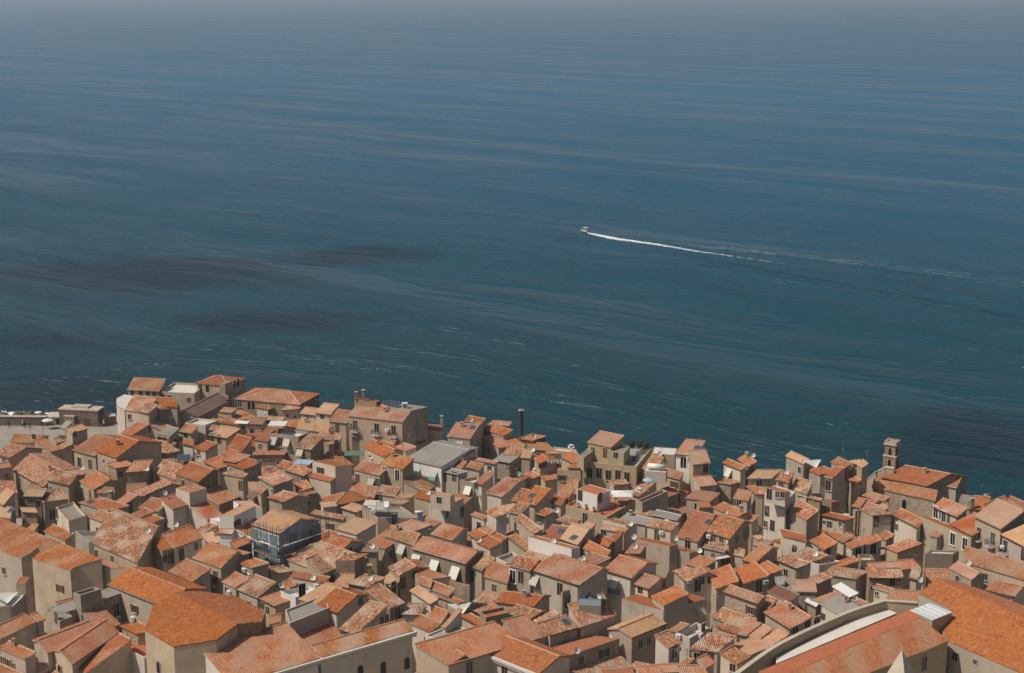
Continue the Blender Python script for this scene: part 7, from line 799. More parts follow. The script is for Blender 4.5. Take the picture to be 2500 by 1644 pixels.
        for f in b['f']:
            k, x, y, zz, nx, ny = f; loc = (x-off[0], y-off[1], zz-off[2]); rz = math.atan2(ny, nx)-math.pi/2
            if k in WIN:
                fr, pn, sl_ = rs.choice(WIN[k]); w = link('window' if k in 'wsa' else 'door', fr, H, loc, rz)
                link('pane' if k in 'wsa' else 'leaf', pn, w); rs.random() < .4 and link('sill', sl_, w)
                if k == 'w' and rs.random() < .18: (link('shutter', SHUT, w), link('shutter', SHUT, w, (-1.4, 0, 0)))
            elif k == 't': q = link('satellite_dish', DISH, H, (loc[0], loc[1], loc[2]+.35), rs.uniform(-.35, .35)); link('mast', DMAST, q)
            elif k == 'c': q = link('air_conditioner', AC, H, loc, rz); link('fan_grille', ACF, q)
            elif k == 'b': q = link('balcony', BALC, H, loc, rz); link('railing', RAIL, q)
            elif k in AWN: link('awning', rs.choice(AWN[k]), H, loc, rz)
            elif k == 'h':
                cb = MB(); cb.box((x, y, zz+.25), (.3, .3, .85), WA['b'] if rs.random() < .5 else WA['c']); cb.box((x, y, zz+1.15), (.4, .4, .07), MT['verge']); child('chimney', cb, R, off)
            elif k == 'k':
                nv = Vector((nx, ny, 0)); ev = Vector((-ny, nx, 0)); vv = (nv+Z*b.get('pi', .2)).normalized(); up = ev.cross(vv)
                if up.z < 0: up = -up
                cb = MB(); cb.box(Vector((x, y, zz))+up*.06, (.55, .65, .1), MT['metal'], (ev, vv, up)); cb.box(Vector((x, y, zz))+up*.15, (.45, .55, .03), MT['skyl'], (ev, vv, up)); child('skylight', cb, R, off)
        if bi == 0 and T in 'MGH' and rs.random() < .6:
            u = rs.uniform(.15, .85); a = p1+e*(L*u+sh)+n*D+Z*(z+b['pi']*D); link('antenna', ANT, H, (a.x-off[0], a.y-off[1], a.z-off[2]), rs.uniform(0, 3.1))
        if bi == 0 and T in 'MGH' and L > 5 and rs.random() < .22:
            u = rs.uniform(.2, .8); a = p1+e*(L*u+sh*.75)+n*D*.75+Z*(z+b['pi']*D*.75); cb = MB(); cb.box((a.x, a.y, a.z+.35), (.22, .26, .6), WA['c']); cb.box((a.x, a.y, a.z+1.0), (.3, .34, .05), RO['o'] if rs.random() < .5 else MT['verge']); child('chimney', cb, R, off)
    return H
for label, cat, blocks in HOUSES: build_house(label, cat, blocks)
# ---------------------------------------------------------------- church tower, facade, spire, wall-walk, skylight
def V3(p): return Vector(p)
def tower():
    a, b = V3(EX['tower'][0]), V3(EX['tower'][1]); z0 = a.z; e = (b-a); e.z = 0; w = e.length; e.normalize(); n = Vector((-e.y, e.x, 0))
    if n.y < 0: n = -n
    c = (a+b)/2+n*w/2; c.z = 0; ax = (e, n, Z); off = (c.x, c.y, ground_z(c.y))
    T = thing('bell_tower', off, 'slender stone bell tower with crenellated top and pointed arched openings, beside the church', 'bell tower')
    h = w/2; s1, s2 = z0+2.05, z0+4.3
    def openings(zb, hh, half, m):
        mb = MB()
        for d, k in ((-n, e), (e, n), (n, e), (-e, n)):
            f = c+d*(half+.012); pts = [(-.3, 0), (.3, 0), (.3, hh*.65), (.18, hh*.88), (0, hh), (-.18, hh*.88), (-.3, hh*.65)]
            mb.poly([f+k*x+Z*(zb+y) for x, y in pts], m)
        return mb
    mb = MB(); mb.box(c+Z*((s1+ground_z(c.y))/2), (h, h, (s1-ground_z(c.y))/2), MT['brick'], ax)
    for sx in (-1, 1):
        for sy in (-1, 1): mb.box(c+e*(sx*(h-.12))+n*(sy*(h-.12))+Z*(z0+.3), (.2, .2, 1.65), MT['brick'], ax)
    child('lower_stage', mb, T, off)
    mb = MB(); mb.box(c+Z*(s1+.06), (h+.16, h+.16, .11), MT['palestone'], ax); child('string_course', mb, T, off)
    mb = MB(); mb.box(c+Z*((s1+s2)/2+.05), (h*.9, h*.9, (s2-s1)/2), MT['brick'], ax); child('upper_stage', mb, T, off)
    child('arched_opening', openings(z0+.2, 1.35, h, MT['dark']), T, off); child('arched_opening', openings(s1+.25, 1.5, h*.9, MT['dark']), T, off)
    mb = MB(); mb.box(c+Z*(s2+.1), (h+.12, h+.12, .14), MT['palestone'], ax); child('cornice', mb, T, off)
    mb = MB(); k = h+.02; mb.box(c+Z*(s2+.25), (k-.22, k-.22, .03), WA['s'], ax)
    for d in (-1, 1):
        mb.box(c+e*(d*(k-.09))+Z*(s2+.38), (.1, k, .16), MT['palestone'], ax); mb.box(c+n*(d*(k-.09))+Z*(s2+.38), (k-.2, .1, .16), MT['palestone'], ax)
    child('parapet', mb, T, off)
    me = mk(lambda q: (q.box((0, 0, .09), (.11, .1, .1), MT['palestone']), q.box((0, 0, .22), (.06, .05, .04), MT['palestone'])), 'merlon')
    for i in range(5):
        for s in (-1, 1):
            for ax_, bx_ in ((e, n), (n, e)):
                if ax_ is n and i in (0, 4): continue
                p = c+ax_*((i-2)/2*(k-.1))+bx_*(s*(k-.1))+Z*(s2+.53); link('merlon', me, T, (p.x-off[0], p.y-off[1], p.z-off[2]), math.atan2(e.y, e.x))
tower()
def church_facade():
    P = [V3(p) for p in EX['facade']]; ch = next(o for o in C.objects if o.get('label', '').startswith('church next to the bell tower')); off = ch.location
    for a, b in zip(P, P[1:]):
        d = (b-a); d.z = 0; d.normalize(); s = Vector((-d.y, d.x, 0))*.3; mb = MB(); g = ground_z(a.y)-2
        mb.poly([a-s, b-s, b+s, a+s], MT['dirty']); lo = Z*.22
        for k in (-1, 1): mb.poly([a+s*k, b+s*k, b+s*k-lo, a+s*k-lo], MT['dirty']); mb.poly([Vector((a.x, a.y, g))+s*k*.7, Vector((b.x, b.y, g))+s*k*.7, b+s*k*.7-lo*.5, a+s*k*.7-lo*.5], WA['p'])
        mb.poly([a-s, a+s, a+s-Z*(a.z-g), a-s-Z*(a.z-g)], WA['p'])
        child('facade_wall', mb, ch, off)
church_facade()
def spire():
    t = V3(EX['spire'][0]); off = (t.x, t.y, ground_z(t.y)); S = thing('church_spire', off, 'plain pointed stone pyramid spire cut by the bottom edge, before the ribbed roof', 'spire')
    mb = MB(); hw, hh = 2.9, 5.2
    q = [t+Vector((math.cos(a)*hw, math.sin(a)*hw, -hh)) for a in [math.radians(-86+90*i) for i in range(4)]]
    for i in range(4): mb.poly([q[i], q[(i+1) % 4], t], MT['palestone'])
    child('spire_cap', mb, S, off)
    mb = MB(); mb.prism([(p.x, p.y) for p in q], off[2]-1, t.z-hh+.02, WA['y']); child('shaft', mb, S, off)
    mb = MB(); mb.box(t+Z*.05, (.09, .09, .1), MT['palestone']); child('finial', mb, S, off)
spire()
def wall_walk():
    P = [V3(p) for p in EX['wallwalk']]; off = tuple(P[4][:2])+(ground_z(P[4].y),)
    Wt = thing('parapet_wall', off, 'long curved ochre parapet wall with pale coping along the white wall-walk terrace', 'wall')
    # smooth the curve
    Q = []
    for i in range(len(P)-2):
        p0, p1, p2, p3 = P[max(0, i-1)], P[i], P[i+1], P[min(len(P)-2, i+2)]
        for k in range(5):
            t = k/5; Q.append(.5*((2*p1)+(p2-p0)*t+(2*p0-5*p1+4*p2-p3)*t*t+(3*p1-p0-3*p2+p3)*t**3))
    Q += [P[-2], P[-1]]
    mb = MB(); cp = MB(); n = len(Q); side = []
    for i in range(n):
        d = (Q[min(n-1, i+1)]-Q[max(0, i-1)]); d.z = 0; d.normalize(); side.append(Vector((-d.y, d.x, 0)))
    for i in range(n-1):
        a, b, s, r = Q[i], Q[i+1], side[i], side[i+1]
        for k in (-1, 1):
            mb.poly([Vector((*(a+s*.2*k)[:2], a.z-9)), Vector((*(b+r*.2*k)[:2], b.z-9)), b+r*.2*k, a+s*.2*k], WA['y'])
            cp.poly([a+s*.32*k, b+r*.32*k, b+r*.32*k+Z*.12, a+s*.32*k+Z*.12], MT['palestone'])
        cp.poly([a-s*.32+Z*.12, b-r*.32+Z*.12, b+r*.32+Z*.12, a+s*.32+Z*.12], MT['palestone'])
    child('wall', mb, Wt, off); child('coping', cp, Wt, off)
wall_walk()
def glass_roof():
    a, b, c = [V3(p) for p in EX['glassroof']]; d = a+(c-b); off = tuple(a[:2])+(ground_z(a.y),)
    G = thing('roof_lantern', off, 'big translucent sheet-roofed lantern on pink walls between the ribbed and striped roofs', 'skylight')
    mb = MB(); mb.prism([tuple(p[:2]) for p in (a, b, c, d)], a.z-5, a.z-.1, WA['p']); child('wall', mb, G, off)
    for i in range(4):
        k0, k1 = i/4+.012, (i+1)/4-.012; mb = MB(); q = [a+(d-a)*k0, b+(c-b)*k0, b+(c-b)*k1, a+(d-a)*k1]; ce = (a+b+c+d)/4
        q = [ce+(p-ce)*1.05 for p in q]
        mb.poly([p+Z*.06 for p in q], MT['glasssheet']); mb.poly([p-Z*.03 for p in q][::-1], MT['glasssheet'])
        for j in range(4): u, v = q[j], q[(j+1) % 4]; mb.poly([u+Z*.06, v+Z*.06, v-Z*.03, u-Z*.03], MT['white'])
        child('panel', mb, G, off)
    mb = MB()
    for k in (.25, .5, .75): mb.tube(a+(d-a)*k+Z*.09, b+(c-b)*k+Z*.09, .06, MT['white'], 5)
    child('glazing_bar', mb, G, off)
glass_roof()
# ---------------------------------------------------------------- sea wall, shed, ruined fort, rocks
def low_block(name, a, b, depth, zt, label, cat, wallm, topm, top_th=.14, jag=0, feats=()):
    a, b = V3(a), V3(b); e = (b-a); e.z = 0; L = e.length; e.normalize(); n = Vector((-e.y, e.x, 0)); g = ground_z(a.y)-.6; off = tuple(a[:2])+(g,)
    H = thing(name, off, label, cat); rs = random.Random(5)
    mb = MB(); m = max(1, int(L/1.6)) if jag else 1
    for i in range(m):
        p, q = a+e*(L*i/m), a+e*(L*(i+1)/m); zz = zt-(rs.uniform(0, jag) if jag else 0); dp = depth*(1-(rs.uniform(0, .3) if jag else 0))
        mb.prism([tuple(v[:2]) for v in (p, q, q+n*dp, p+n*dp)], g, zz, wallm, topm)
    child('wall', mb, H, off)
    if not jag:
        mb = MB(); mb.box(a+e*L/2+n*depth/2+Z*(zt-a.z+top_th/2+.003), (L/2+.12, depth/2+.12, top_th/2), topm, (e, n, Z)); child('coping', mb, H, off)
    for (u, z, w, h, m_) in feats:
        mb = MB(); mb.box(a+e*u-n*.02+Z*(z-a.z), (w/2, .05, h/2), m_, (e, n, Z)); child('door', mb, H, off)
    return H, off, e, n, L
sw = [V3(p) for p in EX['seawall']]
low_block('sea_wall', sw[0], sw[2], 1.1, sw[0].z, 'long dark stone sea wall along the promenade, with a pale flat coping', 'wall', MT['dstone'], MT['palestone'])
s0, s1 = EX['shed']; low_block('shed', s0, s1, 4.5, s0[2], 'little stone shed with pale flat roof between the sea wall and the ruined fort', 'shed', WA['s'], MT['palestone'], .2, 0, ((2.9, 4.9, 1.1, 1.9, MT['dark']),))
f0, f1 = EX['fort']; H_, off_, e_, n_, L_ = low_block('ruined_fort', f0, f1, 3.6, f0[2], 'ruined stone fort block with pale flat top and dark door, by the sea', 'fort', MT['dstone'], MT['palestone'], .3, 0, ((6.9, 5.3, 1.5, 2.2, MT['brown']),))
mb = MB(); mb.box(V3(f0)+e_*2.9-n_*.5+Z*(5.4-f0[2]), (1.25, .5, 1.5), MT['brick'], (e_, n_, Z)); mb.box(V3(f0)+e_*2.9-n_*.5+Z*(7.0-f0[2]), (1.35, .6, .1), MT['palestone'], (e_, n_, Z)); child('brick_bay', mb, H_, off_)
mb = MB(); mb.box(V3(f0)+e_*4.9+n_*2.2+Z*(.5), (2.1, 1.2, .22), MT['palestone'], (e_, n_, Z)); child('upper_slab', mb, H_, off_)
r0, r1 = EX['ruin']; low_block('ruin', r0, r1, 3.4, r0[2], 'crumbling reddish rubble ruin between the fort and the pale seafront house', 'ruin', stone_mat('reddish_rubble', (.26, .14, .09, 1), (.38, .27, .19, 1), .6), MT['palestone'], .1, 1.4)
def boulder(seed):
    rs = random.Random(seed); mb = MB(); rows = []
    for j in range(6):
        ph = math.pi*j/5; rows.append([((1+rs.uniform(-.25, .25))*math.sin(ph)*math.cos(6.2832*(i % 8)/8)+(0), (1+rs.uniform(-.25, .25))*math.sin(ph)*math.sin(6.2832*(i % 8)/8), .75*math.cos(ph)+rs.uniform(-.1, .1)) for i in range(9)])
        rows[-1][8] = rows[-1][0]
    mb.grid(rows, MT['rock'], [[(0, 0)]*9]*6, smooth=False); return mb.mesh('boulder')
BOUL = [boulder(i) for i in range(5)]
a, b = sw[0], sw[2]; rs = random.Random(4)
for i in range(34):
    u = .30+.68*(i/33)+rs.uniform(-.01, .01); p = a+(b-a)*u; k = rs.uniform(1.0, 2.1)
    o = link('boulder', rs.choice(BOUL), None, (p.x, p.y+7.0+rs.uniform(0, 5.5), 3.3+rs.uniform(-.5, .7)), rs.uniform(0, 6)); o.scale = (k, k, k*.9)
    tag(o, 'dark shore boulder in the surf behind the stone sea wall', 'boulder', 'dark boulders in the surf behind the sea wall')
t = NT('sea_foam'); t.b.inputs['Base Color'].default_value = (.75, .76, .75, 1); t.b.inputs['Roughness'].default_value = .9
FO = t.m
mb = MB()
for i in range(26):
    u = .3+.7*rs.random(); p = a+(b-a)*u; x, y = p.x, p.y+11+rs.uniform(-2, 4); r = rs.uniform(.3, 1.3)
    mb.poly([(x+math.cos(q)*r*rs.uniform(.6, 1.3)*1.6, y+math.sin(q)*r*rs.uniform(.6, 1.3), 3.6+.5*rs.random()) for q in [6.2832*j/9 for j in range(9)]], FO)
tag(link('surf_foam', mb.mesh('surf_foam')), 'white surf foam breaking between the dark boulders', None, None, 'stuff')
# rocks below the sea-front: hidden foot of the town, a low quay
# ---------------------------------------------------------------- motor boat and its wake
def boat():
    x, y = EX['boat']; w0, w1 = EX['wake'][0], EX['wake'][3]
    hd = math.atan2(y-w1[1], x-w1[0]); B = thing('motor_boat', (x, y, .05), 'small white motor boat with a white sun canopy speeding left over the open sea', 'boat', None, hd)
    mb = MB(); L, Wd = 6.2, 2.2; st = [(-1, .95, .62), (-.5, 1, .62), (0, 1, .68), (.5, .86, .78), (.8, .5, .9), (1, .03, 1.0)]
    rows = []
    for u, k, zt in st:
        X = u*L/2; hw = Wd/2*k; rows.append([(X, -hw, zt), (X, -hw*.8, .05), (X, 0, -.25+.4*max(0, u-.4)), (X, hw*.8, .05), (X, hw, zt)])
    mb.grid(rows, MT['white'], [[(0, 0)]*5]*6); mb.poly([rows[0][i] for i in (0, 1, 2, 3, 4)], MT['white'])
    link('hull', mb.mesh('hull'), B)
    mb = MB(); mb.grid([[(r[0][0], r[0][1]*.93, r[0][2]-.12), (r[4][0], r[4][1]*.93, r[4][2]-.12)] for r in rows], MT['beige'], [[(0, 0)]*2]*6); link('deck', mb.mesh('deck'), B)
    mb = MB(); mb.box((-.2, 0, .95), (.4, .35, .4), MT['white']); mb.box((-.05, 0, 1.45), (.06, .4, .22), MT['skyl']); link('console', mb.mesh('console'), B)
    mb = MB(); n = 6; mb.grid([[(-1.5+2.6*i/n, -1+2*j/4, 2.25-.12*((j-2)/2)**2) for j in range(5)] for i in range(n+1)], MT['white'], [[(0, 0)]*5]*7); mb.grid([[(-1.5+2.6*i/n, -1+2*j/4, 2.2-.12*((j-2)/2)**2) for j in range(5)] for i in range(n+1)], MT['white'], [[(0, 0)]*5]*7); link('canopy', mb.mesh('canopy'), B)
    mb = MB()
    for sx in (-1.4, 1.0):
        for sy in (-.9, .9): mb.tube((sx, sy, .5), (sx, sy, 2.2), .035, MT['metal'], 5)
    link('canopy_frame', mb.mesh('canopy_frame'), B)
    mb = MB(); mb.box((-L/2-.2, 0, .55), (.22, .2, .45), MT['black']); mb.box((-L/2-.25, 0, -.1), (.1, .07, .4), MT['black']); link('outboard_motor', mb.mesh('outboard_motor'), B)
    mb = MB(); mb.box((-1.6, 0, .8), (.35, .8, .2), MT['brown']); link('bench', mb.mesh('bench'), B)
    S = person_mesh(False, True)
    P = tag(link('person', S[0], None, (x+.5*math.cos(hd), y+.5*math.sin(hd), .45), hd+1.57), 'person in dark clothes standing at the helm of the white motor boat', 'person'); link('head', S[1], P)
def person_mesh(pale, seated=False):
    """one continuous body: a lathe of sections for each limb, joined at hip and shoulder"""
    mb = MB(); cl = MT['cloth_w'] if pale else MT['cloth_d']; tr = MT['cloth_d']
    def limb(pts, m):
        n = 8; rows = []
        for (x, y, z, r, q) in pts: rows.append([(x+math.cos(6.2832*i/n)*r, y+math.sin(6.2832*i/n)*r*q, z) for i in range(n+1)])
        mb.grid(rows, m, [[(0, 0)]*(n+1)]*len(rows))
    for s, st in ((-1, .16), (1, -.14)): limb([(s*.1, st+.06, 0, .045, 2.2), (s*.1, st, .08, .05, 1.2), (s*.1, st*.6, .28, .06, 1), (s*.1, st*.2-.02, .5, .065, 1), (s*.09, 0, .78, .09, 1), (s*.07, 0, .92, .11, 1)], tr)
    limb([(0, 0, .82, .12, .8), (0, 0, .95, .17, .7), (0, 0, 1.12, .155, .68), (0, 0, 1.3, .19, .65), (0, 0, 1.42, .2, .6), (0, 0, 1.49, .1, .8), (0, 0, 1.53, .055, 1), (0, .01, 1.6, .05, 1)], cl)
    for s, st in ((-1, -.1), (1, .12)): limb([(s*.19, 0, 1.43, .055, 1), (s*.23, st*.2, 1.28, .052, 1), (s*.25, st*.5, 1.12, .042, 1), (s*.25, st, .95, .034, 1), (s*.25, st+.02, .84, .04, 1.2), (s*.25, st+.03, .78, .02, 1)], cl)
    body = mb.mesh('person')
    hb = MB(); n = 10; rows = []
    for z, r in ((1.56, .05), (1.6, .075), (1.66, .095), (1.72, .1), (1.78, .09), (1.83, .05), (1.845, .005)): rows.append([(math.cos(6.2832*i/n)*r*.82, .015+math.sin(6.2832*i/n)*r, z) for i in range(n+1)])
    hb.grid(rows[:5], MT['skin'], [[(0, 0)]*(n+1)]*5); hb.grid([[(x*1.06, y*1.04-.012, z+.012) for x, y, z in r] for r in rows[3:]], MT['cloth_w'] if pale else MT['hair'], [[(0, 0)]*(n+1)]*4)
    hb.box((0, .115, 1.69), (.014, .02, .022), MT['skin'])
    return body, hb.mesh('head')
PM = [person_mesh(False), person_mesh(True)]
for i, (p, lab) in enumerate(EX['person']):
    m = PM[1 if 'white' in lab and 'beside a walker' not in lab and 'parasol' not in lab else 0]; o = tag(link('person', m[0], None, (p[0], p[1], ground_z(p[1])), i*1.7), lab, 'person', 'people on the promenade'); link('head', m[1], o)
boat()
def wake():
    t = NT('wake_foam'); p = t.pos(); uv = t.n('ShaderNodeUVMap'); sp = t.n('ShaderNodeSeparateXYZ'); t.l(uv.outputs[0], sp.inputs[0])
    t.b.inputs['Base Color'].default_value = (.72, .75, .76, 1); t.b.inputs['Roughness'].default_value = .9
    n1 = t.noise(t.mapping(p, (.5, .5, 1)), 1.0, 5, .7)
    e = t.math('SUBTRACT', 1, t.math('ABSOLUTE', t.math('SUBTRACT', t.math('MULTIPLY', sp.outputs[0], 2), 1)))
    thr = t.math('ADD', .22, t.math('MULTIPLY', t.math('POWER', sp.outputs[1], .7), .50))
    k = t.math('MULTIPLY', t.math('SUBTRACT', t.math('ADD', t.math('MULTIPLY', n1, .8), t.math('MULTIPLY', e, .28)), thr), 7, True)
    tb = t.n('ShaderNodeBsdfTransparent'); mx = t.n('ShaderNodeMixShader'); t.l(k, mx.inputs[0]); t.l(tb.outputs[0], mx.inputs[1]); t.l(t.b.outputs[0], mx.inputs[2]); t.l(mx.outputs[0], t.out.inputs[0])
    P = [Vector((x, y, 0)) for x, y in EX['wake']]; bx = Vector((*EX['boat'], 0)); P[0] = bx+(P[1]-bx).normalized()*2.6
    Q = []
    for a, b in zip(P, P[1:]):
        for k in range(8): Q.append(a+(b-a)*k/8)
    Q.append(P[-1]); n = len(Q); rows = []; uv_ = []
    for i, q in enumerate(Q):
        d = (Q[min(n-1, i+1)]-Q[max(0, i-1)]).normalized(); s = Vector((-d.y, d.x, 0)); w = 1.0+1.7*min(1, i/7)-(.7*i/n); v = i/(n-1)
        rows.append([q+s*(w*j/4)+Z*(.05+.16*(1-abs(j)/4)*(1-v)) for j in range(-4, 5)]); uv_.append([((j+4)/8, v) for j in range(-4, 5)])
    mb = MB(); mb.grid(rows, t.m, uv_); tag(link('boat_wake', mb.mesh('boat_wake')), 'white foam trail behind the speeding motor boat', None, None, 'stuff')
    sm = bpy.data.materials['sea_water']; mb = MB()
    for ln in EX['wave']:
        Pw = [Vector((x, y, 0)) for x, y in ln]; n = len(Pw)
        for off in (0, 9, 17):
            rows = []
            for i, q in enumerate(Pw):
                d = (Pw[min(n-1, i+1)]-Pw[max(0, i-1)]).normalized(); s = Vector((-d.y, d.x, 0)); w = 1.8+2.2*i/n; hh = (.3+.4*i/n)*(1 if off == 0 else .6); c = q-s*off*(.25+i/n)*(1 if ln is EX['wave'][1] else -1)*.8
                rows.append([c+s*(w*u)+Z*(hh*.5*(1+math.cos(math.pi*u))-.01) for u in (-1, -.66, -.33, 0, .33, .66, 1)])
            mb.grid(rows, sm, [[(0, 0)]*7]*n)
    tag(link('wake_waves', mb.mesh('wake_waves')), 'dark bow waves spreading in a V behind the motor boat', None, None, 'stuff')
wake()
# ---------------------------------------------------------------- scaffolding
def scaffold():
    (x1, y1), (x2, y2), (nx, ny), dd, zt = EX['scaffold']; a, b, n = Vector((x1, y1, 0)), Vector((x2, y2, 0)), Vector((nx, ny, 0)); e = (b-a).normalized(); L = (b-a).length; g = ground_z(y1)
    off = (x1, y1, g); S = thing('scaffolding', off, 'dark steel scaffolding with boards and blue netting round the tan-roofed building', 'scaffolding')
    runs = [(a-n*.7, e, L+.7, -n), (b+e*.7-n*.7, n, dd+1.2, e)]
    for o_, d, ln, out in runs:
        k = int(ln/1.9)+1
        for i in range(k+1):
            for q in (0, .8):
                p = o_+d*(ln*i/k)+out*q*.6; mb = MB(); mb.tube(p+Z*(g-.5), p+Z*(zt+1.3+(.4 if i % 2 else 0)), .05, MT['steel'], 5); child('pole', mb, S, off)
        for h in range(1, 6):
            zz = zt+1.0-1.9*(h-1)
            if zz < g: break
            for q in (0, .48):
                mb = MB(); mb.tube(o_+out*q+Z*zz, o_+d*ln+out*q+Z*zz, .04, MT['steel'], 5); child('ledger', mb, S, off)
            if h > 1:
                mb = MB(); mb.box(o_+d*ln/2+out*.26+Z*(zz-.95), (ln/2, .26, .03), MT['dirty'] if h == 2 else MT['wood'], (d, out, Z)); child('board', mb, S, off)
        rs = random.Random(9)
        for i in range(k):
            for h in range(4):
                if rs.random() < .28:
                    zz = zt+.1-1.9*h; mb = MB(); mb.box(o_+d*(ln*(i+.5)/k)+out*.5+Z*(zz-.9), (ln/k*.47, .012, .85), MT['net'], (d, out, Z)); child('netting', mb, S, off)
scaffold()
# ---------------------------------------------------------------- terrace furniture and rooftop things
def lathe(mb, prof, m, n=10, c=(0, 0, 0)):
    rows = [[(c[0]+math.cos(6.2832*i/n)*r, c[1]+math.sin(6.2832*i/n)*r, c[2]+z) for i in range(n+1)] for r, z in prof]; mb.grid(rows, m, [[(0, 0)]*(n+1)]*len(rows))
def leafball(mb, c, r, m, n, seed):
    rs = random.Random(seed)
    for _ in range(n):
        d = Vector((rs.gauss(0, 1), rs.gauss(0, 1), rs.gauss(0, .8))).normalized(); p = Vector(c)+d*r*rs.uniform(.35, 1.0); x = d.orthogonal().normalized(); x.rotate(Matrix.Rotation(rs.uniform(0, 6.28), 3, d)); y = d.cross(x); s = r*rs.uniform(.16, .3)
        mb.poly([p-x*s, p-y*s*.5+d*s*.3, p+x*s, p+y*s*.5+d*s*.3], m)
PARTS = {}
def parts(kind):
    if kind in PARTS: return PARTS[kind]
    L = []
    def add(name, fn): L.append((name, mk(fn, name)))
    bl = kind.endswith('black'); m = MT['black'] if bl else MT['white']
    if kind.startswith('chair'):
        add('seat', lambda q: q.box((0, 0, .45), (.22, .22, .025), m)); add('backrest', lambda q: q.box((0, .21, .7), (.22, .02, .22), m))
        for sx in (-1, 1):
            for sy in (-1, 1): add('leg', lambda q, sx=sx, sy=sy: q.box((sx*.19, sy*.19, .22), (.02, .02, .22), m))
    elif kind.startswith('table'):
        if bl: add('tabletop', lambda q: q.box((0, 0, .74), (.75, .45, .025), m)); [add('leg', lambda q, sx=sx, sy=sy: q.box((sx*.68, sy*.38, .36), (.03, .03, .36), m)) for sx in (-1, 1) for sy in (-1, 1)]
        else: add('tabletop', lambda q: lathe(q, [(0, .76), (.5, .76), (.5, .72), (0, .72)], m, 14)); add('leg', lambda q: lathe(q, [(.28, 0), (.26, .04), (.04, .06), (.04, .72)], m))
    elif kind == 'pot':
        add('pot', lambda q: lathe(q, [(0, .0), (.16, .0), (.22, .36), (.25, .36), (.25, .42), (.2, .42), (0, .38)], MT['terra'])); add('foliage', lambda q: leafball(q, (0, 0, .72), .38, MT['leaf'], 60, 3))
    elif kind == 'shrub':
        add('planter', lambda q: q.box((0, 0, .25), (.6, .4, .25), MT['brown'])); add('foliage', lambda q: leafball(q, (0, 0, 1.0), .85, MT['leaf'], 260, 5))
    elif kind == 'sofa':
        add('seat', lambda q: q.box((0, 0, .22), (.8, .4, .2), MT['black'])); add('backrest', lambda q: q.box((0, .34, .55), (.8, .09, .25), MT['black'])); [add('armrest', lambda q, s=s: q.box((s*.74, 0, .45), (.08, .4, .2), MT['black'])) for s in (-1, 1)]
    PARTS[kind] = L; return L
def place(kind, loc, label, cat, group=None, rz=0, name=None):
    T = thing(name or kind.split('_')[0], loc, label, cat, group, rz)
    for nm, me in parts(kind): link(nm, me, T)
    return T
CH = ['white chair on the terracotta terrace, left of the round table', 'white chair on the terracotta terrace, right of the round table', 'white chair in the shade of the large white parasol', 'second white chair in the shade of the large white parasol']
CU = ['white chair at the left corner of the upper terracotta terrace', 'white chair just left of the white table on the upper terrace', 'white chair behind the white table on the upper terrace', 'white chair right of the white table on the upper terrace', 'white chair beside the parapet of the upper terrace']
CS = ['left white chair on the tiny sun terrace', 'right white chair on the tiny sun terrace']
for (p,), lb in zip(EX['chair'], CH+CU+CS): place('chair', p, lb, 'chair', 'white terrace chairs', random.uniform(0, 6))
CB = ['black chair left of the black table on the blue glass terrace', 'black chair right of the black table on the blue glass terrace', 'black chair in front of the black table on the glass terrace', 'black chair behind the black table on the glass terrace', 'dark chair at the left of the furnished white balcony', 'dark chair at the right of the furnished white balcony']
for (p,), lb in zip(EX['chair_black'], CB): place('chair_black', p, lb, 'chair', 'dark terrace chairs', random.uniform(0, 6))
for p, lb in EX['table']: place('table', p, lb, 'table')
for p, lb in EX['table_black']: place('table_black', p, lb, 'table')
for i, (p,) in enumerate(EX['pot']): 
    k = i < 5
    place('pot', p, ('flower pot number one from the left,two from the left,in the middle,two from the right,at the right end'.split(',')[i].replace('number one', 'first').replace('two', 'second') + ' of the row along the terracotta terrace') if False else (['first', 'second', 'third', 'fourth', 'fifth'][i]+' pot from the left along the front of the terracotta terrace') if k else (['first', 'second', 'third', 'fourth', 'fifth', 'sixth', 'seventh', 'eighth'][i-5]+' pot from the front in the plant row of the grey terrace'), 'flower pot', 'potted plants along the terracotta terrace' if k else 'potted plants on the grey roof terrace', 0, 'flower_pot')
for p, lb in EX['shrub']: place('shrub', p, lb, 'shrub')
for p, lb in EX['sofa']: place('sofa', p, lb, 'sofa', None, .3)
def parasol(p, r, col, label, n=8):
    T = thing('parasol', p, label, 'parasol'); m = MT['canvas'] if col == 'w' else MT['bluec']; mb = MB(); mb.tube((0, 0, 0), (0, 0, 2.6), .03, MT['metal'], 6); link('pole', mb.mesh('pole'), T)
    mb = MB(); k = 4 if r > 2 else n; R = r/math.cos(math.pi/k) if k == 4 else r
    for i in range(k):
        a, b = 6.2832*(i+.5)/k, 6.2832*(i+1.5)/k; A = Vector((math.cos(a)*R*.72, math.sin(a)*R*.72, 2.15)); B = Vector((math.cos(b)*R*.72, math.sin(b)*R*.72, 2.15)); t_ = Vector((0, 0, 2.62))
        mb.poly([A, B, t_], m); mb.poly([A-Z*.03, t_-Z*.04, B-Z*.03], m); mb.poly([A, A-Z*.16, B-Z*.16, B], m)
    link('canopy', mb.mesh('canopy'), T); mb = MB(); lathe(mb, [(0, 0), (.3, 0), (.3, .08), (0, .1)], MT['metal']); link('base', mb.mesh('base'), T)
for p, r, c, lb in EX['parasol']: parasol(p, r, c, lb)
parasol(EX['umbrella'][:2]+(ground_z(EX['umbrella'][1]),), 1.9, 'w', 'white parasol over cafe tables on the promenade before the shed')
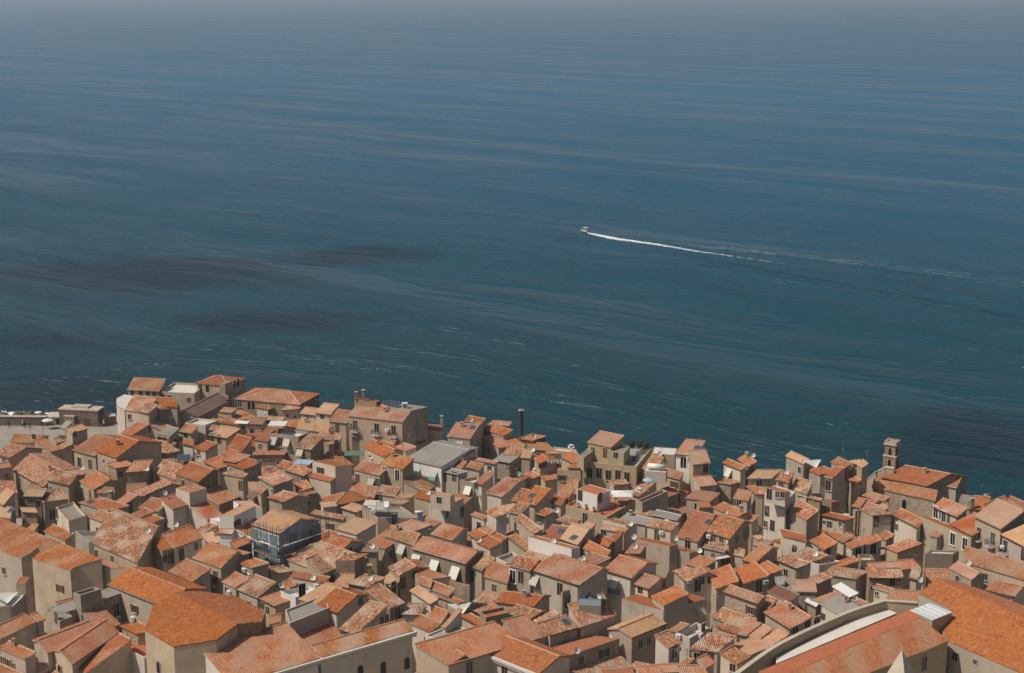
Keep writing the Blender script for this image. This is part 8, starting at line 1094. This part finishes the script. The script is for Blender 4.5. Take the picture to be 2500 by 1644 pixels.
def tank():
    p, lb = EX['tank'][0]; T = thing('water_tank', p, lb, 'water tank', None, math.radians(-14)); mb = MB(); n = 14; r = .55; L = 1.5; rows = []
    for x, q in ((-L-.2, .02), (-L-.12, .35), (-L, .5), (-L, r), (L, r), (L, .5), (L+.12, .35), (L+.2, .02)): rows.append([(x, math.cos(6.2832*i/n)*q, 2.3+r+math.sin(6.2832*i/n)*q) for i in range(n+1)])
    mb.grid(rows, MT['white'], [[(0, 0)]*(n+1)]*8); link('barrel', mb.mesh('barrel'), T)
    for s in (-1, 1): mb = MB(); mb.box((s*.9, 0, 2.3), (.08, .5, .12), MT['metal']); link('cradle', mb.mesh('cradle'), T)
    mb = MB(); mb.box((0, 0, 1.1), (2.0, 1.1, 1.08), WA['w']); link('housing', mb.mesh('housing'), T)
tank()
def panel_at(p, lb, name, heater=False):
    T = thing(name, p, lb, 'solar panel', 'rooftop solar panels', .12); c, s = math.cos(.42), math.sin(.42); ax = (Vector((1, 0, 0)), Vector((0, c, s)), Vector((0, -s, c)))
    mb = MB(); mb.box((0, 0, .5), (.48, .95, .03), MT['solar'], ax); link('panel', mb.mesh('panel'), T)
    mb = MB(); [mb.box(Vector((0, 0, .51))+ax[0]*(x*.48), (.025, .96, .035), MT['metal'], ax) for x in (-1, 1)]; [mb.box(Vector((0, 0, .51))+ax[1]*(y*.95), (.5, .025, .035), MT['metal'], ax) for y in (-1, 1)]; link('frame', mb.mesh('frame'), T)
    mb = MB(); mb.box((0, .75, .35), (.45, .03, .45), MT['metal']); link('support', mb.mesh('support'), T)
    if heater:
        mb = MB(); n = 10; mb.grid([[(x, .95+math.cos(6.2832*i/n)*q, 1.12+math.sin(6.2832*i/n)*q) for i in range(n+1)] for x, q in ((-.85, .02), (-.85, .22), (.85, .22), (.85, .02))], MT['white'], [[(0, 0)]*(n+1)]*4); link('tank', mb.mesh('tank'), T)
for p, lb in EX['solar']: panel_at(p, lb, 'solar_collector')
p, lb = EX['solar_heater'][0]; panel_at(p, lb, 'solar_water_heater', True)
p, lb = EX['acbox'][0]; T = thing('machine_box', p, lb, 'machine box', None, .1)
mb = MB(); mb.box((0, 0, .6), (.6, .5, .6), MT['white']); link('casing', mb.mesh('casing'), T); mb = MB(); mb.box((0, -.52, .65), (.4, .02, .4), MT['metal']); link('grille', mb.mesh('grille'), T)
def canopy(p, w, d, lb):
    T = thing('canopy', (p[0], p[1], p[2]-2.3), lb, 'canopy', None, random.uniform(-.25, .1)); m = MT['greenc'] if lb.startswith('green') else MT['bluec'] if lb.startswith('bluish') else MT['dirty'] if lb.startswith('grey') else MT['canvas']
    mb = MB(); n = 6
    for dz in (0, -.03): mb.grid([[(-w/2+w*i/n, -d/2+d*j/3, 2.3+.22*j/3-.05*math.sin(3.14*i/n*2)**2+dz) for i in range(n+1)] for j in range(4)], m, [[(0, 0)]*(n+1)]*4)
    link('canvas_sheet', mb.mesh('canvas_sheet'), T)
    for sx in (-1, 1):
        for sy in (-1, 1): mb = MB(); mb.tube((sx*w*.48, sy*d*.48, -1), (sx*w*.48, sy*d*.48, 2.3+(.2 if sy > 0 else 0)), .035, MT['metal'], 5); link('pole', mb.mesh('pole'), T)
for p, w, d, lb in EX['canopy']: canopy(p, w, d, lb)
def sail(p, lb):
    T = thing('shade_sail', (p[0], p[1], p[2]), lb, 'shade sail', None, .2); mb = MB(); n = 8; A, B, D = Vector((-1.9, .3, .5)), Vector((1.9, .5, .4)), Vector((.3, -1.0, -.7))
    for dz in (0, -.02): mb.grid([[(A+(B-A)*(i/n)+(D-(A+(B-A)*(i/n)))*(j/n)+Z*(dz-.25*math.sin(3.14*i/n)*math.sin(3.14*j/n*.9))) for i in range(n+1)] for j in range(n+1)], MT['canvas'], [[(0, 0)]*(n+1)]*(n+1))
    link('sail_cloth', mb.mesh('sail_cloth'), T)
    for q in (A, B, D): mb = MB(); mb.tube((q.x, q.y, -2.6), (q.x, q.y, q.z+.1), .04, MT['metal'], 5); link('post', mb.mesh('post'), T)
for p, lb in EX['sail']: sail(p, lb)
def maroon():
    a, b, c = [V3(p) for p in EX['maroon']]; d = a+(c-b); off = tuple(a[:2])+(a.z-4,); T = thing('canopy', off, 'maroon sheet canopy on thin posts before the scaffolded building', 'canopy')
    for k in range(2):
        mb = MB(); q = [a+(b-a)*(k/2+.01*k), a+(b-a)*((k+1)/2-.01), d+(c-d)*((k+1)/2-.01), d+(c-d)*(k/2+.01*k)]; mb.poly([p+Z*.03 for p in q], MT['maroon']); mb.poly([p-Z*.05 for p in q][::-1], MT['maroon'])
        for i in range(4): mb.poly([q[i]+Z*.03, q[(i+1) % 4]+Z*.03, q[(i+1) % 4]-Z*.05, q[i]-Z*.05], MT['dirty'])
        child('roof_sheet', mb, T, off)
    for q in (a, b, c, d): mb = MB(); mb.tube(q-Z*5, q, .05, MT['metal'], 5); child('post', mb, T, off)
maroon()
p, lb = EX['laundry'][0]; T = thing('laundry', p, lb, 'laundry'); 
mb = MB(); mb.tube((-1.6, -.2, .6), (1.6, -.2, .6), .015, MT['metal'], 4); link('line', mb.mesh('line'), T)
for i in range(5):
    mb = MB(); x = -1.4+i*.6; mb.grid([[(x+.5*u/3, -.2+.05*math.sin(u*2+v), .6-(.7+.2*(i % 2))*v/3) for u in range(4)] for v in range(4)], MT['cloth_w'], [[(0, 0)]*4]*4); link('sheet', mb.mesh('sheet'), T)
for p, h, r, lb in EX['pole']:
    z0 = ground_z(p[1]); T = thing('flue_pipe', (p[0], p[1], z0), lb, 'pipe'); mb = MB(); mb.tube((0, 0, 0), (0, 0, p[2]-z0+h), r, MT['rust'], 10); link('pipe', mb.mesh('pipe'), T)
    mb = MB(); mb.tube((0, 0, p[2]-z0+h), (0, 0, p[2]-z0+h+.15), r*1.5, MT['palestone'], 10); mb.tube((0, 0, p[2]-z0+h+.15), (0, 0, p[2]-z0+h+.4), r*.6, MT['metal'], 8); link('cowl', mb.mesh('cowl'), T)
def glass_terrace():
    a, b, c = [V3(p) for p in EX['glass_terrace']]; d = a+(c-b); off = tuple(a); T = thing('glass_balustrade', off, 'glass balustrade panels round the blue-floored roof terrace', 'balustrade')
    for p, q in ((a, b), (b, c), (d, a)):
        e = (q-p); L = e.length; e.normalize(); n = Vector((-e.y, e.x, 0)); k = max(1, int(L/1.6))
        for i in range(k):
            mb = MB(); mb.box(p+e*(L*(i+.5)/k)+Z*.55, (L/k*.48, .02, .5), MT['glass'], (e, n, Z)); child('glass_panel', mb, T, off)
        mb = MB(); mb.box(p+e*L/2+Z*1.08, (L/2, .03, .03), MT['metal'], (e, n, Z)); child('handrail', mb, T, off)
glass_terrace()

# ---------------------------------------------------------------- sea air
def haze():
    m = bpy.data.materials.new('sea_air'); m.use_nodes = True; m.node_tree.nodes.clear(); n = m.node_tree.nodes
    v = n.new('ShaderNodeVolumePrincipled'); v.inputs['Color'].default_value = (.66, .82, 1, 1); v.inputs['Density'].default_value = .00013; v.inputs['Anisotropy'].default_value = .2
    o = n.new('ShaderNodeOutputMaterial'); m.node_tree.links.new(v.outputs[0], o.inputs['Volume'])
    mb = MB(); mb.box((0, 29500, 53), (41000, 31000, 58), m); tag(link('haze', mb.mesh('haze')), None, None, None, 'stuff')
haze()
